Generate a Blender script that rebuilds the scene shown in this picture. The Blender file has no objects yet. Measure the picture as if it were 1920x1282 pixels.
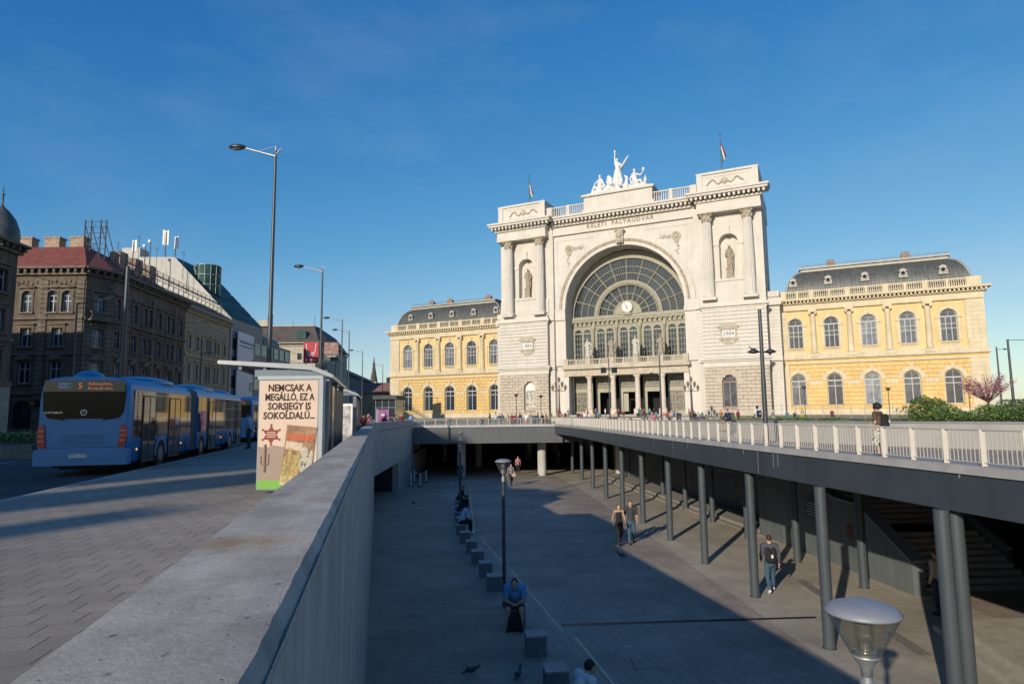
import bpy, math, random
import numpy as np
from mathutils import Vector, Matrix
rad=math.radians; pi=math.pi
S=bpy.context.scene
COL=S.collection
# ---------------------------------------------------------------- camera
EYE=Vector((0,0,1.6)); PITCH=rad(6.42); ROLL=rad(0.63); FPX=1200.0
cam=bpy.data.cameras.new('camera'); camo=bpy.data.objects.new('camera',cam); COL.objects.link(camo)
cam.sensor_width=36.0; cam.lens=FPX/1920*36; cam.clip_end=6000; cam.clip_start=.05
camo.matrix_world=Matrix.Translation(EYE)@Matrix.Rotation(pi/2+PITCH,4,'X')@Matrix.Rotation(-ROLL,4,'Z')
S.camera=camo
# ---------------------------------------------------------------- sun and sky
SUN_AZ=rad(29.5); SUN_EL=rad(18.5)     # light travels towards this azimuth (clockwise from +Y)
w=bpy.data.worlds.new('World'); S.world=w; w.use_nodes=True
nt=w.node_tree; bg=nt.nodes['Background']
sky=nt.nodes.new('ShaderNodeTexSky'); sky.sky_type='NISHITA'; sky.sun_disc=False
sky.sun_elevation=SUN_EL; sky.sun_rotation=SUN_AZ+pi; sky.altitude=100; sky.air_density=1.0; sky.dust_density=0.35; sky.ozone_density=2.6
tc=nt.nodes.new('ShaderNodeTexCoord'); mp=nt.nodes.new('ShaderNodeMapping'); mp.inputs['Scale'].default_value=(1.6,1.6,4)
mp.inputs['Rotation'].default_value=(0.25,0.1,0.3)
nz=nt.nodes.new('ShaderNodeTexNoise'); nz.inputs['Scale'].default_value=2.2; nz.inputs['Detail'].default_value=6; nz.inputs['Roughness'].default_value=.62
rp=nt.nodes.new('ShaderNodeValToRGB'); rp.color_ramp.elements[0].position=.47; rp.color_ramp.elements[1].position=.95
rp.color_ramp.elements[1].color=(.17,.17,.17,1)
mx=nt.nodes.new('ShaderNodeMixRGB'); mx.inputs[2].default_value=(3.6,4.6,5.8,1)
L=nt.links.new
L(tc.outputs['Generated'],mp.inputs['Vector']); L(mp.outputs[0],nz.inputs['Vector']); L(nz.outputs['Fac'],rp.inputs['Fac'])
# deepen the blue of the clear air: each channel c -> gain * c ** power
sp=nt.nodes.new('ShaderNodeSeparateColor'); cb=nt.nodes.new('ShaderNodeCombineColor'); L(sky.outputs[0],sp.inputs[0])
for i,(gain,pw) in enumerate(((1.85,1.84),(.88,.97),(.82,.57))):
    a=nt.nodes.new('ShaderNodeMath'); a.operation='MULTIPLY'; a.inputs[1].default_value=.12; b_=nt.nodes.new('ShaderNodeMath'); b_.operation='POWER'; b_.inputs[1].default_value=pw
    c_=nt.nodes.new('ShaderNodeMath'); c_.operation='MULTIPLY'; c_.inputs[1].default_value=gain/.12; L(sp.outputs[i],a.inputs[0]); L(a.outputs[0],b_.inputs[0]); L(b_.outputs[0],c_.inputs[0]); L(c_.outputs[0],cb.inputs[i])
    d_=nt.nodes.new('ShaderNodeMath'); d_.operation='MULTIPLY'; d_.inputs[1].default_value=(.88,.9,.8)[i]; L(sp.outputs[i],d_.inputs[0])      # bright haze round the sun keeps its own colour
    e_=nt.nodes.new('ShaderNodeMath'); e_.operation=('MINIMUM','MINIMUM','MAXIMUM')[i]; L(c_.outputs[0],e_.inputs[0]); L(d_.outputs[0],e_.inputs[1]); L(e_.outputs[0],cb.inputs[i])
L(rp.outputs['Color'],mx.inputs[0]); L(cb.outputs[0],mx.inputs[1]); L(mx.outputs[0],bg.inputs['Color'])
bg.inputs['Strength'].default_value=0.12
sl=bpy.data.lights.new('sun','SUN'); sl.energy=4.2; sl.angle=rad(.53); sl.color=(1,.89,.73)
so=bpy.data.objects.new('sun',sl); COL.objects.link(so)
sd=Vector((math.sin(SUN_AZ)*math.cos(SUN_EL),math.cos(SUN_AZ)*math.cos(SUN_EL),-math.sin(SUN_EL)))
so.rotation_euler=sd.to_track_quat('-Z','Y').to_euler(); so.location=(-60,-90,60)
S.view_settings.view_transform='Standard'; S.view_settings.look='None'; S.view_settings.exposure=0.05; S.view_settings.gamma=1
# ---------------------------------------------------------------- helpers
def tag(o,label=None,cat=None,group=None,kind=None):
    if label: o['label']=label
    if cat: o['category']=cat
    if group: o['group']=group
    if kind: o['kind']=kind
    return o
def empty(name,loc=(0,0,0),rz=0,label=None,cat=None,group=None):
    o=bpy.data.objects.new(name,None); COL.objects.link(o); o.location=loc; o.rotation_euler=(0,0,rz); o.empty_display_size=.2
    return tag(o,label,cat,group)
def kids(o): return [c for c in COL.objects if c.parent==o]
def dup(o,parent=None,loc=None,rz=None,label=None):
    c=o.copy(); COL.objects.link(c); c.parent=parent if parent else o.parent
    if loc is not None: c.location=loc
    if rz is not None: c.rotation_euler=(0,0,rz)
    if label: c['label']=label
    for ch in list(o.children): dup(ch,c)
    return c
_M={}
def mat(name,col,rough=.75,metal=0,noise=.12,scale=1.5,bump=0,bscale=None,var=None,spec=.5,trans=0,emit=None,alpha=None,stain=0,coord='Object',estr=1,rnd=0):
    """procedural surface: base colour broken by two octaves of noise, optional bump"""
    if name in _M: return _M[name]
    m=bpy.data.materials.new(name); m.use_nodes=True; n=m.node_tree; b=n.nodes['Principled BSDF']; lk=n.links.new
    b.inputs['Roughness'].default_value=rough; b.inputs['Metallic'].default_value=metal
    b.inputs['Specular IOR Level'].default_value=spec
    c4=(*col,1)
    if noise>0 or bump>0:
        t=n.nodes.new('ShaderNodeTexCoord'); a=n.nodes.new('ShaderNodeTexNoise'); a.inputs['Scale'].default_value=scale; a.inputs['Detail'].default_value=8; a.inputs['Roughness'].default_value=.65
        lk(t.outputs[coord],a.inputs['Vector'])
    if noise>0:
        r=n.nodes.new('ShaderNodeValToRGB'); lo=[max(0,x*(1-noise*2)) for x in col]; hi=[min(1,x*(1+noise*1.4)) for x in (var or col)]
        r.color_ramp.elements[0].position=.3; r.color_ramp.elements[0].color=(*lo,1); r.color_ramp.elements[1].position=.7; r.color_ramp.elements[1].color=(*hi,1)
        lk(a.outputs['Fac'],r.inputs['Fac']); out=r.outputs['Color']
        if stain>0:
            m2=n.nodes.new('ShaderNodeMapping'); m2.inputs['Scale'].default_value=(1.3,1.3,.12); lk(t.outputs[coord],m2.inputs['Vector'])
            s=n.nodes.new('ShaderNodeTexNoise'); s.inputs['Scale'].default_value=1.6; s.inputs['Detail'].default_value=5; lk(m2.outputs[0],s.inputs['Vector'])
            r2=n.nodes.new('ShaderNodeValToRGB'); r2.color_ramp.elements[0].position=.42; r2.color_ramp.elements[1].position=.68
            r2.color_ramp.elements[0].color=(1,1,1,1); r2.color_ramp.elements[1].color=(1-stain,1-stain*1.05,1-stain*1.1,1)
            x=n.nodes.new('ShaderNodeMixRGB'); x.blend_type='MULTIPLY'; x.inputs[0].default_value=1; lk(s.outputs['Fac'],r2.inputs['Fac']); lk(out,x.inputs[1]); lk(r2.outputs['Color'],x.inputs[2]); out=x.outputs[0]
        if rnd>0:   # every pane its own tone
            oi=n.nodes.new('ShaderNodeObjectInfo'); r4=n.nodes.new('ShaderNodeValToRGB'); r4.color_ramp.elements[0].color=(1-rnd,1-rnd,1-rnd*.9,1); r4.color_ramp.elements[1].color=(1+rnd*1.5,1+rnd*1.5,1+rnd*1.4,1)
            x4=n.nodes.new('ShaderNodeMixRGB'); x4.blend_type='MULTIPLY'; x4.inputs[0].default_value=1; lk(oi.outputs['Random'],r4.inputs['Fac']); lk(out,x4.inputs[1]); lk(r4.outputs['Color'],x4.inputs[2]); out=x4.outputs[0]
        lk(out,b.inputs['Base Color'])
    else: b.inputs['Base Color'].default_value=c4
    if bump>0:
        a2=n.nodes.new('ShaderNodeTexNoise'); a2.inputs['Scale'].default_value=bscale or scale*8; a2.inputs['Detail'].default_value=4; lk(t.outputs[coord],a2.inputs['Vector'])
        bu=n.nodes.new('ShaderNodeBump'); bu.inputs['Strength'].default_value=bump; bu.inputs['Distance'].default_value=.02; lk(a2.outputs['Fac'],bu.inputs['Height']); lk(bu.outputs[0],b.inputs['Normal'])
    if trans>0: b.inputs['Transmission Weight'].default_value=trans; b.inputs['IOR'].default_value=1.3
    if emit: b.inputs['Emission Color'].default_value=(*emit,1); b.inputs['Emission Strength'].default_value=estr
    _M[name]=m; return m
def paver(name,ca,cb,mortar,bw,bh,rot=0,msize=.012,offset=.5,rough=.8,speck=0,hide=False):
    """ground of laid slabs: brick pattern with per-slab tone, dirt and grain"""
    m=bpy.data.materials.new(name); m.use_nodes=True; n=m.node_tree; b=n.nodes['Principled BSDF']; lk=n.links.new; b.inputs['Roughness'].default_value=rough
    t=n.nodes.new('ShaderNodeTexCoord'); mp=n.nodes.new('ShaderNodeMapping'); mp.inputs['Rotation'].default_value=(0,0,rot); lk(t.outputs['Object'],mp.inputs['Vector'])
    k=n.nodes.new('ShaderNodeTexBrick'); k.inputs['Scale'].default_value=1; k.inputs['Brick Width'].default_value=bw; k.inputs['Row Height'].default_value=bh
    k.inputs['Mortar Size'].default_value=msize; k.inputs['Color1'].default_value=(*ca,1); k.inputs['Color2'].default_value=(*cb,1); k.inputs['Mortar'].default_value=(*mortar,1); k.offset=offset
    k.inputs['Mortar Smooth'].default_value=.3
    lk(mp.outputs[0],k.inputs['Vector'])
    a=n.nodes.new('ShaderNodeTexNoise'); a.inputs['Scale'].default_value=.35; a.inputs['Detail'].default_value=9; a.inputs['Roughness'].default_value=.7; lk(t.outputs['Object'],a.inputs['Vector'])
    r=n.nodes.new('ShaderNodeValToRGB'); r.color_ramp.elements[0].position=.32; r.color_ramp.elements[0].color=(.5,.49,.48,1); r.color_ramp.elements[1].position=.68; r.color_ramp.elements[1].color=(1.12,1.1,1.08,1); lk(a.outputs['Fac'],r.inputs['Fac'])
    kc=k.outputs['Color']
    if hide:   # long bed joints are filled flush, only the short joints show
        sx=n.nodes.new('ShaderNodeSeparateXYZ'); lk(mp.outputs[0],sx.inputs[0]); d_=n.nodes.new('ShaderNodeMath'); d_.operation='DIVIDE'; d_.inputs[1].default_value=bh; lk(sx.outputs[1],d_.inputs[0])
        fr=n.nodes.new('ShaderNodeMath'); fr.operation='FRACT'; lk(d_.outputs[0],fr.inputs[0]); s5=n.nodes.new('ShaderNodeMath'); s5.operation='SUBTRACT'; s5.inputs[1].default_value=.5; lk(fr.outputs[0],s5.inputs[0])
        ab=n.nodes.new('ShaderNodeMath'); ab.operation='ABSOLUTE'; lk(s5.outputs[0],ab.inputs[0]); gt=n.nodes.new('ShaderNodeMath'); gt.operation='GREATER_THAN'; gt.inputs[1].default_value=.5-2.2*msize/bh; lk(ab.outputs[0],gt.inputs[0])
        hm=n.nodes.new('ShaderNodeMixRGB'); lk(gt.outputs[0],hm.inputs[0]); lk(kc,hm.inputs[1]); hm.inputs[2].default_value=(*[(u+v)/2*.93 for u,v in zip(ca,cb)],1); kc=hm.outputs[0]
    x=n.nodes.new('ShaderNodeMixRGB'); x.blend_type='MULTIPLY'; x.inputs[0].default_value=.8; lk(kc,x.inputs[1]); lk(r.outputs['Color'],x.inputs[2])
    g=n.nodes.new('ShaderNodeTexNoise'); g.inputs['Scale'].default_value=60; g.inputs['Detail'].default_value=3; lk(t.outputs['Object'],g.inputs['Vector'])
    r3=n.nodes.new('ShaderNodeValToRGB'); r3.color_ramp.elements[0].position=.3; r3.color_ramp.elements[0].color=(.8-speck,.8-speck,.8-speck,1); r3.color_ramp.elements[1].position=.7; r3.color_ramp.elements[1].color=(1.15,1.15,1.15,1); lk(g.outputs['Fac'],r3.inputs['Fac'])
    y=n.nodes.new('ShaderNodeMixRGB'); y.blend_type='MULTIPLY'; y.inputs[0].default_value=1; lk(x.outputs[0],y.inputs[1]); lk(r3.outputs['Color'],y.inputs[2]); lk(y.outputs[0],b.inputs['Base Color'])
    bu=n.nodes.new('ShaderNodeBump'); bu.inputs['Strength'].default_value=.35; bu.inputs['Distance'].default_value=.01; lk(k.outputs['Fac'],bu.inputs['Height']); bu.invert=True; lk(bu.outputs[0],b.inputs['Normal'])
    return m
class MB:
    """collects shapes and links them as ONE mesh object"""
    def __init__(s): s.v=[]; s.f=[]; s.sm=[]; s.mi=[]; s.cur=0
    def add(s,vs,fs,smooth=False):
        o=len(s.v); s.v+=[tuple(p) for p in vs]
        for f in fs: s.f.append([i+o for i in f]); s.sm.append(smooth); s.mi.append(s.cur)
        return s
    def box(s,x0,x1,y0,y1,z0,z1):
        return s.add([(x0,y0,z0),(x1,y0,z0),(x1,y1,z0),(x0,y1,z0),(x0,y0,z1),(x1,y0,z1),(x1,y1,z1),(x0,y1,z1)],[(3,2,1,0),(4,5,6,7),(0,1,5,4),(1,2,6,5),(2,3,7,6),(3,0,4,7)])
    def cbox(s,cx,cy,cz,sx,sy,sz): return s.box(cx-sx/2,cx+sx/2,cy-sy/2,cy+sy/2,cz-sz/2,cz+sz/2)
    def quad(s,a,b,c,d): return s.add([a,b,c,d],[(0,1,2,3)])
    def poly(s,pts): return s.add(pts,[tuple(range(len(pts)))])
    def prism(s,pts,z0,z1):
        """plan outline (counter-clockwise) extruded up; z may be a number or a function of (x,y)"""
        n=len(pts); f=lambda z,p: z(p[0],p[1]) if callable(z) else z
        return s.add([(p[0],p[1],f(z0,p)) for p in pts]+[(p[0],p[1],f(z1,p)) for p in pts],[tuple(range(n))[::-1],tuple(range(n,2*n))]+[(i,(i+1)%n,n+(i+1)%n,n+i) for i in range(n)])
    def xz(s,pts,y0,y1):
        """outline in x-z (counter-clockwise seen from -y) extruded in y"""
        n=len(pts)
        return s.add([(p[0],y0,p[1]) for p in pts]+[(p[0],y1,p[1]) for p in pts],[tuple(range(n)),tuple(range(n,2*n))[::-1]]+[(i,n+i,n+(i+1)%n,(i+1)%n) for i in range(n)])
    def yz(s,pts,x0,x1):
        n=len(pts)
        return s.add([(x0,p[0],p[1]) for p in pts]+[(x1,p[0],p[1]) for p in pts],[tuple(range(n))[::-1],tuple(range(n,2*n))]+[(i,(i+1)%n,n+(i+1)%n,n+i) for i in range(n)])
    def tube(s,a,b,ra,rb=None,n=8,cap=True,smooth=True):
        rb=ra if rb is None else rb; a=Vector(a); b=Vector(b); d=(b-a)
        if d.length<1e-6: return s
        d.normalize(); u=d.orthogonal().normalized(); w_=d.cross(u)
        vs=[]
        for p,r in((a,ra),(b,rb)):
            for i in range(n):
                t=2*pi*i/n; vs.append(p+(u*math.cos(t)+w_*math.sin(t))*r)
        s.add(vs,[(i,(i+1)%n,n+(i+1)%n,n+i) for i in range(n)],smooth)
        if cap: s.add(vs[:n],[tuple(range(n))[::-1]]); s.add(vs[n:],[tuple(range(n))])
        return s
    def path(s,pts,r,n=6):
        for a,b in zip(pts[:-1],pts[1:]): s.tube(a,b,r,r,n)
        return s
    def lathe(s,prof,c=(0,0,0),n=16,smooth=True,flute=0):
        """prof: list of (radius,z)"""
        vs=[]
        for r,z in prof:
            for i in range(n):
                t=2*pi*i/n; rr=r*(1-flute*(i%2)); vs.append((c[0]+rr*math.cos(t),c[1]+rr*math.sin(t),c[2]+z))
        fs=[]
        for j in range(len(prof)-1):
            for i in range(n): fs.append((j*n+i,j*n+(i+1)%n,(j+1)*n+(i+1)%n,(j+1)*n+i))
        fs.append(tuple(range(n))[::-1]); fs.append(tuple(range((len(prof)-1)*n,len(prof)*n)))
        return s.add(vs,fs,smooth)
    def ell(s,c,r,n=12,m=8):
        vs=[];fs=[]
        for j in range(m+1):
            p=-pi/2+pi*j/m
            for i in range(n):
                t=2*pi*i/n; vs.append((c[0]+r[0]*math.cos(p)*math.cos(t),c[1]+r[1]*math.cos(p)*math.sin(t),c[2]+r[2]*math.sin(p)))
        for j in range(m):
            for i in range(n): fs.append((j*n+i,j*n+(i+1)%n,(j+1)*n+(i+1)%n,(j+1)*n+i))
        return s.add(vs,fs,True)
    def arc(s,cx,cz,r0,r1,y0,y1,a0=0,a1=pi,n=24):
        """half ring (archivolt) in x-z"""
        vs=[]
        for i in range(n+1):
            t=a0+(a1-a0)*i/n; c,q=math.cos(t),math.sin(t)
            vs+=[(cx+r0*c,y0,cz+r0*q),(cx+r1*c,y0,cz+r1*q),(cx+r1*c,y1,cz+r1*q),(cx+r0*c,y1,cz+r0*q)]
        fs=[]
        for i in range(n):
            a=4*i;b=a+4
            fs+=[(a+1,a,b,b+1),(a+2,a+1,b+1,b+2),(a+3,a+2,b+2,b+3),(a,a+3,b+3,b)]
        fs+=[(0,1,2,3),(4*n+3,4*n+2,4*n+1,4*n)]
        return s.add(vs,fs)
    def disc(s,cx,cz,r,y,a0=0,a1=2*pi,n=24):
        return s.add([(cx,y,cz)]+[(cx+r*math.cos(a0+(a1-a0)*i/n),y,cz+r*math.sin(a0+(a1-a0)*i/n)) for i in range(n+1)],[(0,i+1,i+2) for i in range(n)])
    def wall(s,x0,x1,z0,z1,y,ops,depth=.4,back=None):
        """wall face in x-z at depth y with openings (cx,hw,zb,zs,arched); the reveal goes `depth` inwards"""
        H=lambda o:(o[1] if o[4] is True else o[1]*o[4])
        top=lambda o,x:o[3]+(H(o)*math.sqrt(max(0,1-((x-o[0])/o[1])**2)) if o[4] else 0)
        X={x0,x1}
        for o in ops:
            X|={round(o[0]-o[1],4),round(o[0]+o[1],4)}
            if o[4]: X|={round(o[0]-o[1]*math.cos(pi*i/14),4) for i in range(1,14)}
        X=sorted(x for x in X if x0-1e-6<=x<=x1+1e-6)
        for a,c in zip(X[:-1],X[1:]):
            if c-a<1e-5: continue
            m=(a+c)/2; za=zc=z0
            for o in sorted([o for o in ops if o[0]-o[1]<m<o[0]+o[1]],key=lambda o:o[2]):
                s.quad((a,y,za),(c,y,zc),(c,y,o[2]),(a,y,o[2])); za,zc=top(o,a),top(o,c)
                s.quad((a,y+depth,za),(c,y+depth,zc),(c,y,zc),(a,y,za))
            s.quad((a,y,za),(c,y,zc),(c,y,z1),(a,y,z1))
        for cx,hw,zb,zs,ar in ops:
            s.quad((cx-hw,y,zb),(cx+hw,y,zb),(cx+hw,y+depth,zb),(cx-hw,y+depth,zb))
            s.quad((cx-hw,y,zb),(cx-hw,y+depth,zb),(cx-hw,y+depth,zs),(cx-hw,y,zs))
            s.quad((cx+hw,y+depth,zb),(cx+hw,y,zb),(cx+hw,y,zs),(cx+hw,y+depth,zs))
        return s
    def build(s,name,m,parent=None,loc=(0,0,0),rz=0,label=None,cat=None,group=None,kind=None):
        me=bpy.data.meshes.new(name); me.from_pydata(s.v,[],s.f); 
        me.polygons.foreach_set('use_smooth',s.sm); me.polygons.foreach_set('material_index',s.mi); me.update()
        for q in (m if isinstance(m,(list,tuple)) else [m]): me.materials.append(q)
        o=bpy.data.objects.new(name,me); COL.objects.link(o); o.parent=parent; o.location=loc; o.rotation_euler=(0,0,rz)
        return tag(o,label,cat,group,kind)
def text(body,size,m,parent,loc,rot=(pi/2,0,0),ext=.01,name='lettering',align='CENTER',sx=1,bold=0,sp=1):
    c=bpy.data.curves.new('t','FONT'); c.body=body; c.size=size; c.extrude=ext; c.align_x=align; c.align_y='CENTER'; c.resolution_u=2; c.offset=bold; c.space_character=sp
    t=bpy.data.objects.new('t',c); COL.objects.link(t); bpy.context.view_layer.update()
    me=bpy.data.meshes.new_from_object(t.evaluated_get(bpy.context.evaluated_depsgraph_get())); bpy.data.objects.remove(t); bpy.data.curves.remove(c)
    me.materials.clear(); me.materials.append(m)
    o=bpy.data.objects.new(name,me); COL.objects.link(o); o.parent=parent; o.location=loc; o.rotation_euler=rot; o.scale=(sx,1,1)
    return o
# ---------------------------------------------------------------- smooth bodies from rounded cones
def sdf_mesh(prims,h=.03,k=.03):
    lo=np.full(3,1e9); hi=np.full(3,-1e9)
    for p in prims:
        if p[0]=='c':
            for q,r in((p[1],p[3]),(p[2],p[4])): lo=np.minimum(lo,np.array(q)-r); hi=np.maximum(hi,np.array(q)+r)
        else: lo=np.minimum(lo,np.array(p[1])-p[2]); hi=np.maximum(hi,np.array(p[1])+p[2])
    lo-=2.2*h+k; hi+=2.2*h+k
    n=np.ceil((hi-lo)/h).astype(int)+1
    ax=[lo[i]+h*np.arange(n[i]) for i in range(3)]
    X,Y,Z=np.meshgrid(*ax,indexing='ij'); V=np.full(X.shape,1e3)
    for p in prims:
        if p[0]=='c':
            a=np.array(p[1],float); d=np.array(p[2],float)-a; L2=max(d@d,1e-9)
            t=np.clip(((X-a[0])*d[0]+(Y-a[1])*d[1]+(Z-a[2])*d[2])/L2,0,1)
            D=np.sqrt((X-a[0]-t*d[0])**2+(Y-a[1]-t*d[1])**2+(Z-a[2]-t*d[2])**2)-(p[3]+(p[4]-p[3])*t)
        else:
            c,r=p[1],p[2]; D=(np.sqrt(((X-c[0])/r[0])**2+((Y-c[1])/r[1])**2+((Z-c[2])/r[2])**2)-1)*min(r)
        hh=np.clip(.5+.5*(V-D)/k,0,1); V=V*(1-hh)+D*hh-k*hh*(1-hh)
    I=V<0; c=I[:-1,:-1,:-1].astype(int)
    offs=[(i,j,l) for i in(0,1) for j in(0,1) for l in(0,1)]
    m=[x-1 for x in V.shape]; g=lambda A,o: A[o[0]:o[0]+m[0],o[1]:o[1]+m[1],o[2]:o[2]+m[2]]
    cnt=sum(g(I,o).astype(int) for o in offs); act=(cnt>0)&(cnt<8)
    acc=np.zeros(act.shape+(3,)); num=np.zeros(act.shape)
    for a in range(3):
        for o in offs:
            if o[a]: continue
            o2=list(o); o2[a]=1; v0,v1=g(V,o),g(V,o2); cr=((v0<0)!=(v1<0))
            t=np.where(cr,v0/(v0-v1+1e-12),0)
            for b in range(3): acc[...,b]+=np.where(cr,(t if b==a else o[b]),0)
            num+=cr
    idx=-np.ones(act.shape,int); idx[act]=np.arange(act.sum())
    P=np.argwhere(act); VV=lo+h*(P+acc[act]/num[act][:,None])
    F=[]
    for a in range(3):
        b,c_=(a+1)%3,(a+2)%3
        s0=[slice(None)]*3; s1=[slice(None)]*3; s0[a]=slice(0,-1); s1[a]=slice(1,None)
        A=I[tuple(s0)]; B=I[tuple(s1)]
        for fl,(p,q) in((0,(A,B)),(1,(B,A))):
            E=np.argwhere(p&~q)
            if not len(E): continue
            e=[E.copy() for _ in range(4)]
            e[1][:,b]-=1; e[2][:,b]-=1; e[2][:,c_]-=1; e[3][:,c_]-=1
            ii=np.stack([idx[tuple(x.T)] for x in e],1)
            if fl: ii=ii[:,::-1]
            F.append(ii[(ii>=0).all(1)])
    return VV,np.concatenate(F)
def sdf_obj(name,prims,m,parent=None,h=.03,k=.03,extra=None):
    V,F=sdf_mesh(prims,h,k); b=MB(); b.add([tuple(x) for x in V.tolist()],F.tolist(),True)
    if extra: extra(b)
    return b.build(name,m,parent)
# pixel of the 1920-wide photograph -> point on a plane (used to measure where things stand)
def ray(px,py):
    a=camo.matrix_world.to_3x3(); return a@Vector(((px-960)/FPX,(641-py)/FPX,-1))
def onz(px,py,z): r=ray(px,py); return EYE+r*((z-1.6)/r.z)
def onY(px,py,Y): r=ray(px,py); return EYE+r*(Y/r.y)
PZ=lambda y:-3.95-.005*y       # plaza floor height
def onfloor(px,py): r=ray(px,py); return EYE+r*((-3.95-1.6)/(r.z+.005*r.y))
def gz(y): return 0 if y<75 else (.9*(y-75)/43 if y<118 else .9)
# ================================================================ materials shared by the setting
ASPH=mat('asphalt',(.045,.046,.05),.9,noise=.2,scale=.4,bump=.3,bscale=40)
CONC=mat('fair_faced_concrete',(.33,.32,.31),.85,noise=.12,scale=.6,bump=.4,bscale=30,stain=.25)
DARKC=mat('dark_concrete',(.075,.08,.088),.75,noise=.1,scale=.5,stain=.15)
STEEL=mat('anthracite_painted_steel',(.05,.062,.072),.42,noise=.08,scale=.7,stain=.12)
COLP=mat('grey_green_column_paint',(.062,.076,.086),.4,noise=.06,scale=1)
WHITE=mat('off_white_paint',(.72,.7,.64),.5,noise=.04)
BLACK=mat('black_plastic',(.012,.012,.014),.4,noise=0)
GALV=mat('galvanised_steel',(.42,.43,.44),.45,.6,noise=.08,scale=3)
POLEM=mat('grey_pole_paint',(.06,.068,.075),.4,.3,noise=.06)
def wall_mat():
    m=mat('board_marked_concrete',(.42,.385,.35),.8,noise=.12,scale=1.6,stain=.1,bump=.3,bscale=25).copy(); m.name='board_marked_concrete_wall'
    n=m.node_tree; lk=n.links.new; b=n.nodes['Principled BSDF']; t=n.nodes.new('ShaderNodeTexCoord'); s=n.nodes.new('ShaderNodeSeparateXYZ'); c=n.nodes.new('ShaderNodeCombineXYZ')
    lk(t.outputs['Object'],s.inputs[0]); lk(s.outputs[2],c.inputs[0]); lk(s.outputs[1],c.inputs[1])
    k=n.nodes.new('ShaderNodeTexBrick'); k.inputs['Scale'].default_value=1; k.inputs['Brick Width'].default_value=2.7; k.inputs['Row Height'].default_value=.19; k.inputs['Mortar Size'].default_value=.006; k.offset=.37
    k.inputs['Color1'].default_value=(.9,.9,.9,1); k.inputs['Color2'].default_value=(1.08,1.08,1.08,1); k.inputs['Mortar'].default_value=(.62,.62,.62,1)
    lk(c.outputs[0],k.inputs['Vector']); x=n.nodes.new('ShaderNodeMixRGB'); x.blend_type='MULTIPLY'; x.inputs[0].default_value=1
    src=b.inputs['Base Color'].links[0].from_socket; lk(src,x.inputs[1]); lk(k.outputs['Color'],x.inputs[2]); lk(x.outputs[0],b.inputs['Base Color'])
    return m
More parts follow.
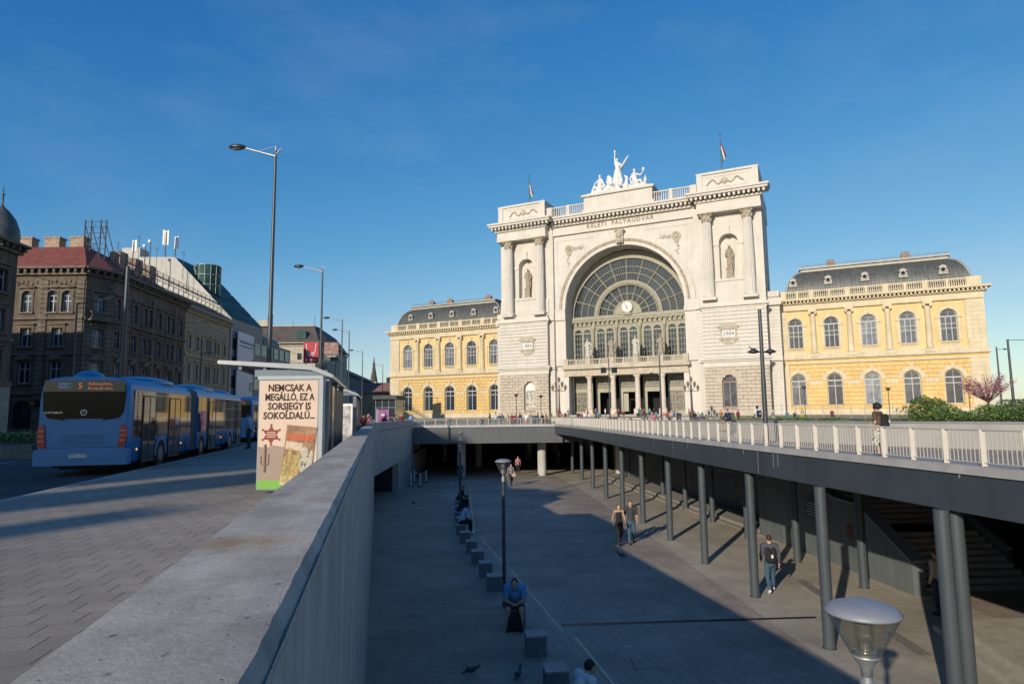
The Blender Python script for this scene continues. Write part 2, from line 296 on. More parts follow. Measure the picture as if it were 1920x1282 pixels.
def coping_mat():
    m=bpy.data.materials.new('rough_concrete_coping'); m.use_nodes=True; n=m.node_tree; lk=n.links.new; b=n.nodes['Principled BSDF']; b.inputs['Roughness'].default_value=.9
    t=n.nodes.new('ShaderNodeTexCoord')
    def N(s,d=6,r=.6,sc=None):
        a=n.nodes.new('ShaderNodeTexNoise'); a.inputs['Scale'].default_value=s; a.inputs['Detail'].default_value=d; a.inputs['Roughness'].default_value=r
        if sc: q=n.nodes.new('ShaderNodeMapping'); q.inputs['Scale'].default_value=sc; lk(t.outputs['Object'],q.inputs['Vector']); lk(q.outputs[0],a.inputs['Vector'])
        else: lk(t.outputs['Object'],a.inputs['Vector'])
        return a.outputs['Fac']
    def R(f,p0,c0,p1,c1):
        r=n.nodes.new('ShaderNodeValToRGB'); r.color_ramp.elements[0].position=p0; r.color_ramp.elements[0].color=(*c0,1); r.color_ramp.elements[1].position=p1; r.color_ramp.elements[1].color=(*c1,1); lk(f,r.inputs['Fac']); return r.outputs['Color']
    def mul(a,c,f=1,bt='MULTIPLY'):
        x=n.nodes.new('ShaderNodeMixRGB'); x.blend_type=bt
        if hasattr(f,'links'): lk(f,x.inputs[0])
        else: x.inputs[0].default_value=f
        lk(a,x.inputs[1])
        if hasattr(c,'links'): lk(c,x.inputs[2])
        else: x.inputs[2].default_value=(*c,1)
        return x.outputs[0]
    base=R(N(2.6,9,.72),.32,(.29,.245,.195),.68,(.54,.475,.4))
    base=mul(base,R(N(1.1,4,.5,(3.5,.5,1)),.35,(.78,.78,.79),.65,(1.1,1.1,1.1)))
    v=n.nodes.new('ShaderNodeTexVoronoi'); v.inputs['Scale'].default_value=34; lk(t.outputs['Object'],v.inputs['Vector'])
    pit=R(v.outputs['Distance'],.07,(.38,.36,.34),.16,(1,1,1)); gate=R(N(4,3),.5,(0,0,0),.62,(1,1,1))
    one=n.nodes.new('ShaderNodeMixRGB'); lk(gate,one.inputs[0]); one.inputs[1].default_value=(1,1,1,1); lk(pit,one.inputs[2])
    base=mul(base,one.outputs[0])
    base=mul(base,R(N(95,3,.7),.3,(.88,.88,.88),.7,(1.1,1.1,1.1)))
    v2=n.nodes.new('ShaderNodeTexVoronoi'); v2.inputs['Scale'].default_value=9; v2.inputs['Randomness'].default_value=1; lk(t.outputs['Object'],v2.inputs['Vector']); base=mul(base,R(v2.outputs['Distance'],.04,(.3,.28,.27),.11,(1,1,1)))
    # rust bloom left by something metal
    q=n.nodes.new('ShaderNodeMapping'); q.inputs['Location'].default_value=(.31,-2.48,-1.15); q.vector_type='POINT'; lk(t.outputs['Object'],q.inputs['Vector'])
    q2=n.nodes.new('ShaderNodeMapping'); q2.inputs['Rotation'].default_value=(0,0,.5); q2.inputs['Scale'].default_value=(2.6,5.2,1); lk(q.outputs[0],q2.inputs['Vector'])
    g=n.nodes.new('ShaderNodeTexGradient'); g.gradient_type='SPHERICAL'; lk(q2.outputs[0],g.inputs['Vector'])
    gg=n.nodes.new('ShaderNodeMath'); gg.operation='MULTIPLY'; lk(g.outputs['Fac'],gg.inputs[0]); lk(R(N(7,6),.4,(0,0,0),.6,(1,1,1)),gg.inputs[1])
    base=mul(base,(.34,.2,.09),gg.outputs[0],'MIX')
    lk(base,b.inputs['Base Color'])
    bu=n.nodes.new('ShaderNodeBump'); bu.inputs['Strength'].default_value=.4; bu.inputs['Distance'].default_value=.006
    ad=n.nodes.new('ShaderNodeMath'); ad.operation='ADD'; lk(N(60,5,.7),ad.inputs[0]); m3=n.nodes.new('ShaderNodeMath'); m3.operation='MULTIPLY'; m3.inputs[1].default_value=2.0; lk(one.outputs[0],m3.inputs[0]); lk(m3.outputs[0],ad.inputs[1])
    lk(ad.outputs[0],bu.inputs['Height']); lk(bu.outputs[0],b.inputs['Normal'])
    return m
WALLM=wall_mat(); COPM=coping_mat()
PAVE=paver('street_paving',(.40,.345,.28),(.345,.295,.24),(.09,.078,.065),.34,.3,-rad(8),.007,.5,hide=True,speck=.12)
SLATE=paver('slate_planks',(.37,.28,.215),(.32,.245,.19),(.2,.155,.12),1.4,.3,rad(3),.006,.4)
SLABS=paver('plaza_slabs',(.4,.34,.275),(.355,.3,.245),(.19,.16,.13),.5,.27,-rad(102),.009,.5)
SMOOTH=paver('sand_coloured_slabs',(.47,.42,.34),(.43,.385,.31),(.3,.27,.22),1.9,.95,-rad(102),.007,.5)
# ================================================================ ground, street, sunken plaza
EDGE=[(-14,10.9),(-2,9.8),(5,9.0),(10.6,8.3),(13.6,7.85),(19.8,7.1),(27,6.6),(33,6.1),(60,3.9)]
def lin(tab,y):
    if y<=tab[0][0]: return tab[0][1]
    for (a,u),(b,v) in zip(tab[:-1],tab[1:]):
        if y<=b: return u+(v-u)*(y-a)/(b-a)
    return tab[-1][1]
WALLX=[(-14,-.2+.209*14),(38.8,-8.31),(60,-9.3),(70,-9.8)]
XE=lambda y:lin(EDGE,y); XW=lambda y:lin(WALLX,y); XK=lambda y:-7.3-.213*y
BIG=3000
g=MB(); ys=sorted(set([-14,-2,5,10.6,13.6,19.8,27,33,38.8,60])); gl=lambda y:gz(y)-.13
g.quad((-BIG,-BIG,-.13),(BIG,-BIG,-.13),(BIG,-14,-.13),(-BIG,-14,-.13))
for a,b in zip(ys[:-1],ys[1:]):
    g.quad((-BIG,a,-.13),(XW(a),a,-.13),(XW(b),b,-.13),(-BIG,b,-.13)); g.quad((XE(a)+.3,a,-.13),(BIG,a,-.13),(BIG,b,-.13),(XE(b)+.3,b,-.13))
yy=[60,75,90,118,BIG]
for a,b in zip(yy[:-1],yy[1:]): g.quad((-BIG,a,gl(a)),(BIG,a,gl(a)),(BIG,b,gl(b)),(-BIG,b,gl(b)))
g.build('ground',ASPH,kind='structure')
p=MB()
def strip(p,fa,fb,Y,z=0,kerb=True):
    for a,b in zip(Y[:-1],Y[1:]):
        A=(fa(a),a,gz(a)+z);B=(fb(a),a,gz(a)+z);C_=(fb(b),b,gz(b)+z);D=(fa(b),b,gz(b)+z); p.quad(A,B,C_,D)
        if kerb:
            for u,v in((D,A),(B,C_)): p.quad(u,v,(v[0],v[1],v[2]-.125),(u[0],u[1],u[2]-.125))
strip(p,XK,lambda y:XW(y)-.05,[-60,-14,0,20,38.8,60]); strip(p,XK,lambda y:170,[60,75,90,118,140])
p.quad((-15,-60,0),(60,-60,0),(60,-14,0),(2.7,-14,0))
p.build('pavement',PAVE,kind='structure')
p=MB(); strip(p,lambda y:XE(y)+.31,lambda y:170,[-14,-2,5,10.6,13.6,19.8,27,33,60],kerb=False)
p.build('upper_walkway_paving',paver('walkway_paving',(.42,.35,.28),(.36,.3,.24),(.2,.17,.14),.6,.3,.1,.008),kind='structure')
k=MB(); strip(k,lambda y:XK(y)-.16,lambda y:XK(y)+.01,[-60,0,30,75,118],z=.006); k.build('kerb',mat('kerb_stone',(.34,.33,.31),.85,noise=.1),kind='structure')
# road markings
rm=MB()
def mark(a,b,wd=.12):
    a=Vector((*a,-.124));b=Vector((*b,-.124)); d=(b-a).normalized(); n_=Vector((-d.y,d.x,0))*wd/2; rm.quad(a-n_,b-n_,b+n_,a+n_)
for i in range(10): mark((-16.3-.213*(6+i*6)+1.4,6+i*6),(-16.3-.213*(8.8+i*6)+1.4,8.8+i*6))
for off in(-19.6,): mark((off-.213*2,2),(off-.213*90,90),.13)
for off in(-12.4,): mark((off-.213*8,8),(off-.213*15,15),.1)
rm.build('road_markings',mat('worn_road_paint',(.5,.5,.48),.8,noise=.25,scale=6),kind='structure')
# plaza floor
def fl(x,y,dz=0): return (x,y,PZ(y)+dz)
f=MB(); f.quad(fl(-22,-14),fl(26,-14),fl(26,120),fl(-22,120)); f.build('plaza_floor',SLABS,kind='structure')
LX=lambda y:3.45-.19*y       # line of stone cubes
f=MB()
for a,b in((-14,49.9),(49.9,60)): f.quad(fl(XW(a) if a<0 else -16,a,.004),fl(LX(a)-.35 if a<40 else -5.5,a,.004),fl(LX(b)-.35 if b<40 else -5.5,b,.004),fl(-16,b,.004))
f.build('slate_paving_band',SLATE,kind='structure')
f=MB(); BX=lambda y:lin([(-14,9.6),(16,7.0),(33,6.2),(50,5.2),(70,3.2)],y)
Y=[-14,10,16,24,33,42,50,60,70]
for a,b in zip(Y[:-1],Y[1:]): f.quad(fl(BX(a),a,.004),fl(13,a,.004),fl(13,b,.004),fl(BX(b),b,.004))
f.build('sand_paving_band',SMOOTH,kind='structure')
f=MB()
def fstrip(f,p0,p1,wd,dz=.008):
    a=onfloor(*p0);b=onfloor(*p1); d=(b-a); d.z=0; d.normalize(); n_=Vector((-d.y,d.x,0))*wd/2
    f.quad(*[fl(q.x,q.y,dz) for q in(a-n_,b-n_,b+n_,a+n_)])
fstrip(f,(1052,1171),(1530,1157),.16); fstrip(f,(888,998),(1270,992),.07); fstrip(f,(885,930),(1100,927),.09); fstrip(f,(1182,1233),(1192,1255),.02); fstrip(f,(1192,1254),(1251,1253),.02)
f.build('drainage_channel',mat('channel_iron',(.02,.02,.022),.6,noise=.1),kind='structure')
f=MB(); fstrip(f,(901,1007),(944,1056),.05); fstrip(f,(953,1063),(1057,1186),.05); fstrip(f,(1078,1193),(1152,1284),.05); fstrip(f,(881,918),(889,998),.05)
f.build('guide_line',mat('pale_yellow_line',(.72,.58,.34),.8,noise=.15,scale=5),kind='structure')
gr=mat('drain_grate',(.25,.22,.19),.6,noise=.3,scale=30)
f=MB(); fstrip(f,(1500,1087),(1545,1117),.32); fstrip(f,(1668,1184),(1735,1228),.32); f.build('floor_grate',gr,kind='structure')
# ---------------------------------------------------------------- parapet wall (left)
wl=empty('parapet_wall',(-.2,0,0),math.atan(.209),'long rough concrete parapet wall running from the camera along the pavement','wall')
random.seed(5); b=MB(); Lw=39.64; ys=[-14]+[i*.07 for i in range(-6,170)]+[12+i*.6 for i in range(0,46)]+[Lw]
rows=[]
for y in ys:
    near=1 if y<14 else .3
    w1=math.sin(y*5.3)*math.sin(y*2.1+1); w2=math.sin(y*13.7+2)*math.sin(y*3.3); c=.03+.0015*w1+.0015*w2+.003*random.random()*near+.009*max(0,math.sin(y*1.9+.6)*math.sin(y*.83))**6; d=.014+.005*w2+.004*random.random()*near; e=.002*math.sin(y*3.1)+.001*math.sin(y*7.7)
    rows.append([(.003,y,1.15-.035-d),(-c,y,1.15+e*.3),(-.11,y,1.152+.002*math.sin(y*5)),(-.3,y,1.15+.002*math.cos(y*4)),(-.43+.4*c,y,1.15),(-.445-.012*random.random()*near,y,1.15-.02-c*.6),(-.45,y,1.0)])
m=len(rows[0]); V=[q for r in rows for q in r]; F=[]
for i in range(len(rows)-1):
    for j in range(m-1): F.append((i*m+j,i*m+j+1,(i+1)*m+j+1,(i+1)*m+j))
b.add(V,F); b.build('coping',COPM,wl)
b=MB(); b.quad((0,-14,-5),(0,Lw,-5),(0,Lw,1.118),(0,-14,1.118)); b.quad((-.45,Lw,-.2),(-.45,-14,-.2),(-.45,-14,1.0),(-.45,Lw,1.0)); b.quad((-.45,-14,-5),(0,-14,-5),(0,-14,1.12),(-.45,-14,1.12))
b.build('wall_face',WALLM,wl)
# beam over the side entrance and the wall beyond
bw=empty('concrete_beam_wall',(-8.31,38.8,0),math.atan2(.99,21.2),'concrete wall beam bridging the dark side entrance, in line with the parapet','wall')
b=MB(); b.box(-.5,0,.02,21.25,-2.0,.62); b.box(-.5,-.03,.02,21.25,.65,1.17); b.build('beam',WALLM,bw)
b=MB(); b.box(-.5,-.02,11.3,36,-5,-2.003); b.build('lower_wall',CONC,bw)
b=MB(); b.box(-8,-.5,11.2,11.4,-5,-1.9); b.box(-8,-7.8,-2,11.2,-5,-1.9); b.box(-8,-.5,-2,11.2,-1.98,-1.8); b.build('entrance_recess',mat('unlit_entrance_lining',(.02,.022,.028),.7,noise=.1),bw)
b=MB(); b.box(-.02,.01,19.5,21.5,-5,.6); b.build('downpipe_edge',GALV,bw)
# ---------------------------------------------------------------- far bridge over the plaza
br=empty('road_bridge',(0,60,0),0,'dark steel-fronted bridge deck across the far end of the sunken plaza','bridge')
b=MB(); b.box(-9.25,4.6,0,.35,-1.06,.44); b.build('fascia',mat('grey_bridge_steel',(.1,.108,.115),.5,noise=.1,scale=.3,stain=.12),br)  # one mid grey with faint noise and streaks
b=MB(); b.box(-9.25,4.2,-.1,.5,.443,.6); b.build('ledge',mat('pale_stone_ledge',(.5,.49,.46),.8,noise=.08),br)
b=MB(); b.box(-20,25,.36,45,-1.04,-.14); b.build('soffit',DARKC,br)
px=[(-5.0,2.5),(2.75,2.5),(-10.5,10),(10.5,4),(-4,14),(3.4,15),(12,16),(-9,24),(2,26),(10,27),(-5,34),(6,34)]
for x,y in px:
    b=MB(); b.tube((x,y,PZ(60+y)),(x,y,-1.04),.42,.42,20); b.build('pillar',mat('pale_concrete_pillar',(.5,.48,.45),.8,noise=.06,scale=1,stain=.15),br)
# underpass walls
u=empty('underpass_wall',(0,104,0),0,'dark end wall deep inside the underpass beneath the bridge','wall')
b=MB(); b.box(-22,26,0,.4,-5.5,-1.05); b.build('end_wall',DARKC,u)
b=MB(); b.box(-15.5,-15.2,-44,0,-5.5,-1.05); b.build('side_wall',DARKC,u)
for x in(-8,1,9):
    b=MB(); b.box(x,x+3.5,-.06,0,-3.6,-2.2); b.build('shop_window',mat('dim_shop_glass',(.05,.05,.05),.2,noise=0),u)
# ---------------------------------------------------------------- elevated walkway on the right
wk=empty('elevated_walkway',(0,0,0),0,'curved walkway deck edge with dark steel fascia carried on slim round columns','walkway')
def sweep(b,tab,dx0,dx1,z0,z1,y0=None,y1=None,sub=4):
    P=[]
    for (a,u),(c,v) in zip(tab[:-1],tab[1:]):
        for i in range(sub): P.append((u+(v-u)*i/sub,a+(c-a)*i/sub))
    P.append((tab[-1][1],tab[-1][0]))
    P=[q for q in P if (y0 is None or q[1]>=y0) and (y1 is None or q[1]<=y1)]
    V=[];F=[]
    for x,y in P: V+=[(x+dx0,y,z0),(x+dx1,y,z0),(x+dx1,y,z1),(x+dx0,y,z1)]
    for i in range(len(P)-1):
        a=4*i;c=a+4
        F+=[(a,a+1,c+1,c),(a+1,a+2,c+2,c+1),(a+2,a+3,c+3,c+2),(a+3,a,c,c+3)]
    F+=[(0,3,2,1),(4*len(P)-4,4*len(P)-3,4*len(P)-2,4*len(P)-1)]
    return b.add(V,F)
def smooth_tab(tab,step=1.5):
    out=[];n=len(tab)
    ys=np.array([t[0] for t in tab]); xs=np.array([t[1] for t in tab]); c=np.polyfit(ys,xs,4)
    y=tab[0][0]
    while y<tab[-1][0]: out.append((y,float(np.polyval(c,y)))); y+=step
    out.append((tab[-1][0],float(np.polyval(c,tab[-1][0])))); return out
EDS=smooth_tab(EDGE); XE=lambda y:lin(EDS,y)
b=MB(); sweep(b,EDS,0,.16,-.25,.44,sub=1); b.build('fascia',STEEL,wk)
b=MB(); sweep(b,EDS,-.05,.42,.443,.6,sub=1); b.build('kerb',mat('walkway_kerb_concrete',(.37,.355,.345),.85,noise=.1,scale=2,bump=.3),wk)
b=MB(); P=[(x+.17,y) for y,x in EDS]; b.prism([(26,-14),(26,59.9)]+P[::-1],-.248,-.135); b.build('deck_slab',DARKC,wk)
random.seed(3); b=MB()      # pale run-off streaks on the fascia
for i in range(26):
    y=random.uniform(9,52); x=XE(y); h=random.uniform(.12,.5)**1.2 if i%5 else .68; dy=.012+.006*random.random(); b.quad((x-.004,y+dy,.44-h),(x-.004,y-dy,.44-h),(XE(y)-.004,y-dy*1.6,.44),(x-.004,y+dy*1.6,.44))
b.build('runoff_streaks',mat('lime_streak',(.3,.31,.31),.8,noise=.1),wk)
C1=[(5.83,64.2),(6.08,57.7),(6.19,50.8),(6.31,44.5),(6.5,39.0),(6.76,34.3),(7.03,29.6),(7.19,24.9),(7.38,20.4),(7.5,16.0),(9.6,6.5),(10.2,1),(11.2,-6)]
C2=[(10.14,64.3),(10.18,57.4),(10.24,44.8),(10.26,39.1),(10.42,34.4),(10.58,29.8),(10.71,25.0),(11.22,21.3),(10.91,16.3),(7.95,12.2),(8.3,12.35),(11.5,12.6),(10.2,51),(14.6,17.6)]
for i,(x,y) in enumerate(C1+C2):
    xe=x
    b=MB(); r=.135 if y<40 else .15
    b.tube((x,y,PZ(y)),(x,y,-.249),r,r,20); b.tube((x,y,PZ(y)),(x,y,PZ(y)+.02),r+.03,r+.03,16); b.build('column',COLP,wk)
# railing
rl=empty('railing',(0,0,0),0,'cream steel railing with flat posts along the edge of the elevated walkway','railing')
RP=[]; y=9.0; pts=[]
Ys=np.arange(-12,60,.02); Xs=np.array([XE(v) for v in Ys])+.12; Ls=np.concatenate([[0],np.cumsum(np.hypot(np.diff(Xs),np.diff(Ys)))])
def atl(s): return float(np.interp(s,Ls,Xs)),float(np.interp(s,Ls,Ys))
RAILM=mat('cream_railing_paint',(.52,.48,.42),.55,noise=.05)
n=int(Ls[-1]/.84)
for i in range(n+1):
    s=i*Ls[-1]/n; x,y=atl(s); x2,y2=atl(min(s+.1,Ls[-1])); a=math.atan2(y2-y,x2-x) if s<Ls[-1] else a
    b=MB(); b.box(-.007,.007,-.043,.043,.0,.64); b.box(-.012,.012,-.06,.06,-.06,.0)
    for zz in(.08,.24,.4,.56): b.tube((-.013,0,zz),(.013,0,zz),.012,.012,6)
    b.build('post',RAILM,rl,(x,y,.6),a-pi/2+rad(62) ) if i<100 else None
for i in range(n):
    s0=i*Ls[-1]/n; s1=(i+1)*Ls[-1]/n; x0,y0=atl(s0); x1,y1=atl(s1); b=MB()
    b.tube((x0,y0,1.235),(x1,y1,1.235),.02,.02,6); b.tube((x0,y0,.66),(x1,y1,.66),.009,.009,4)
    for j in range(1,9):
        t=j/9; b.box(x0+(x1-x0)*t-.006,x0+(x1-x0)*t+.006,y0+(y1-y0)*t-.006,y0+(y1-y0)*t+.006,.66,1.22)
    b.build('bar_panel',RAILM,rl)
r2=empty('railing',(0,60.1,.6),0,'white barred railing along the far bridge, in front of the crowd','railing')
for i in range(14):
    x0=-9.2+i*.99; b=MB(); b.tube((x0,0,.58),(x0+.99,0,.58),.022,.022,6); b.tube((x0,0,.06),(x0+.99,0,.06),.015,.015,6)
    for j in range(1,8): b.tube((x0+.124*j,0,.06),(x0+.124*j,0,.58),.011,.011,5)
    b.build('bar_panel',RAILM,r2)
    b=MB(); b.box(x0-.03,x0+.03,-.03,.03,0,.62); b.build('post',RAILM,r2)
# ---------------------------------------------------------------- stairs under the walkway
st=empty('staircase',(12.2,20.3,-4.05),rad(4),'dark staircase with solid parapets rising under the elevated walkway','staircase')
b=MB(); z=0;y=.3
for i in range(24):
    if i==9:
        b.box(.42,4.3,y,y+1.4,-.3,z); y+=1.4
    b.box(.42,4.3,y,y+3,z-.25 if i else -.3,z+.155); z+=.155; y+=.28
b.build('steps',mat('dark_granite_steps',(.34,.35,.36),.7,noise=.1),st)
par=[(0,-.3),(0,.98),(2.6,2.35),(4.0,2.4),(9.6,3.78),(10.4,3.79),(10.4,-.3)]
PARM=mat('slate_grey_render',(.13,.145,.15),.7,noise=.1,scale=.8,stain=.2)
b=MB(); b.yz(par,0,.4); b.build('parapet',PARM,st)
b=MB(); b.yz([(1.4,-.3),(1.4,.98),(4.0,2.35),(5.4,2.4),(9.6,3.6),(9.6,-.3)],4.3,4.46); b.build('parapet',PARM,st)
cap=mat('skylit_blue_cap',(.3,.33,.38),.35,.2,noise=.05)  # pale blue stands in for skylight that the deck keeps off
for x0,dy in((-.04,0),(4.26,1.4)):
    b=MB(); q=[(0+dy,.98),(2.6+dy,2.35),(4.0+dy,2.4),(9.5,3.7)]; b.yz(q+[(c,d+.05) for c,d in q[::-1]],x0,x0+(.48 if x0<1 else .26)); b.build('parapet_cap',cap,st)
b=MB(); b.box(-.012,0,3.0,3.35,1.15,1.6); b.build('fire_sign',mat('dark_red_sign',(.12,.02,.015),.5,noise=0),st)
bk=empty('retaining_wall',(13.5,31,0),rad(7),'dark panelled wall behind the second row of columns under the walkway','wall')
b=MB()
for i in range(9): b.box(0,.2,i*3.2+.02,i*3.2+3.18,-5,-.26)
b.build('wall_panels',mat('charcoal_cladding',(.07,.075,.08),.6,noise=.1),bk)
b=MB()
for i in range(9): b.box(-.03,0,.0+.6,9,-3.4+i*.3,-3.3+i*.3)
b.build('louvres',mat('blue_grey_louvre',(.06,.08,.1),.5,noise=.1),bk)
b=MB(); b.box(-1.9,-.0,-.3,28,-4.3,-3.95); b.box(-2.3,-1.9,-.3,28,-4.3,-4.08); b.build('plinth_step',mat('stone_step',(.27,.25,.22),.8,noise=.1),bk)
e=empty('end_wall',(17,30,0),0,'bluish grey wall closing the space behind the stairs on the right','wall')
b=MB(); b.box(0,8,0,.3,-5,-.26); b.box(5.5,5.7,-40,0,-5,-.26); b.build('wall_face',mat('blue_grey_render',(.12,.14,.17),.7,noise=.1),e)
sg=MB(); sg.box(11.28,11.32,26.3,27.6,-2.6,-1.9); 
sg=empty('information_board',(11.62,25.6,-2.2),rad(4),'small dark board with rows of white print on the stair wall','sign')
b=MB(); b.box(-.03,0,-.45,.45,-.35,.35); b.build('board',mat('dark_board',(.03,.03,.035),.4,noise=0),sg)
b=MB()
for i in range(5): b.box(-.034,-.031,-.38,.38-.1*(i%3),.2-i*.11,.24-i*.11)
b.build('print_rows',mat('print_grey',(.35,.35,.35),.6,noise=0),sg)
# low stone ledge at the foot of the stairs
b=MB(); q=[onfloor(1817,1170),onfloor(1990,1275),onfloor(1990,1190),onfloor(1835,1130)]; P=[(v.x,v.y) for v in q]
P=[(10.6,16.9),(9.5,12.5),(15,12.5),(15,16.9)]
b.prism([(10.75,17.2),(9.6,11.5),(16,11.5),(16,17.2)],lambda x,y:PZ(y)-.1,lambda x,y:PZ(y)+.14); b.prism([(11.15,17.2),(10.0,11.5),(16,11.5),(16,17.2)],lambda x,y:PZ(y)+.1,lambda x,y:PZ(y)+.28)
b.build('stone_ledge',mat('pale_limestone_step',(.42,.38,.31),.8,noise=.12,scale=3),label='pale two-step stone ledge on the plaza floor right of the nearest columns',cat='step')
# ---------------------------------------------------------------- planter wall with greenery on the upper level
pw=empty('planter_wall',(0,0,0),0,'low grey stone planter wall behind the walkway railing','planter')
PT=[(24,18.5),(20.5,23.2),(18.6,26),(16.3,29.5),(14.4,35),(13.6,40),(13.3,46)]
b=MB()
for (x0,y0),(x1,y1) in zip(PT[:-1],PT[1:]):
    b.prism([(x0,y0),(x0+.5,y0+.2),(x1+.5,y1+.0),(x1,y1)],-.02,lambda x,y:1.02)
b.build('wall_face',mat('light_grey_planter_concrete',(.33,.32,.3),.8,noise=.07,scale=.8),pw)
b=MB()
for (x0,y0),(x1,y1) in zip(PT[:-1],PT[1:]): b.prism([(x0-.04,y0-.03),(x0+.6,y0+.2),(x1+.6,y1+.0),(x1-.04,y1-.03)],1.023,1.09)
b.build('wall_cap',mat('grey_stone_cap',(.24,.24,.24),.8,noise=.1),pw)
b=MB(); b.prism([(x+.45,y+.1) for x,y in PT]+[(20,48),(34,48),(60,46),(60,19)],.3,.98); b.build('planting_bed_soil',mat('planting_soil',(.06,.06,.035),.95,noise=.3,scale=3),kind='structure')
# ================================================================ railway station
ST=mat('cream_limestone',(.61,.57,.51),.8,noise=.05,scale=.35,stain=.07)
ST2=mat('rusticated_grey_limestone',(.5,.435,.35),.85,noise=.08,scale=.9,bump=.3,bscale=6,stain=.08)
STC=mat('carved_limestone',(.46,.4,.31),.85,noise=.2,scale=2,bump=.5,bscale=9)
STP=mat('beige_portico_stone',(.5,.44,.35),.85,noise=.1,scale=.8,stain=.12)
STD=mat('weathered_statue_stone',(.33,.285,.22),.85,noise=.25,scale=2.5,bump=.3,bscale=9)
STW=mat('white_sculpture_stone',(.66,.65,.64),.75,noise=.1,scale=1)
YEL=mat('ochre_yellow_render',(.68,.48,.2),.85,noise=.06,scale=.35,stain=.1)
YEL2=mat('pale_yellow_render',(.69,.52,.25),.85,noise=.06,scale=.4,stain=.1)
CREAM=mat('cream_stucco_trim',(.62,.53,.37),.85,noise=.07,scale=.6,stain=.12)
ZINC=mat('grey_zinc_roof',(.115,.12,.115),.5,.3,noise=.12,scale=.5,stain=.25)
OLIVE=mat('olive_gold_ironwork',(.29,.27,.195),.55,noise=.1)
OLD=mat('pale_olive_frame',(.34,.32,.24),.55,noise=.08)
GLASS=mat('dark_blue_glazing',(.03,.042,.055),.1,noise=.3,scale=.25,spec=.6)
GL2=mat('grey_window_glass',(.11,.125,.15),.12,noise=.35,scale=.9,spec=.6,rnd=.6)
FRM=mat('grey_painted_sash',(.45,.44,.42),.6,noise=.05)
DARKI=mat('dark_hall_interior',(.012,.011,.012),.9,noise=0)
sta=empty('railway_station',(22.05,128.2,0),-math.atan(1200/2476),'monumental cream railway station with great glazed arch, two towers and yellow wings','railway station')
NB=0
def B(mb,name,m,par=sta,**k): return mb.build(name,m,par,**k)
def sxbox(b,s,x0,x1,*r): b.box(min(s*x0,s*x1),max(s*x0,s*x1),*r)
def dent(b,x0,x1,y,z,w,h,d,step):
    n=int((x1-x0)/step)
    for i in range(n+1): x=x0+(x1-x0)*i/n; b.box(x-w/2,x+w/2,y-d,y,z,z+h)
def baluster_run(b,x0,x1,y,z0,z1,step=.36,r=.1,d=.35):
    b.box(x0,x1,y,y+d,z0,z0+.22); b.box(x0,x1,y-.03,y+d+.03,z1-.22,z1)
    n=max(1,int((x1-x0)/step))
    for i in range(n): x=x0+(i+.5)*(x1-x0)/n; b.tube((x,y+d/2,z0+.22),(x,y+d/2,z1-.22),r,r*.7,5,False)
# --- towers
def fluted(x,y,z0,z1,r,cap=True):
    H=z1-z0; b=MB(); b.box(x-r*1.45,x+r*1.45,y-r*1.45,y+r*1.45,z0,z0+.45)
    b.lathe([(r*1.4,.45),(r*1.42,.7),(r*1.15,.8),(r*1.2,1.0),(r*1.02,1.1)],(x,y,z0),20)
    b.lathe([(r,1.1),(r*1.0,H*.4),(r*.86,H-1.75)],(x,y,z0),32,False,.1); o=B(b,'column',ST)
    b=MB(); b.lathe([(r*.86,0),(r*.95,.08),(r*.9,.3),(r*1.0,.9),(r*1.3,1.45),(r*1.38,1.5)],(x,y,z1-1.75),16)
    for k in range(16):
        t=2*pi*k/16; zz=.45 if k%2 else .85; b.ell((x+r*1.02*math.cos(t),y+r*1.02*math.sin(t),z1-1.75+zz),(.17,.17,.34),6,4)
    for k in range(4):
        t=pi/4+pi/2*k; b.ell((x+r*1.4*math.cos(t),y+r*1.4*math.sin(t),z1-.5),(.22,.22,.24),8,6)
    b.box(x-r*1.45,x+r*1.45,y-r*1.45,y+r*1.45,z1-.25,z1+.0); b.build('capital',STC,o)
    return o
def courses(b,x0,x1,y,z0,z1,h,ops=(),d=.07,gap=.07,blk=0):
    n=round((z1-z0)/h); h=(z1-z0)/n
    for i in range(n):
        a=z0+i*h+gap/2; c=z0+(i+1)*h-gap/2; xs=[(x0,x1)]
        for (cx,hw,zb,zs,*lo) in ops:
            if c>zb and a<zs+hw:
                zm=(a+c)/2; q=(lo[0] if lo else hw) if zm<zs else math.sqrt(max(0,hw*hw-(zm-zs)**2)); q+=.03; new=[]
                for (u,v) in xs:
                    if cx-q<v and cx+q>u:
                        if cx-q>u: new.append((u,cx-q))
                        if cx+q<v: new.append((cx+q,v))
                    else: new.append((u,v))
                xs=new
        for (u,v) in xs:
            if blk:
                cut=[u]+[q for q in (x0+blk*(k+.5*(i%2)) for k in range(int((x1-x0)/blk)+2)) if u+.15<q<v-.15]+[v]
                for p,q in zip(cut[:-1],cut[1:]): b.box(p+(gap*.3 if p>u else 0),q-(gap*.3 if q<v else 0),y-d,y+.02,a,c)
            else: b.box(u,v,y-d,y+.02,a,c)
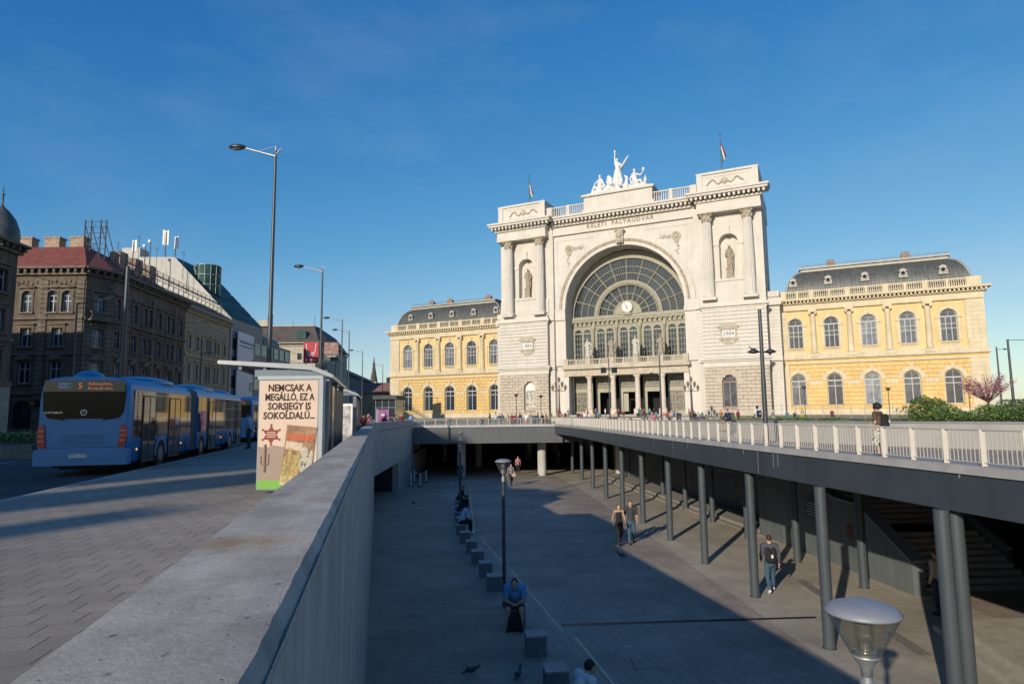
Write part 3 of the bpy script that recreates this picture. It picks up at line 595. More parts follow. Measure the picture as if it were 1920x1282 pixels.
def archwindow(par,x,y,zb,zs,hw,fm,gm,nv=1,bars=(.55,),fan=2,th=.11,name='window'):
    """round-headed window: frame with bars, and its pane"""
    b=MB(); b.arc(x,zs,hw-th,hw,y-.05,y+.06,n=16); 
    for q in(-1,1): sx=x+q*(hw-th/2); b.box(sx-th/2,sx+th/2,y-.05,y+.06,zb,zs)
    b.box(x-hw,x+hw,y-.05,y+.06,zb-.0,zb+th); b.box(x-hw+th,x+hw-th,y-.045,y+.055,zs-.12,zs+.1)
    for i in range(nv): xx=x-hw+(i+1)*2*hw/(nv+1); b.box(xx-th*.45,xx+th*.45,y-.04,y+.05,zb+th,zs-.12)
    for f in bars: zz=zb+(zs-zb)*f; b.box(x-hw+th,x+hw-th,y-.035,y+.045,zz-th*.45,zz+th*.45)
    for i in range(fan): t=pi*(i+1)/(fan+1); b.tube((x,y,zs),(x+(hw-th)*math.cos(t),y,zs+(hw-th)*math.sin(t)),th*.3,th*.3,4)
    f=b.build(name,fm,par); b=MB(); b.disc(x,zs,hw-.02,y+.03,0,pi,16); b.quad((x-hw+.02,y+.03,zb),(x+hw-.02,y+.03,zb),(x+hw-.02,y+.03,zs),(x-hw+.02,y+.03,zs)); b.build('pane',gm,f)
    return f
for s in(-1,1):
    x0,x1=(16.0,27.5) if s>0 else (-27.5,-16.0); cx=21.3*s; wx=20.4*s
    b=MB(); b.wall(x0,x1,.0,11.2,0,[(wx,1.3,2.4,7.1,True)],.7); b.box(x0,x1,.9,14,0,22.4); B(b,'tower_base',mat('joint_grey_limestone',(.3,.255,.2),.9,noise=.1))
    b=MB(); courses(b,x0-.0,x1+.0,0,1.9,9.9,.66,[(wx,1.3,2.4,7.1)],.14,.1,1.5); b.box(x0-.25,x1+.25,-.3,.0,0,1.9)
    for k in range(9): # voussoirs round the window
        t=pi*(k+.5)/9; b.arc(wx,7.1,1.36,2.5,-.13,-.0,t-.155,t+.155,n=2)
    B(b,'rustication',ST2)
    b=MB(); b.box(x0-.35,x1+.35,-.4,-.0,10.9,11.25); b.box(x0-.6,x1+.6,-.7,-.0,11.25,11.65); b.box(x0-.12,x1+.12,-.13,0,9.95,10.9); B(b,'string_course',ST)
    b=MB(); b.box(x0,x1,-.03,.9,11.2,21.3); B(b,'upper_core',mat('joint_cream_limestone',(.4,.36,.31),.9,noise=.08)); b=MB(); courses(b,x0,x1,-.03,11.7,21.0,.72,(),.12,.1); B(b,'upper_rustication',ST)
    b=MB(); b.box(x0-.2,x1+.2,-.25,0,20.9,21.3); b.box(x0-.5,x1+.5,-.6,.1,21.3,21.75); b.box(x0-.1,x1+.1,-.2,.1,21.75,22.6); B(b,'tower_ledge',ST)
    b=MB(); b.wall(x0,x1,22.6,39.6,1.0,[(cx,1.72,26.8,33.8,True)],1.3); b.box(cx-1.75,cx+1.75,2.3,2.5,26,36)
    b.box(x0,x1,2.6,13,22.6,39.6); b.box(x0,cx-2.9,.7,1.0,22.6,26.2);b.box(cx+2.9,x1,.7,1.0,22.6,26.2);b.box(cx-2.9,cx+2.9,.8,1.0,22.6,26.3); B(b,'tower_shaft',ST)
    b=MB(); b.arc(cx,33.8,1.75,2.55,.8,1.0,n=20)
    for q in(-1,1): b.box(min(cx+q*1.75,cx+q*2.5),max(cx+q*1.75,cx+q*2.5),.85,1.0,26.8,33.3); b.box(min(cx+q*1.7,cx+q*2.75),max(cx+q*1.7,cx+q*2.75),.72,1.0,33.3,33.8)
    b.box(cx-2.8,cx+2.8,.62,1.0,26.3,26.8); b.box(cx-.35,cx+.35,.5,1.0,35.4,37.0); B(b,'niche_surround',ST)
    for c in((17.6,25.0) if s>0 else (-17.6,-25.0)): fluted(c,-.05,22.6,39.6,.92)
    b=MB(); b.box(x0-.1,x1+.1,-.8,1.2,39.6,40.6); b.box(x0-.05,x1+.05,-.7,1.2,40.6,41.7); b.box(x0-.35,x1+.35,-1.0,1.2,41.7,42.1); b.box(x0-1.5,x1+1.5,-2.1,1.4,42.75,43.2); b.box(x0-1.75,x1+1.75,-2.35,1.4,43.2,43.6)
    b.box(x0-.1,x1+.1,1.3,14,39.6,43.5); dent(b,x0-.8,x1+.8,-.99,42.15,.42,.58,.85,.85); dent(b,x0-.3,x1+.3,-.99,41.75,.16,.3,.12,.34); B(b,'cornice',ST)
    b=MB(); b.box(x0+.3,x1-.3,-.2,9,43.6,47.3); b.box(x0+.05,x1-.05,-.45,9.2,47.3,47.75); b.box(x0+.1,x0+1.2,-.4,9,43.6,47.3); b.box(x1-1.2,x1-.1,-.4,9,43.6,47.3); b.box(x0+.2,x1-.2,-.5,.0,43.6,44.1)
    b.box(x0+2.0,x1-2.0,-.28,-.2,44.5,44.6);b.box(x0+2.0,x1-2.0,-.28,-.2,46.7,46.8)
    B(b,'attic',ST)
    b=MB(); rr=random.Random(4)
    for k in range(34):
        t=k/33*2-1; b.ell((cx+t*3.3,-.3,45.7+.45*math.cos(t*9)+rr.uniform(-.1,.1)),(.19,.14,.17),6,4)
    b.ell((cx,-.3,45.7),(.55,.2,.6),10,6); B(b,'relief_garland',STC)
    # plaque
    px_=20.7*s; b=MB(); b.box(px_-1.45,px_+1.45,-.3,-.1,15.2,17.0); b.box(px_-1.7,px_+1.7,-.42,-.1,15.0,15.25); b.xz([(px_-.9,14.2),(px_+.9,14.2),(px_+1.5,15.0),(px_-1.5,15.0)],-.3,-.1)
    b.box(px_-1.6,px_+1.6,-.45,-.1,17.0,17.3); n=10; b.xz([(px_-1.95,17.3),(px_+1.95,17.3)]+[(px_+1.95*math.cos(pi*i/n)*1.0,17.35+.85*math.sin(pi*i/n)) for i in range(0,n+1)],-.5,-.1); pq=B(b,'plaque',STC)
    b=MB(); b.box(px_-1.15,px_+1.15,-.33,-.3,15.45,16.75); b.build('tablet',STW,pq); text('1904' if s>0 else '1884',1.0,mat('engraved_grey',(.1,.1,.1),.8,noise=0),pq,(px_,-.345,16.1),ext=.005)
    if s>0: archwindow(sta,wx,.55,2.4,7.1,1.28,mat('brown_window_frame',(.3,.18,.11),.6,noise=.05),GL2,1,(),1,.16)
    else:
        f=archwindow(sta,wx,.55,2.4,7.1,1.28,FRM,mat('poster_covered_glass',(.5,.47,.4),.4,noise=.5,scale=2),1,(.4,),0,.14)
        b=MB(); b.disc(wx,7.1,1.1,.47,0,pi,16); b.quad((wx-1.1,.47,6.5),(wx+1.1,.47,6.5),(wx+1.1,.47,7.1),(wx-1.1,.47,7.1)); b.build('white_panel',WHITE,f)
    # stepped inner pilaster between tower and arch
    a,c=(14.9,16.0) if s>0 else(-16.0,-14.9)
    b=MB(); b.box(a,c,.95,3,0,43); courses(b,a,c,.95,1.9,21,.64,(),.08,.08)
    b.box(a-.1,c+.1,.6,1,10.9,11.6);b.box(a-.1,c+.1,.5,1,21.3,22.6); b.box(a-.05,c+.05,-.2,1,42.75,43.55); B(b,'inner_pilaster',ST)
    b=MB(); a,c=(27.5,29.6) if s>0 else(-29.6,-27.5); b.box(a,c,3.0,9,0,23); courses(b,a,c,3.0,1.9,21,.64,(),.08,.08); b.box(a-.1,c+.1,2.5,3,10.9,11.6);b.box(a-.1,c+.3,2.4,3,21.3,22.6); b.box(a,c,3,9,22.6,24); B(b,'outer_pilaster',ST)
# --- arch block
CZ=23.6
b=MB(); b.wall(-14.9,14.9,11.6,39.8,1.6,[(0,12.5,11.6,CZ,True)],3.9)
b.box(-14.9,14.9,5.6,16,37,43); b.box(-14.9,-12.5,1.9,5.5,0,11.6); b.box(12.5,14.9,1.9,5.5,0,11.6); B(b,'arch_block',ST)
b=MB(); b.arc(0,CZ,13.75,14.75,1.25,1.6,n=48); b.arc(0,CZ,12.5,13.1,1.35,1.62,n=48); B(b,'archivolt',ST)
b=MB(); b.arc(0,CZ,13.1,13.75,1.4,1.6,n=48); rr=random.Random(2)
for i in range(120):
    t=pi*(i+.5)/120; b.ell((13.42*math.cos(t),1.35,CZ+13.42*math.sin(t)),(.17,.13,.17),5,4)
b.box(-.75,.75,.7,1.6,36.4,39.4); b.ell((0,.75,38.2),(.8,.45,.8),10,8); b.ell((0,.7,36.9),(.45,.35,.6),8,6); b.ell((-.75,.8,39.1),(.35,.3,.35),8,6); b.ell((.75,.8,39.1),(.35,.3,.35),8,6); B(b,'carved_garland_band',STC)
for s in(-1,1):
    b=MB(); b.box(*sorted((s*12.5,s*14.85)),1.3,1.6,22.3,CZ); b.box(*sorted((s*12.4,s*15.0)),1.1,1.6,21.3,22.3); b.box(*sorted((s*12.5,s*14.8)),1.45,1.6,11.6,21.3); B(b,'impost_pier',ST)
    # spandrel panel with roundel
    b=MB(); cx,cz=s*11.4,36.6; b.arc(cx,cz,.55,.95,1.4,1.6,0,2*pi,n=16); rr=random.Random(7)
    b.ell((cx,1.5,cz),(.45,.16,.45),10,6)
    for k in range(46):
        t=rr.random(); 
        if k%2: q=(cx+s*rr.uniform(-.3,.5),cz-.9-t*3.4)
        else: q=(cx-s*(.9+t*3.4),cz+rr.uniform(-.3,.5))
        e=(1-t)*.16+.08; b.ell((q[0],1.55,q[1]),(e,.12,e),5,4)
    B(b,'spandrel_relief',STC)
    b=MB(); b.box(*sorted((s*14.1,s*14.3)),1.52,1.6,26,38.6); b.box(*sorted((s*5.5,s*14.3)),1.52,1.6,38.6,38.8); b.arc(0,CZ,15.25,15.4,1.52,1.6,(.05 if s>0 else pi-1.15),(1.15 if s>0 else pi-.05),n=20) if False else None; B(b,'spandrel_frame',ST)
b=MB(); b.box(-14.9,14.9,1.1,1.6,39.8,40.2); b.box(-14.9,14.9,1.25,1.6,40.2,41.7); b.box(-14.9,14.9,.7,1.6,41.7,42.1); b.box(-14.9,14.9,-.35,1.6,42.75,43.2); b.box(-14.9,14.9,-.6,1.6,43.2,43.6); b.box(-14.9,14.9,1.6,15.9,39.8,43.4)
dent(b,-14.6,14.6,.71,42.15,.42,.58,.85,.85); dent(b,-14.7,14.7,.7,41.75,.16,.3,.1,.34); B(b,'cornice',ST)
text('KELETI  PÁLYAUDVAR',1.25,mat('bronze_letters',(.2,.12,.05),.6,.0,noise=.05),sta,(0,1.22,40.95),ext=.05,sx=.98,bold=.012,sp=1.22)
b=MB(); b.box(-7.3,7.3,0,6,43.6,46.9); b.box(-7.7,7.7,-.4,6.3,46.9,47.4); b.box(-7.6,7.6,-.3,.2,43.6,44.2); B(b,'pedestal',ST)
for s in(-1,1):
    b=MB()
    for (u,v) in((7.4,10.6),(11.3,14.7)): baluster_run(b,*sorted((s*u,s*v)),.3,43.6,45.9,.42,.13)
    b.box(*sorted((s*10.6,s*11.3)),.2,.8,43.6,46.0); b.box(*sorted((s*14.7,s*15.9)),.2,.8,43.6,46.0); B(b,'attic_balustrade',ST)
# --- great fanlight
GY=5.5; LZ=22.1
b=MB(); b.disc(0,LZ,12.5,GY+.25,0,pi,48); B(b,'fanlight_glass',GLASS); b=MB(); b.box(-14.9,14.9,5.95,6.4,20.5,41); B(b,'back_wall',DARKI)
b=MB(); b.arc(0,LZ,12.05,13.8,GY-.1,GY+.2,n=48); b.arc(0,LZ,6.55,7.35,GY-.25,GY+.2,n=40); b.arc(0,LZ,0,2.8,GY-.3,GY+.2,n=24); b.arc(0,LZ,6.25,6.4,GY-.3,GY+.2,n=40); b.arc(0,LZ,2.8,3.05,GY-.4,GY+.2,n=24)
b.box(-12.5,12.5,GY-.3,GY+.2,LZ-.3,LZ+.15); 
for i in range(60): t=pi*(i+.5)/60; b.ell((6.9*math.cos(t),GY-.28,LZ+6.9*math.sin(t)),(.12,.06,.12),6,4)
B(b,'fanlight_rings',OLIVE)
b=MB()
for i in range(1,10):
    t=pi*i/10
    for r0,r1 in((3,6.4),(7.3,12.1)): b.tube((r0*math.cos(t),GY,LZ+r0*math.sin(t)),(r1*math.cos(t),GY,LZ+r1*math.sin(t)),.09,.09,5)
for i in range(60):
    t=pi*(i+.5)/60; b.tube((7.5*math.cos(t),GY+.1,LZ+7.5*math.sin(t)),(11.7*math.cos(t),GY+.1,LZ+11.7*math.sin(t)),.03,.03,4,False)
for i in range(30):
    t=pi*(i+.5)/30; b.tube((3*math.cos(t),GY+.1,LZ+3*math.sin(t)),(6*math.cos(t),GY+.1,LZ+6*math.sin(t)),.03,.03,4,False)
for r in(4.5,8.9,10.3): b.arc(0,LZ,r-.05,r+.05,GY,GY+.12,n=40)
B(b,'fanlight_bars',OLD)
ck=MB(); ck.tube((0,GY-.75,LZ+1.55),(0,GY-.3,LZ+1.55),1.3,1.3,28); ck.box(-.9,.9,GY-.7,GY-.3,LZ-.1,LZ+.3); co=B(ck,'clock',OLIVE)
b=MB(); b.disc(0,LZ+1.55,1.12,GY-.77); b.build('clock_face',mat('white_dial',(.62,.61,.57),.4,noise=0),co)
b=MB()
for i in range(12): t=2*pi*i/12; b.tube((.92*math.sin(t),GY-.79,LZ+1.55+.92*math.cos(t)),(1.06*math.sin(t),GY-.79,LZ+1.55+1.06*math.cos(t)),.05,.05,4)
b.build('hour_marks',BLACK,co)
for ang,l,r in((rad(164),.62,.07),(rad(178),.92,.045)) if False else ((rad(168),.6,.11),(rad(-32),.88,.08)):
    b=MB(); b.tube((-.12*math.sin(ang),GY-.8,LZ+1.55-.12*math.cos(ang)),(l*math.sin(ang),GY-.8,LZ+1.55+l*math.cos(ang)),r,r*.5,5); b.build('hand',BLACK,co)
# --- colonnade storey
b=MB(); b.box(-12.5,12.5,GY-.6,GY+.2,21.05,21.5); b.box(-12.5,12.5,GY-.75,GY+.2,21.5,21.8); dent(b,-12.2,12.2,GY-.6,20.65,.3,.4,.5,.98); b.box(-12.5,12.5,GY-.2,GY+.2,20.2,21.05); B(b,'bracket_ledge',OLIVE)
ops=[]
for kx in range(-2,3):
    for d in(-1.02,1.02): ops.append((kx*5.05+d,.86,13.1,18.7,True))
b=MB(); b.wall(-12.5,12.5,11.6,20.2,GY,ops,.35); B(b,'colonnade_wall',OLIVE)
for o in ops: archwindow(sta,o[0],GY+.15,13.1,18.7,.86,OLD,GLASS,2,(.2,.4,.6,.8),2,.07)
for x in(-7.57,-2.52,2.52,7.57):
    b=MB(); b.box(x-.32,x+.32,GY-.5,GY,12.8,13.5); b.lathe([(.2,0),(.17,5.3),(.28,5.8),(.3,6.0)],(x,GY-.25,13.5),10); b.box(x-.35,x+.35,GY-.55,GY,19.5,20.2); B(b,'slim_column',OLIVE)
# --- portico
b=MB(); b.box(-12.9,12.9,1.0,GY,9.3,9.9); b.box(-12.7,12.7,1.15,GY,9.9,10.7); b.box(-13.2,13.2,.5,GY,10.7,11.2); b.box(-13,13,.8,GY,11.2,11.5); B(b,'portico_entablature',STP)
for i in range(5):
    x=-5.05*2+5.05*i; bb=MB(); baluster_run(bb,x-2.1,x-.15,1.1,11.5,12.8,.3,.09,.3); baluster_run(bb,x+.15,x+2.1,1.1,11.5,12.8,.3,.09,.3); bb.box(x-.15,x+.15,1.08,1.42,11.5,12.85); B(bb,'balcony_balustrade',STP)
for x in(-12.4,-7.57,-2.52,2.52,7.57,12.4):
    b=MB(); b.box(x-.5,x+.5,.9,1.6,11.5,12.95); B(b,'balustrade_pier',STP)
    if abs(x)<10:
        b=MB(); b.box(x-.72,x+.72,1.15,2.6,1.3,2.4); b.lathe([(.62,0),(.58,.3),(.52,.35),(.5,5.5),(.47,6.1),(.62,6.4),(.68,6.6)],(x,1.87,2.4),20); b.box(x-.65,x+.65,1.2,2.5,9.0,9.3); B(b,'portico_column',mat('pinkish_limestone_column',(.58,.5,.42),.8,noise=.08))
    else:
        b=MB(); b.box(x-.5,x+.5,1.2,2.4,0,9.3); B(b,'portico_pier',ST)
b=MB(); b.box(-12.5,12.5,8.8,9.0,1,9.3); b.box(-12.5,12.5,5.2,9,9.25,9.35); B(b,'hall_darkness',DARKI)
ORN=mat('bronze_lattice_glass',(.11,.1,.075),.4,noise=.6,scale=1.6,spec=.6)
for i in range(5):
    x=-5.05*2+5.05*i; mid=abs(i-2)<2; w2=2.05
    b=MB(); z0=5.9 if mid else 1.4
    for q in(-w2,w2): b.box(x+q-.1,x+q+.1,4.9,5.1,1.4,9.25)
    b.box(x-w2,x+w2,4.9,5.1,9.05,9.25); b.box(x-w2,x+w2,4.88,5.12,5.9,6.6); b.box(x-w2,x+w2,4.9,5.1,6.6,6.75)
    for q in(-1.55,1.55): b.box(x+q-.05,x+q+.05,4.95,5.06,6.75,9.05)
    for zz in(7.2,8.6): b.box(x-w2,x+w2,4.95,5.05,zz-.05,zz+.05)
    for q in range(-3,4): b.box(x+q*.45-.03,x+q*.45+.03,4.97,5.04,8.65,9.05); b.box(x+q*.45-.03,x+q*.45+.03,4.97,5.04,6.75,7.15)
    if not mid:
        for q in(-1.4,-.75,.75,1.4): b.box(x+q-.05,x+q+.05,4.95,5.06,1.4,5.9)
        for zz in(1.9,3.6,5.2): b.box(x-w2,x+w2,4.95,5.05,zz-.06,zz+.06)
        b.box(x-w2,x+w2,4.85,5.1,1.3,2.0)
    else:
        b.box(x-w2,x-1.35,4.9,5.1,1.4,5.9); b.box(x-1.2,x-.2,4.7,4.76,1.9,5.6) if i==2 else None
    ds=B(b,'door_screen',OLD)
    b=MB(); b.quad((x-w2,5.02,6.75),(x+w2,5.02,6.75),(x+w2,5.02,9.05),(x-w2,5.02,9.05))
    if not mid: b.quad((x-w2,5.02,2.0),(x+w2,5.02,2.0),(x+w2,5.02,5.9),(x-w2,5.02,5.9))
    b.build('screen_glass',ORN,ds)
    rr=random.Random(i); b=MB()
    for k in range(40):
        zz=rr.uniform(6.9,8.9) if (mid or k%2) else rr.uniform(2.2,5.6); b.ell((x+rr.uniform(-1.4,1.4),4.97,zz),(rr.uniform(.05,.16),.03,rr.uniform(.05,.16)),6,4)
    b.build('wrought_ornament',OLD,ds)
# --- steps in front
b=MB()
for i in range(4): b.box(-15+i*.3,15-i*.3,-3.2+i*.45,5,.5,.95+.115*i); 
B(b,'entrance_steps',mat('grey_step_stone',(.36,.33,.29),.8,noise=.12))
# --- wings
UPW=[32.0+6.03*i for i in range(5)]
b=MB(); b.arc(0,0,1.28,1.75,0,.14,n=18); b.box(-.2,.2,-.16,.14,1.45,2.2)
for q in(-1,1): b.box(min(q*1.28,q*1.6),max(q*1.28,q*1.6),0,.14,-4.2,-.3); b.box(min(q*1.2,q*2.0),max(q*1.2,q*2.0),-.1,.14,-.3,0); b.box(min(q*1.75,q*1.9),max(q*1.75,q*1.9),.02,.14,-4.2,-.3)
b.box(-2.05,2.05,-.12,.14,-5.5,-5.25); baluster_run(b,-1.35,1.35,-.08,-5.25,-4.3,.36,.1,.22); UPT=b
b=MB(); b.arc(0,0,1.36,2.05,0,.14,n=18); b.box(-.3,.3,-.2,.14,1.5,2.35); LOT=b
b=MB(); b.arc(0,0,.34,.52,-.1,.35,0,2*pi,n=14); b.box(-.7,.7,-.12,.9,-.8,-.6); b.box(-.66,-.5,-.1,.7,-.62,.05); b.box(.5,.66,-.1,.7,-.62,.05); b.xz([(-.7,.35),(.7,.35),(.4,.72),(0,.9),(-.4,.72)],-.12,.5); b.box(-.48,.48,.05,1.2,-.6,.45); DOR=b
RIB=mat('pale_zinc_ribs',(.34,.33,.3),.6,.2,noise=.1)
for s in(-1,1):
    xs=[s*u for u in UPW]; X=lambda a,c:sorted((s*a,s*c)); Y0=6.0
    lo,hi=X(29.6,61.1)
    b=MB(); b.wall(*X(29.6,61.1),0,10.2,Y0,[(x,1.3,2.55,7.1,True) for x in xs],.55); B(b,'lower_wall',mat('dirty_ochre_joint',(.56,.38,.155),.9,noise=.1))
    b=MB(); courses(b,*X(30.6,58.6),Y0,1.9,10.1,.75,[(x,2.05,2.5,7.05,1.33) for x in xs],.12,.1,1.25); B(b,'banded_masonry',YEL)
    b=MB(); b.wall(*X(29.6,61.1),11.5,20.3,Y0,[(x,1.25,12.95,17.55,True) for x in xs],.55); b.box(*X(29.6,61.1),Y0+.9,20,11.4,22); B(b,'upper_wall',YEL2)
    b=MB(); b.box(*X(29.4,61.4),Y0-.25,Y0+.02,.2,1.9); b.box(*X(29.6,61.15),Y0-.14,Y0-.0,6.55,7.05) if False else None
    for i in range(6):
        a=[30.6]+[u+2.05 for u in UPW]; c=[u-2.05 for u in UPW]+[58.6]
        if c[i]>a[i]: b.box(*X(a[i],c[i]),Y0-.13,Y0,6.35,7.05)
    b.box(*X(29.4,61.4),Y0-.3,Y0+.9,10.2,10.5); B(b,'plinth_and_band',CREAM)
    b=MB(); b.box(*X(29.6,61.3),Y0-.1,Y0+.9,10.5,11.1); B(b,'frieze',YEL)
    b=MB(); b.box(*X(29.4,61.7),Y0-.6,Y0+.9,11.1,11.5); b.box(*X(29.5,61.4),Y0-.35,Y0,10.95,11.1); b.box(*X(29.5,61.3),Y0-.42,Y0,11.5,12.1) 
    B(b,'string_course',CREAM)
    b=MB()   # end pilasters
    for (a,c,y) in((58.6,61.3,.22),(29.6,30.5,.2)):
        b=MB(); u,v=X(a,c); b.box(u,v,Y0-y,Y0,.9,10.2) ; courses(b,u,v,Y0-y,1.9,10.1,.68,(),.05,.06); b.box(u,v,Y0-y,Y0,12.1,20.3); courses(b,u,v,Y0-y,12.8,19.6,.72,(),.05,.06)
        B(b,'corner_pilaster',CREAM)
    b=MB(); b.box(*X(61.1,61.35),Y0,20,.5,22); B(b,'side_wall',CREAM)
    b=MB(); b.box(*X(29.6,61.3),Y0-.45,Y0+.9,20.3,20.7); b.box(*X(29.6,61.3),Y0-.3,Y0+.9,20.7,21.5); b.box(*X(29.6,61.9),Y0-.75,Y0+.9,21.5,21.65); b.box(*X(29.6,62.4),Y0-1.25,Y0+.9,22.1,22.45)
    dent(b,*X(30,61.6),Y0-.3,21.66,.3,.42,.72,.62); B(b,'cornice',CREAM)
    b=MB(); xsb=[30.2]+[u+3.0 for u in UPW[:-1]]+[59.6]
    for a,c in zip(xsb[:-1],xsb[1:]):
        mid=(a+c)/2; baluster_run(b,*X(a+.45,mid-.2),Y0-.15,22.45,24.0,.3,.1,.25); baluster_run(b,*X(mid+.2,c-.45),Y0-.15,22.45,24.0,.3,.1,.25); b.box(*X(mid-.2,mid+.2),Y0-.17,Y0+.15,22.45,24.03)
        b.box(*X(a-.45,a+.45),Y0-.22,Y0+.15,22.45,24.1)
    b.box(*X(59.1,61.2),Y0-.22,Y0+.3,22.45,24.1); b.box(*X(60.9,61.2),Y0+.3,19,22.45,24.1); b.box(*X(29.6,61),Y0+.9,19.5,22.0,22.6); B(b,'roof_balustrade',CREAM)
    # roof: convex pavilion
    xa,xb,ya,yb=30.6,60.2,Y0+.9,Y0+13; n=10; V=[];F=[]
    for i in range(n+1):
        h=i/n; q=3.4*(1-math.sqrt(max(0,1-(h*.985)**2))); z=22.6+h*5.7
        P=[(xa+q,ya+q),(xb-q,ya+q),(xb-q,yb-q),(xa+q,yb-q)]; V+=[(s*p[0],p[1],z) for p in P]
    for i in range(n):
        for j in range(4): a=4*i+j;c=4*i+(j+1)%4; F.append((a,c,c+4,a+4) if s>0 else (c,a,a+4,c+4))
    b=MB(); b.add(V,F)
    b.poly([V[-4],V[-3],V[-2],V[-1]]); B(b,'roof',ZINC)
    b=MB()   # hips and seams
    for j in range(4):
        pts=[(V[4*i+j][0],V[4*i+j][1],V[4*i+j][2]) for i in range(n+1)]; b.path(pts,.2,6)
    B(b,'roof_ribs',RIB)
    b=MB()
    for k in range(46):
        x=xa+.6+(xb-xa-1.2)*k/45; pts=[]
        for i in range(n+1):
            h=i/n; q=3.4*(1-math.sqrt(max(0,1-(h*.985)**2)))
            if xa+q<x<xb-q: pts.append((s*x,ya+q-.02,22.6+h*5.7))
        if len(pts)>1: b.path(pts,.035,4)
    B(b,'roof_seams',ZINC)
    t0=3.0
    b=MB(); b.box(*X(xa+t0-.2,xb-t0+.2),ya+t0-.6,yb-t0+.6,28.2,28.75); b.box(*X(xa+t0-.5,xb-t0+.5),ya+t0-.95,yb-t0+.9,28.75,29.05); B(b,'roof_terrace_band',RIB)
    b=MB(); 
    for k in range(70): x=s*(xa+t0+(xb-xa-2*t0)*k/69); b.tube((x,ya+t0-.85,29.05),(x,ya+t0-.85,29.75),.03,.012,4)
    u,v=X(xa+t0-.4,xb-t0+.4); b.tube((u,ya+t0-.85,29.35),(v,ya+t0-.85,29.35),.025,.025,4); B(b,'roof_cresting',mat('rusty_iron',(.16,.13,.1),.8,noise=.2))
    for cxx in((38,50.5) if s>0 else (36,47,52.5)):
        b=MB(); b.box(*X(cxx,cxx+1.5),ya+5,ya+6,28.9,30.4)
        for q in range(3): b.tube((s*(cxx+.3+q*.45),ya+5.5,30.4),(s*(cxx+.3+q*.45),ya+5.5,30.9),.14,.14,6)
        B(b,'chimney',mat('chimney_brick',(.3,.2,.14),.9,noise=.2,scale=3))
    lw=None;uw=None;dm=None;ut=None;lt=None
    for i,x in enumerate(xs):
        if uw is None:
            ut=B(UPT,'window_surround',CREAM,loc=(x,Y0-.14,17.55)); lt=B(LOT,'window_arch',CREAM,loc=(x,Y0-.14,7.1))
            uw=archwindow(sta,0,0,-4.6,0,1.25,FRM,GL2,2,(.55,.72),1,.13); uw.location=(x,Y0+.4,17.55)
            lw=archwindow(sta,0,0,-4.55,0,1.3,FRM,GL2 if s>0 else GLASS,1,(.78,),1,.15); lw.location=(x,Y0+.4,7.1)
            dm=B(DOR,'dormer',RIB,loc=(x,Y0+1.0,25.9)); q=MB(); q.disc(0,0,.37,-.02); q.build('dormer_opening',DARKI,dm)
        else:
            for o,l in((uw,(x,Y0+.4,17.55)),(lw,(x,Y0+.4,7.1)),(ut,(x,Y0-.14,17.55)),(lt,(x,Y0-.14,7.1)),(dm,(x,Y0+1.0,25.9))): dup(o,loc=l)
        if i<4:
            xc=s*(UPW[i]+3.015); b=MB(); b.box(xc-.75,xc+.75,Y0-.75,Y0,11.5,12.1); b.lathe([(.62,0),(.6,.25),(.5,.4),(.48,3),(.42,6.9),(.55,7.3)],(xc,Y0-.25,12.1),16)
            b.box(xc-.7,xc+.7,Y0-.8,Y0,19.85,20.3); 
            for q in(-1,1): b.tube((xc+q*.5,Y0-.85,19.65),(xc+q*.5,Y0-.1,19.65),.24,.24,10)
            B(b,'half_column',CREAM)
# --- flags on the towers
def flagpole(x,y,z0,h,lab,wind=1,par=None):
    t=empty('flagpole',sta.matrix_world@Vector((x,y,z0)),sta.rotation_euler.z,lab,'flagpole'); x=y=z0=0
    b=MB(); b.tube((x,y,z0),(x,y,z0+h),.1,.06,8); b.ell((x,y,z0+h),(.14,.14,.14),8,6); b.build('pole',POLEM,t)
    b=MB(); b.lathe([(.7,0),(.5,.5),(.25,.8),(.2,1.5)],(x,y,z0),8)
    for k in range(6): a=k*pi/3; b.tube((x+.8*math.cos(a),y+.8*math.sin(a),z0),(x+.3*math.cos(a),y+.3*math.sin(a),z0+1.4),.06,.06,5)
    b.build('pole_base',mat('grey_cast_iron',(.2,.2,.19),.7,noise=.1),t)
    zt=z0+h*.82; cols=[(.16,.02,.025),(.6,.6,.58),(.02,.14,.07)]; nm=['flag_red','flag_white','flag_green']; b=MB(); N=8
    for k in range(3):
        b.cur=k; V=[];F=[]
        for i in range(N+1):
            u=i/N; xx=x+.08+.95*u*wind; droop=-3.0*u**1.1; yy=y+.22*math.sin(u*7)*u; 
            for e in(0,1): V.append((xx-(.25*(k+e)*u),yy+.1*math.sin(3*(k+e)),zt+droop-(k+e)*.62*(1-.25*u)))
        for i in range(N): F.append((2*i,2*i+1,2*i+3,2*i+2))
        b.add(V,F,True)
    b.build('flag',[mat(a,c,.8,noise=.03) for a,c in zip(nm,cols)],t)
bpy.context.view_layer.update()
flagpole(-21.2,3,47.75,7.6,'flagpole with drooping red white green flag on the left station tower'); flagpole(20.5,3,47.75,8.6,'flagpole with drooping red white green flag on the right station tower')
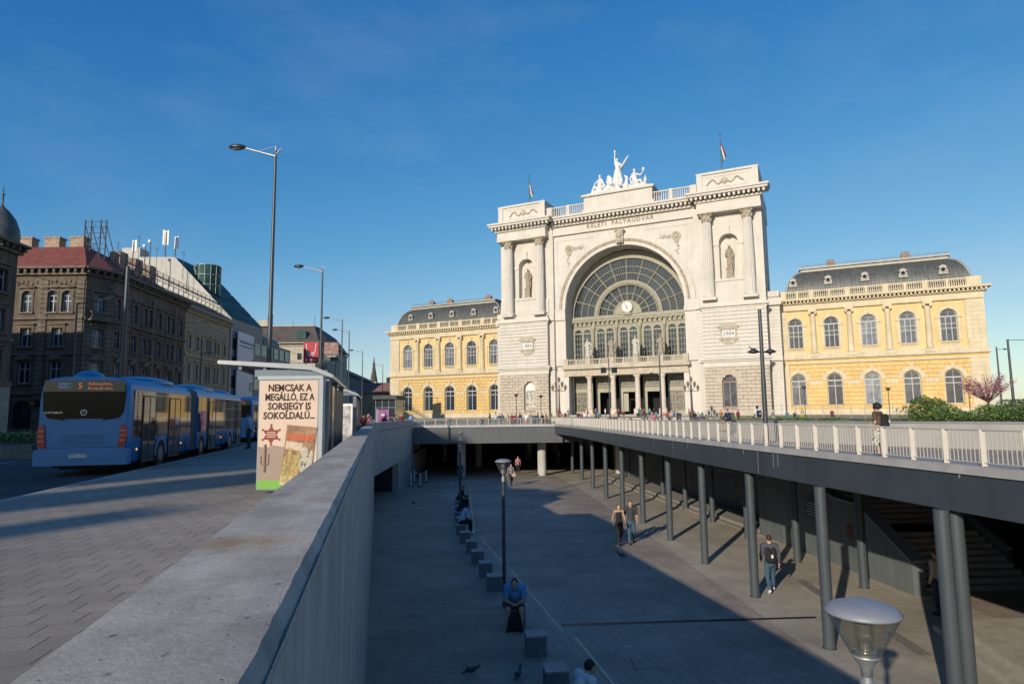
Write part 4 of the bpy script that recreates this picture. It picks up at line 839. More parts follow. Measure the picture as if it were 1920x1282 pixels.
# ---------------------------------------------------------------- statues
def statp(x,y,z,h,name='statue'):
    """a thing whose origin is at station-local x,y,z"""
    p=sta.matrix_world@Vector((x,y,z)); return p
def draped(sc,seed,arm=0,beard=False):
    r=random.Random(seed); q=lambda v:[a*sc for a in v]; c=lambda a,b,ra,rb:('c',q(a),q(b),ra*sc,rb*sc)
    lean=r.uniform(-.04,.04)
    P=[c((0,0,.05),(0,0,.85),.3,.2),c((.1,-.08,.0),(.05,-.05,.9),.14,.15),c((0,0,.85),(lean,0,1.35),.19,.2),c((-.17,0,1.42),(.17,0,1.42),.1,.1),c((lean,0,1.45),(lean,0,1.58),.07,.07),('e',q((lean,-.01,1.68)),[.1*sc,.115*sc,.14*sc]),
       c((-.2,0,1.4),(-.32,-.02,1.1),.075,.065),c((-.32,-.02,1.1),(-.15,-.2,1.0),.06,.05),c((.05,-.2,.2),(-.12,-.2,1.0),.05,.05),c((-.1,-.22,.05),(-.15,-.22,.9),.045,.05)]
    if arm: P+=[c((.2,0,1.42),(.33,0,1.75),.07,.055),c((.33,0,1.75),(.3,-.02,2.1),.055,.04),('e',q((.3,-.02,2.2)),[.07*sc,.07*sc,.09*sc])]
    else: P+=[c((.2,0,1.4),(.33,.02,1.12),.075,.06),c((.33,.02,1.12),(.26,-.14,.85),.06,.05),c((.33,.06,.1),(.36,.06,1.3),.07,.08)]
    if beard: P+=[c((lean,-.1,1.62),(lean,-.12,1.5),.06,.03)]
    return P
for i,x in enumerate((-7.57,-2.52,2.52,7.57)):
    t=empty('statue',statp(x,1.25,12.95,0),sta.rotation_euler.z,['leftmost','second from left','second from right','rightmost'][i]+' of the four draped stone statues on the portico balustrade','statue','statues on the portico balustrade')
    b=MB(); b.box(-.45,.45,-.4,.4,0,.35); b.build('plinth',ST,t); o=sdf_obj('figure',draped(2.05,i+1),STD if i%2 else mat('pale_statue_stone',(.52,.48,.41),.85,noise=.15,scale=2),t,.11,.06); o.location=(0,0,.33)
for s in(-1,1):
    t=empty('statue',statp(21.3*s,1.75,26.8,0),sta.rotation_euler.z,'brown stone statue standing in the arched niche of the '+('right' if s>0 else 'left')+' tower','statue','statues in the tower niches')
    b=MB(); b.box(-.75,.75,-.55,.5,0,.5); b.box(-.6,.6,-.45,.45,.5,2.0); b.box(-.7,.7,-.5,.45,2.0,2.2); b.build('plinth',STD,t)
    P=[('c',(-.25,-.1,.1),(-.2,0,2.0),.22,.3),('c',(.3,-.15,.1),(.2,0,2.0),.22,.3),('c',(0,.1,.6),(0,0,3.0),.5,.42),('c',(0,0,2.0),(0,0,3.3),.42,.45),('c',(-.4,0,3.5),(.4,0,3.5),.24,.24),('c',(0,0,3.6),(0,0,3.95),.16,.16),('e',(0,-.05,4.15),[.24,.28,.33]),('c',(0,-.2,4.05),(0,-.25,3.8),.13,.06),
       ('c',(-.5,0,3.4),(-.72,-.1,2.6),.17,.14),('c',(-.72,-.1,2.6),(-.35,-.45,2.35),.13,.11),('c',(.5,0,3.4),(.75,.05,2.6),.17,.14),('c',(.75,.05,2.6),(.62,-.3,1.9),.13,.1),('c',(.6,.15,.3),(.65,.1,2.9),.18,.2)]
    P=[(a[0],a[1],a[2],a[3],a[4]) if a[0]=='c' else a for a in P]; o=sdf_obj('figure',P,STD,t,.12,.08); o.location=(0,0,2.2)
# sculpture group on the central pedestal
t=empty('sculpture_group',statp(0,2.2,47.4,0),sta.rotation_euler.z,'white stone sculpture group with a winged torch bearer above the central pedestal','sculpture')
b=MB(); b.box(-6.6,6.6,-1.6,1.8,0,.45); b.build('base',STW,t)
k=2.55; q=lambda v:[v[0]*k,v[1]*k,v[2]*k]; c=lambda a,b_,ra,rb:('c',q(a),q(b_),ra*k,rb*k)
P=[c((0,0,.0),(0,0,.75),.33,.26)]; P+=[c((0,0,.7),(.0,0,1.6),.3,.2),c((0,0,1.6),(0,0,2.25),.2,.2),c((-.16,0,2.35),(.16,0,2.35),.11,.11),('e',q((-.02,-.02,2.68)),[.12*k,.13*k,.16*k]),c((0,0,2.4),(-.01,0,2.6),.08,.07),
   c((-.18,0,2.38),(-.2,-.05,2.85),.08,.06),c((-.2,-.05,2.85),(-.17,-.06,3.3),.06,.05),('e',q((-.17,-.06,3.42)),[.1*k,.1*k,.14*k]),c((.18,0,2.38),(.4,-.15,2.0),.08,.06),c((.4,-.15,2.0),(.25,-.35,1.75),.06,.05),
   c((-.3,-.1,.75),(-.12,-.1,1.7),.14,.13),c((-.42,-.05,.7),(-.2,0,1.3),.1,.1),c((.3,0,.75),(.15,0,1.8),.16,.12)]
o=sdf_obj('winged_figure',P,STW,t,.14,.1); o.location=(-.35,0,.45)
for s,ex in((1,1.0),(-1,.45)):
    b=MB(); V=[]
    for i in range(9):
        u=i/8; xx=.1+1.25*u*ex; zt=6.3+2.4*math.sin(u*1.5)*(.9 if s>0 else .4); b.tube((s*.35,.5,5.6+.1*i*.3),(s*(xx+.3),.75+.1*i,zt-1.0*(1-u)),.3,.13,6)
    b.build('wing',STW,t)
def seated(dx,flip,arm):
    k=2.75; q=lambda v:[v[0]*k*flip*.86,v[1]*k,v[2]*k]; c=lambda a,b_,ra,rb:('c',q(a),q(b_),ra*k,rb*k)
    P=[c((0,0,.0),(0,0,.45),.3,.26),c((0,0,.5),(-.08,0,1.05),.2,.2),c((-.2,-.05,1.12),(.12,.05,1.12),.1,.1),('e',q((-.05,-.03,1.42)),[.11*k,.12*k,.14*k]),c((-.04,0,1.15),(-.05,0,1.32),.07,.07),
       c((0,0,.5),(.5,-.15,.55),.14,.11),c((.5,-.15,.55),(.75,-.15,.08),.1,.06),c((.0,.1,.5),(.42,.2,.35),.14,.11),c((.42,.2,.35),(.95,.2,.06),.1,.05),
       c((-.22,-.05,1.1),(-.42,-.1,.75),.075,.06),c((-.42,-.1,.75),(-.3,-.25,.45),.06,.05)]
    if arm: P+=[c((.15,.05,1.12),(.5,.0,1.0),.07,.06),c((.5,.0,1.0),(.72,-.02,1.25),.06,.05),('e',q((.76,-.02,1.4)),[.12*k,.1*k,.16*k])]
    else: P+=[c((.15,.05,1.12),(.4,-.1,.85),.075,.06),c((.4,-.1,.85),(.5,-.15,.6),.06,.05)]
    P+=[c((-.3,.15,.0),(-.15,.15,.5),.25,.2),c((.2,0,.05),(1.0,0,.02),.2,.12)]
    o=sdf_obj('seated_figure',P,STW,t,.13,.08); o.location=(dx,-.2,.4)
seated(3.4,1,1); seated(-4.3,-1,0)
k=1.0; P=[('c',(-2.9,0,.6),(-1.6,.1,1.8),.8,.7),('c',(-1.9,-.1,1.9),(-2.2,-.2,3.3),.55,.42),('c',(-2.2,-.2,3.4),(-1.5,-.45,2.7),.38,.22),('c',(-2.5,-.1,3.5),(-2.6,-.0,2.2),.2,.3),('c',(-1.6,-.3,1.1),(-1.2,-.7,.3),.24,.12),('c',(-2.8,-.5,.9),(-3.2,-.8,.2),.22,.1)]
o=sdf_obj('horse',P,STW,t,.13,.08); o.location=(0,-.1,.4)
rr=random.Random(8); P=[]
for i in range(44):
    x=rr.uniform(-5.9,6.0); z=max(.2,2.3-abs(x)*.33)*rr.random(); P.append(('e',(x,rr.uniform(-.9,.7),z+.2),[rr.uniform(.25,.6)]*3))
P+=[('c',(1.4,-.5,.2),(1.7,-.3,2.6),.5,.3),('c',(1.7,-.3,2.6),(1.3,-.4,3.0),.28,.22),('e',(5.5,-.2,1.5),[.35,.3,.7]),('c',(5.2,-.2,1.0),(5.6,-.2,2.6),.12,.1)]
o=sdf_obj('rockwork_and_attributes',P,STW,t,.14,.15); o.location=(0,0,.4)
# ================================================================ the street on the left
BRN=mat('sooty_brown_render',(.135,.105,.08),.9,noise=.16,scale=.5,stain=.35,bump=.3)
BRN2=mat('sooty_brown_trim',(.165,.135,.105),.9,noise=.16,scale=.8,stain=.3)
PSB=mat('pale_base_stone',(.3,.27,.23),.85,noise=.1)
REDT=mat('red_tile_roof',(.2,.055,.04),.8,noise=.2,scale=1.2,bump=.6,bscale=5)
BEI=mat('beige_sgraffito_render',(.36,.3,.2),.9,noise=.14,scale=.8,stain=.2)
BEI2=mat('beige_trim',(.42,.35,.25),.9,noise=.1)
DWG=mat('dark_window_glass',(.05,.06,.075),.1,noise=.4,scale=.4,spec=.6,rnd=.7)
SASH=mat('white_window_sash',(.6,.6,.6),.6,noise=.08)
def rectwin(par,hw,h,arched=False,m=SASH,trim=None,ped=False,deep=.3,sill=True):
    """window centred on x=0 with its sill at z=0; optional stone surround and hood"""
    b=MB(); t=.07; b.box(-hw,hw,deep-.04,deep+.04,0,t); b.box(-hw,-hw+t,deep-.04,deep+.04,t,h); b.box(hw-t,hw,deep-.04,deep+.04,t,h); b.box(-t/2,t/2,deep-.04,deep+.03,t,h); b.box(-hw+t,hw-t,deep-.03,deep+.03,h*.66,h*.66+t); b.box(-hw,hw,deep-.04,deep+.04,h,h+t*.8)
    if arched: b.arc(0,h,hw-t,hw,deep-.04,deep+.04,n=10)
    f=b.build('window',m,par)
    b=MB(); b.quad((-hw,deep+.02,0),(hw,deep+.02,0),(hw,deep+.02,h),(-hw,deep+.02,h)); 
    if arched: b.disc(0,h,hw,deep+.02,0,pi,10)
    b.build('pane',DWG,f)
    if trim:
        b=MB(); zt=h+(hw if arched else 0)
        b.box(-hw-.28,-hw-.04,-.08,.01,-.0,zt+.1); b.box(hw+.04,hw+.28,-.08,.01,-.0,zt+.1); b.box(-hw-.35,hw+.35,-.2,.01,-.22,-.02)
        if arched: b.arc(0,h,hw+.04,hw+.26,-.1,.01,n=12); b.box(-hw-.45,hw+.45,-.28,.01,zt+.35,zt+.5)
        elif ped: b.box(-hw-.4,hw+.4,-.25,.01,zt+.25,zt+.4); b.xz([(-hw-.45,zt+.42),(hw+.45,zt+.42),(0,zt+1.0)],-.28,.01)
        else: b.box(-hw-.28,hw+.28,-.1,.01,zt+.1,zt+.35); b.box(-hw-.42,hw+.42,-.3,.01,zt+.4,zt+.55)
        b.build('surround',trim,f)
    return f
class Face:
    def __init__(s,par,p0,rz,L): s.par=par;s.p0=Vector((*p0,0));s.rz=rz;s.L=L;s.ops=[]
    def at(s,x,z,y=0): return s.p0+Vector((math.cos(s.rz)*x-math.sin(s.rz)*y,math.sin(s.rz)*x+math.cos(s.rz)*y,z))
    def win(s,proto,x,z,hw,h,arched=False,first={}):
        s.ops.append((x,hw,z,z+h,arched)); k=id(proto)
        if k not in first: first[k]=1; proto.location=s.at(x,z); proto.rotation_euler=(0,0,s.rz); return proto
        return dup(proto,parent=s.par,loc=s.at(x,z),rz=s.rz)
    def add(s,mb,name,m): return mb.build(name,m,s.par,s.at(0,0),s.rz)
    def wall(s,z0,z1,m,name='wall',depth=.32):
        b=MB(); b.wall(0,s.L,z0,z1,0,s.ops,depth); return s.add(b,name,m)
def trimface(f,H,m,levels,dentils=True,pil=()):
    b=MB(); L=f.L
    for z,h,d in levels: b.box(-.0,L,-d,.0,z,z+h)
    for x in pil:
        n=int((H-2)/.55)
        for i in range(n): b.box(x-.45,x+.45,-.12,.0,.6+i*.55,.6+i*.55+.47)
    b.box(-.2,L+.2,-.35,0,H-.9,H-.6); b.box(-.4,L+.4,-.9,0,H-.25,H)
    if dentils:
        n=int(L/.8)
        for i in range(n+1): x=L*i/n; b.box(x-.14,x+.14,-.7,0,H-.62,H-.26)
    f.add(b,'cornice_and_bands',m)
# --- sooty corner house with the red roof
H=19.1; cb=empty('corner_apartment_house',(-49.4,73,0),0,'sooty brown corner apartment house with red tiled roof and brick chimneys','apartment house')
A=(-66-(-49.4),0)
f1=Face(cb,(-16.6,0),0,16.6); f2=Face(cb,(0,0),math.atan2(3.2,1.4),3.49); f3=Face(cb,(1.4,3.2),rad(90+5),20.5)
wA=rectwin(cb,.55,1.9,True,trim=BRN2); wB=rectwin(cb,.62,2.1,trim=BRN2); wC=rectwin(cb,.68,2.4,trim=BRN2,ped=True)
for x in(-6.7+16.6,-3.75+16.6,-2.05+16.6,2.4,5.6): f1.win(wA,x,13.9,.55,1.9,True)
for x in(-6.5+16.6,-2.9+16.6,2.4,5.6): f1.win(wB,x,9.9,.62,2.1); f1.win(wC,x,5.7,.68,2.4)
f2.win(wA,1.75,13.6,.55,1.9,True); f2.win(wB,1.75,9.9,.62,2.1); f2.win(wC,1.75,5.7,.68,2.4)
for i in range(6):
    x=1.7+3.42*i
    for d in((-.75,.75) if i%2==0 else (0,)): f3.win(wA,x+d,13.6,.55,1.9,True); f3.win(wB,x+d,9.9,.62,2.1)
    f3.win(wC,x,5.7,.68,2.4)
f1.ops+=[(10.2,1.15,.3,2.6,True),(13.9,1.1,.3,2.6,True),(4,1.2,.3,2.6,True)]; f3.ops+=[(x,1.15,.3,3.2,False) for x in(2.5,6,10.4,14,17.8)]
for f in(f1,f2,f3):
    f.wall(0,H-.9,BRN); trimface(f,H,BRN2,[(4.4,.35,.25),(8.9,.2,.2),(13.0,.25,.3),(.0,.6,.15)],pil=((1.0,8.0,11.9,16.1) if f is f1 else ((.45,3.05) if f is f2 else (3.4,10.2,17.1))))
b=MB()
for i in range(30): 
    f=f1; b.ell((.5+i*.55,-.02,H-1.75+.15*math.sin(i*2)),(.19,.1,.24),6,4)
f1.add(b,'relief_frieze',BRN2)
b=MB()
for x,z,hw in((10.2,0,1.15),(13.9,0,1.1),(4,0,1.2)): b.quad((x-hw,.3,z+.3),(x+hw,.3,z+.3),(x+hw,.3,3.8),(x-hw,.3,3.8))
f1.add(b,'shop_window',DWG)
b=MB()
for x in(2.5,6,10.4,14,17.8): b.quad((x-1.2,.3,.3),(x+1.2,.3,.3),(x+1.2,.3,3.2),(x-1.2,.3,3.2))
f3.add(b,'shop_window',DWG)
b=MB(); b.box(11.75,12.35,-.9,-.1,3.0,3.75); sgn=f1.add(b,'projecting_sign',BLACK)
b=MB(); 
for q in(0,.2): b.path([(11.84+q,-.91,3.15),(11.88+q,-.91,3.5),(11.94+q,-.91,3.58),(12.0+q,-.91,3.5),(12.04+q,-.91,3.15)],.022,5)
o=b.build('golden_arches_emblem',mat('yellow_sign',(.7,.45,.03),.5,noise=0),sgn)
b=MB()   # balcony on the chamfer
b.box(.3,3.2,-.9,0,12.9,13.1); baluster_run(b,.35,3.15,-.85,13.1,14.0,.3,.07,.15); f2.add(b,'balcony',BRN2)
# roof body
c=[(-16.6,0),(0,0),(1.4,3.2),(-.4,23.6),(-12,22.5),(-16.6,22)]; rd=[(-16.6,6),(-4.5,6),(-4.4,8.0),(-6,20),(-9,20),(-16.6,12)]
b=MB(); n=6
for i in range(n):
    j=(i+1)%n; 
    if i in(0,1,2,3,4): b.quad((c[i][0]+(0 if i else 0),c[i][1],H),(c[j][0],c[j][1],H),(rd[j][0],rd[j][1],H+4.1),(rd[i][0],rd[i][1],H+4.1))
b.poly([(x,y,H+4.1) for x,y in rd]); b.quad((-16.6,0,H),(-16.6,6,H+4.1),(-16.6,12,H+4.1),(-16.6,22,H)); b.build('roof',REDT,cb)
b=MB(); b.prism([(-16.6,.35),(-.2,.35),(1.0,3.3),(-.8,23),(-16.6,22)],8,8.1); b.quad((-16.6,22,0),(-.8,23,0),(-.8,23,H),(-16.6,22,H)); b.build('inner_structure',BRN,cb)
CH=mat('pale_chimney_brick',(.36,.27,.2),.9,noise=.25,scale=3,bump=.5)
for x in(-12.4,-8.9,-5.7):
    b=MB(); b.box(x-.95,x+.95,6.3,7.5,H+2,H+5.3); b.box(x-1.05,x+1.05,6.2,7.6,H+5.3,H+5.5)
    for q in(-.6,0,.6): b.tube((x+q,6.9,H+5.5),(x+q,6.9,H+5.75),.13,.13,6)
    b.build('chimney',CH,cb)
for x,y in((-3.2,11),(-3.5,15),(-3.8,19)):
    b=MB(); b.box(x-.7,x+.7,y-.9,y+.9,H+1.5,H+4.6); b.build('chimney',CH,cb)
# rooftop advertising frames
IRON=mat('rusty_dark_lattice',(.07,.065,.06),.7,noise=.2)
fr=empty('rooftop_billboard_frame',(-50.6,79,H+3.4),0,'empty rusty lattice billboard frame standing on the red roof','billboard frame')
b=MB()
for x in(-3.4,-2.6,-1.4,-.7): b.tube((x,0,-1),(x,0,4.2),.08,.08,5); b.tube((x,0,3.6),(x+.0,2.2,-.5),.05,.05,4)
for z in(.4,1.1,1.8,2.5,3.2,3.9): b.tube((-3.4,0,z),(-.7,0,z),.04,.04,4)
for x in(-3.4,-2.0): b.tube((x,0,1.0),(x+1.3,0,3.6),.03,.03,4)
b.build('lattice',IRON,fr)
fr=empty('rooftop_billboard_frame',(-49.6,82,H+.3),rad(95),'long low row of scaffold frames along the street edge of the roofs','billboard frame')
b=MB()
for i in range(20):
    x=i*1.8; h=3.6-.03*i; b.tube((x,.8,-.2),(x,.8,h),.05,.05,5); b.tube((x,.8,h*.9),(x,2.6,.6),.035,.035,4)
for z in(.5,1.3,2.1,2.9,3.3): b.tube((0,.8,z),(34.5,.8,z-.1),.04,.04,4)
b.build('lattice',IRON,fr)
b=MB(); b.box(0,34.5,.72,.8,2.45,2.65); b.box(0,34.5,.72,.8,.9,1.05); b.build('cross_planks',IRON,fr)
# --- beige ornate house
H3=18.7; bh=empty('apartment_house',(-49.9,96.8,0),0,'beige ornate apartment house adjoining the sooty corner house','apartment house')
f=Face(bh,(0,0),rad(90+4.5),18.6); wD=rectwin(bh,.5,2.1,trim=BEI2); wE=rectwin(bh,.5,2.3,True,trim=BEI2)
for i in range(5):
    x=1.9+3.65*i
    for d in((-.7,.7) if i in(1,2,3) else (0,)): f.win(wD,x+d,12.2,.5,2.1); f.win(wE,x+d,7.2,.5,2.3,True)
f.ops+=[(1.9+3.65*i,1.2,.3,3.3,False) for i in range(5)]
f.wall(0,H3-.9,BEI); trimface(f,H3,BEI2,[(4.6,.35,.3),(11.0,.3,.25),(0,.6,.2)])
b=MB()
for i in range(5): b.quad((.7+3.65*i,.3,.3),(3.1+3.65*i,.3,.3),(3.1+3.65*i,.3,3.3),(.7+3.65*i,.3,3.3))
f.add(b,'shop_window',DWG); b=MB(); rr=random.Random(3)
for i in range(60): b.ell((.5+.3*i,-.02,15.3+.35*math.sin(i*1.7)),(.14,.06,.2),5,3)
for i in range(9): b.arc(1.2+2.05*i,10.3,.45,.6,-.06,.0,n=8)
f.add(b,'sgraffito_relief',BEI2)
b=MB(); b.prism([(0,0),(-1.5,18.6),(-13,18.6),(-13,0)],0.02,H3-.1); b.v=[(x-.35 if x>-5 else x,y,z) for x,y,z in b.v]; b.build('rear_mass',BEI,bh)
b=MB(); b.add([(.9,0,H3),(-.6,18.6,H3),(-6,18.6,H3+3.2),(-5,0,H3+3.2),(-13,0,H3),(-13,18.6,H3)],[(0,1,2,3),(3,2,5,4),(0,3,4),(1,5,2)]); b.build('roof',mat('brown_tile_roof',(.14,.08,.06),.85,noise=.2),bh)
# --- white gabled modern building with green glass slope
GREEN=mat('green_tinted_glass',(.03,.085,.08),.5,noise=.3,scale=.3,spec=.12)
WR=mat('white_render',(.5,.48,.44),.8,noise=.06,stain=.15)
mo=empty('office_building',(-51.5,116.2,0),0,'white gabled office building with green glass roof slope and round glass turret','office building')
def xs_(pts): return [(x+51.5,z) for x,z in pts]
prof=xs_([(-76,0),(-51.4,0),(-51.4,19.6),(-62.4,31.2),(-76,31.4)])
b=MB(); b.xz(prof,0,.4); b.build('gable_wall',WR,mo)
b=MB(); prof2=[(x-.1,z) for x,z in prof]; b.xz(prof2,.5,15); b.box(-20,-.1,15,32,0,16.8); 
b.build('body',mat('pale_grey_cladding',(.2,.21,.22),.6,noise=.06),mo)
b=MB()
P0=Vector((.05,0,19.75)); P1=Vector((-10.9,0,31.35))
for i in range(6):
    for j in range(5):
        a=P0+(P1-P0)*(j/5+.01); c=P0+(P1-P0)*((j+1)/5-.012); y0=.5+i*2.4; y1=y0+2.25; b.quad((a.x,y0,a.z),(a.x,y1,a.z),(c.x,y1,c.z),(c.x,y0,c.z))
b.build('glass_slope',GREEN,mo)
b=MB(); b.lathe([(2.3,0),(2.3,5.6)],(-6.4,3.6,24.6),20,False); tr=b.build('glass_turret',GREEN,mo)
b=MB()
for i in range(14): t=2*pi*i/14; b.tube((-6.4+2.33*math.cos(t),3.6+2.33*math.sin(t),24.6),(-6.4+2.33*math.cos(t),3.6+2.33*math.sin(t),30.2),.05,.05,4)
for z in(26.3,28.2,30.1): b.lathe([(2.38,0),(2.38,.15)],(-6.4,3.6,z),20)
b.build('turret_frame',GALV,tr)
b=MB(); b.arc(0,0,0,2.0,0,9,n=14); b.build('barrel_dormer',mat('green_copper_sheet',(.05,.12,.1),.5,.3,noise=.15),mo,(-1.9,15.5,16.6),rad(0)); 
b=MB()
for i in range(9):
    for z in(7,10.5,14): b.box(-.06,.05,1+i*3.4,3.6+i*3.4,z,z+2.2)
b.build('window_band',DWG,mo)
b=MB(); b.box(-22,-18.6,2,5,31.2,33.6); b.box(-7,-4.4,6,8,30.5,33.2) if False else None; b.build('plant_room',WR,mo)
# rooftop masts
for i,(px,py,Y,h,lab) in enumerate([(312,432,118,3.8,'tall'),(330,443,120,3.2,'second'),(283,448,110,2.6,'thin'),(273,458,112,1.8,'short'),(251,450,100,2.5,'white')]):
    p=onY(px,py,Y); t=empty('antenna_mast',(p.x,p.y,p.z-h),0,{'tall':'tall rooftop mast with white panel antennas on the gabled office building','second':'rooftop mast with one white panel antenna, right of the tallest mast','thin':'thin rooftop pole with a small dish','short':'short blue-grey rooftop antenna left of the thin dish pole','white':'pair of white panels on a short rooftop pole above the corner house'}[lab],'antenna','rooftop antennas')
    b=MB(); b.tube((0,0,-3.5),(0,0,h*.9),.1,.06,6); 
    if lab in('tall','second'):
        for k in range(3): a=k*2.1; b.tube((.4*math.cos(a),.4*math.sin(a),-.3),(0,0,-.3),.03,.03,4)
    b.build('pole',IRON,t)
    b=MB()
    if lab in('tall','second','white'):
        for k in range(3 if lab=='tall' else 2): a=k*2.1; b.cbox(.42*math.cos(a),.42*math.sin(a),h*.62,.3,.2,h*.75)
    else: b.ell((-.25,0,h*.85),(.3,.12,.3),8,6)
    b.build('panel',WHITE,t)
# --- wrapped facade banner
bn=empty('facade_banner',(-51.35,118,4.9),rad(90+4.2),'huge white advertising banner hung on the office building facade','banner')
b=MB(); b.box(0,15,-.5,-.3,0,12.6); b.build('sheet',mat('banner_vinyl',(.62,.65,.7),.6,noise=.05),bn)
tx=mat('banner_print',(.12,.16,.24),.7,noise=0); text('02 8',2.6,tx,bn,(9.5,-.53,2.4),ext=.01,sx=1.2)
b=MB(); b.box(1,9,-.52,-.5,10.6,10.95); b.box(1,8,-.52,-.5,9.9,10.15); b.build('print_rows',tx,bn)
b=MB(); b.arc(9,6.3,1.5,1.8,-.53,-.5,0,pi,n=14); b.arc(6.5,5.6,1.0,1.5,-.53,-.5,.3,pi,n=14); b.build('red_motif',mat('print_red',(.45,.1,.1),.7,noise=0),bn)
# --- domed corner building at the frame's left edge
db=empty('domed_corner_building',(-45.7,58,0),0,'dark brown domed corner building at the far left edge','building')
f3=Face(db,(1.9,-25.9),rad(94.2),26); wF=rectwin(db,.6,2.0,trim=BRN2)
for z in(5.7,9.4,13.0):
    for i in range(8): f3.win(wF,24.2-3.2*i,z,.6,2.0)
f3.wall(4.9,16.8,BRN); trimface(f3,17.6,BRN2,[(4.6,.4,.3),(8.6,.3,.2)])
b=MB(); b.box(-.15,26.1,-.12,.3,0,4.6); 
f3.add(b,'stone_base',PSB)
b=MB(); b.prism([(1.5,-25.9),(-.35,-.1),(-40,-.1),(-40,-25.9)][::-1],0,17.3); b.build('inner_structure',BRN,db)  # unseen depth extended to keep the sun off the corner house
b=MB(); b.lathe([(1.5,0),(1.5,.5),(1.52,.9),(1.42,1.6),(1.1,2.5),(.6,3.2),(.2,3.6),(.08,3.8),(.07,4.7),(.2,4.8),(.04,4.9),(.03,5.6)],(-.75,-1.3,17.3),24); b.build('dome',mat('dark_slate_dome',(.07,.08,.085),.5,noise=.2,scale=1.5),db)
b=MB(); b.box(-.3,-.2,-2.3,-1.5,2.9,3.4); b.build('small_sign',mat('dim_red_sign',(.25,.05,.05),.6,noise=0),db)
# --- pale house with dark mansard further on
pb=empty('mansard_house',(-72,172,0),0,'pale stone apartment block with dark mansard roof behind the bus shelters','apartment house')
PS=mat('pale_grey_stone',(.46,.41,.33),.85,noise=.1,scale=.5,stain=.15); MANS=mat('dark_brown_mansard',(.085,.07,.065),.8,noise=.2,scale=.6)
f=Face(pb,(0,0),0,19.8); g2=Face(pb,(19.8,0),rad(60),3.4); g3=Face(pb,(21.5,2.9),rad(96),34)
wG=rectwin(pb,.6,1.7,m=mat('dark_sash',(.12,.1,.09),.7,noise=0)); 
for z in(16.8,13.6,10.2,6.8):
    for i in range(6): f.win(wG,1.8+3.2*i,z,.6,1.7)
    g2.win(wG,1.7,z,.6,1.7)
    if z>8:
        for i in range(9): g3.win(wG,2+3.6*i,z,.6,1.7)
for q in(f,g2,g3): q.wall(0,20.5,PS); trimface(q,21.4,PS,[(5.6,.3,.3),(16,.2,.2)],False)
b=MB(); b.add([(-.5,-.5,21.4),(20,-.5,21.4),(22,2.8,21.4),(18.4,37,21.4),(-.5,20,21.4),(1,3.2,26.3),(17.5,3.2,26.3),(18,5,26.3),(15,34,26.3),(1,18,26.3)],[(0,1,6,5),(1,2,7,6),(2,3,8,7),(3,4,9,8),(4,0,5,9),(5,6,7,8,9)]); b.build('roof',MANS,pb)
b=MB(); b.box(1,17.5,3,3.4,26.3,26.6); b.box(2,5,2.4,3,26.3,28) ; b.build('roof_ledge',PS,pb)
b=MB(); b.box(13.6,16.2,.1,1.4,22.6,24.6); b.build('rooflight',GREEN,pb)
b=MB(); b.box(.2,19.6,.36,.5,0,20.4); b.build('inner_wall',BLACK,pb)
b=MB()
for x,h in((4.2,2),(5.2,2.4),(11,1.6),(17,3.4)): b.tube((x,5,26.3),(x,5,26.3+h),.07,.05,5)
b.tube((4.2,5,28),(5.2,5,28),.05,.05,4); b.build('roof_aerials',IRON,pb)
# --- receding dark terrace and church
te=empty('terrace_row',(-61.5,212,0),0,'long dark row of street houses receding towards the church spire','terrace')
f=Face(te,(0,0),rad(95.6),150); 
wH=rectwin(te,.7,1.9,m=mat('grey_sash',(.2,.22,.25),.7,noise=0))
for i in range(20):
    for z in(5.5,9.5,13.2): f.win(wH,3+7.2*i,z,.7,1.9)
f.wall(0,17.5,mat('blue_grey_stone',(.12,.13,.15),.9,noise=.15,scale=.3)); trimface(f,18.4,BRN2,[(4.5,.4,.3)],False)
e=Face(te,(-14,0),0,14); e.wall(0,17.9,BRN)
b=MB(); c0=f.at(-.8,18.4,-.9);c1=f.at(150,18.4,-.9);d0=f.at(0,22,5);d1=f.at(150,22,5);e0=f.at(0,18.4,14);e1=f.at(150,18.4,14); b.add([c0,c1,d1,d0,e0,e1],[(0,1,2,3),(3,2,5,4),(0,3,4),(1,5,2)]); b.build('roof',MANS,te)
p=onY(700,776,430); t=empty('church_spire',(p.x,p.y,0),0,'distant thin pointed church spire above the street','church')
b=MB(); b.box(-3.3,3.3,-3.3,3.3,0,18); b.box(-2.2,2.2,-2.2,2.2,18,24); b.build('tower',PS,t); b=MB(); b.lathe([(2.6,0),(1.2,8),(.1,17)],(0,0,24),8,False); b.build('spire',MANS,t)
t=empty('low_house',(-41,190,0),rad(-6),'low house with reddish roof and white parapet beside the left station wing','house')
b=MB(); b.box(-4,12,0,10,0,8.2); b.build('wall',BEI,t); b=MB(); b.yz([(-.6,8.2),(10.6,8.2),(5,11.5)],-4.5,12.5); b.build('roof',mat('faded_red_roof',(.22,.12,.1),.85,noise=.15),t); b=MB(); b.box(0,11,12,14,0,13.5); b.build('white_block',WR,t)
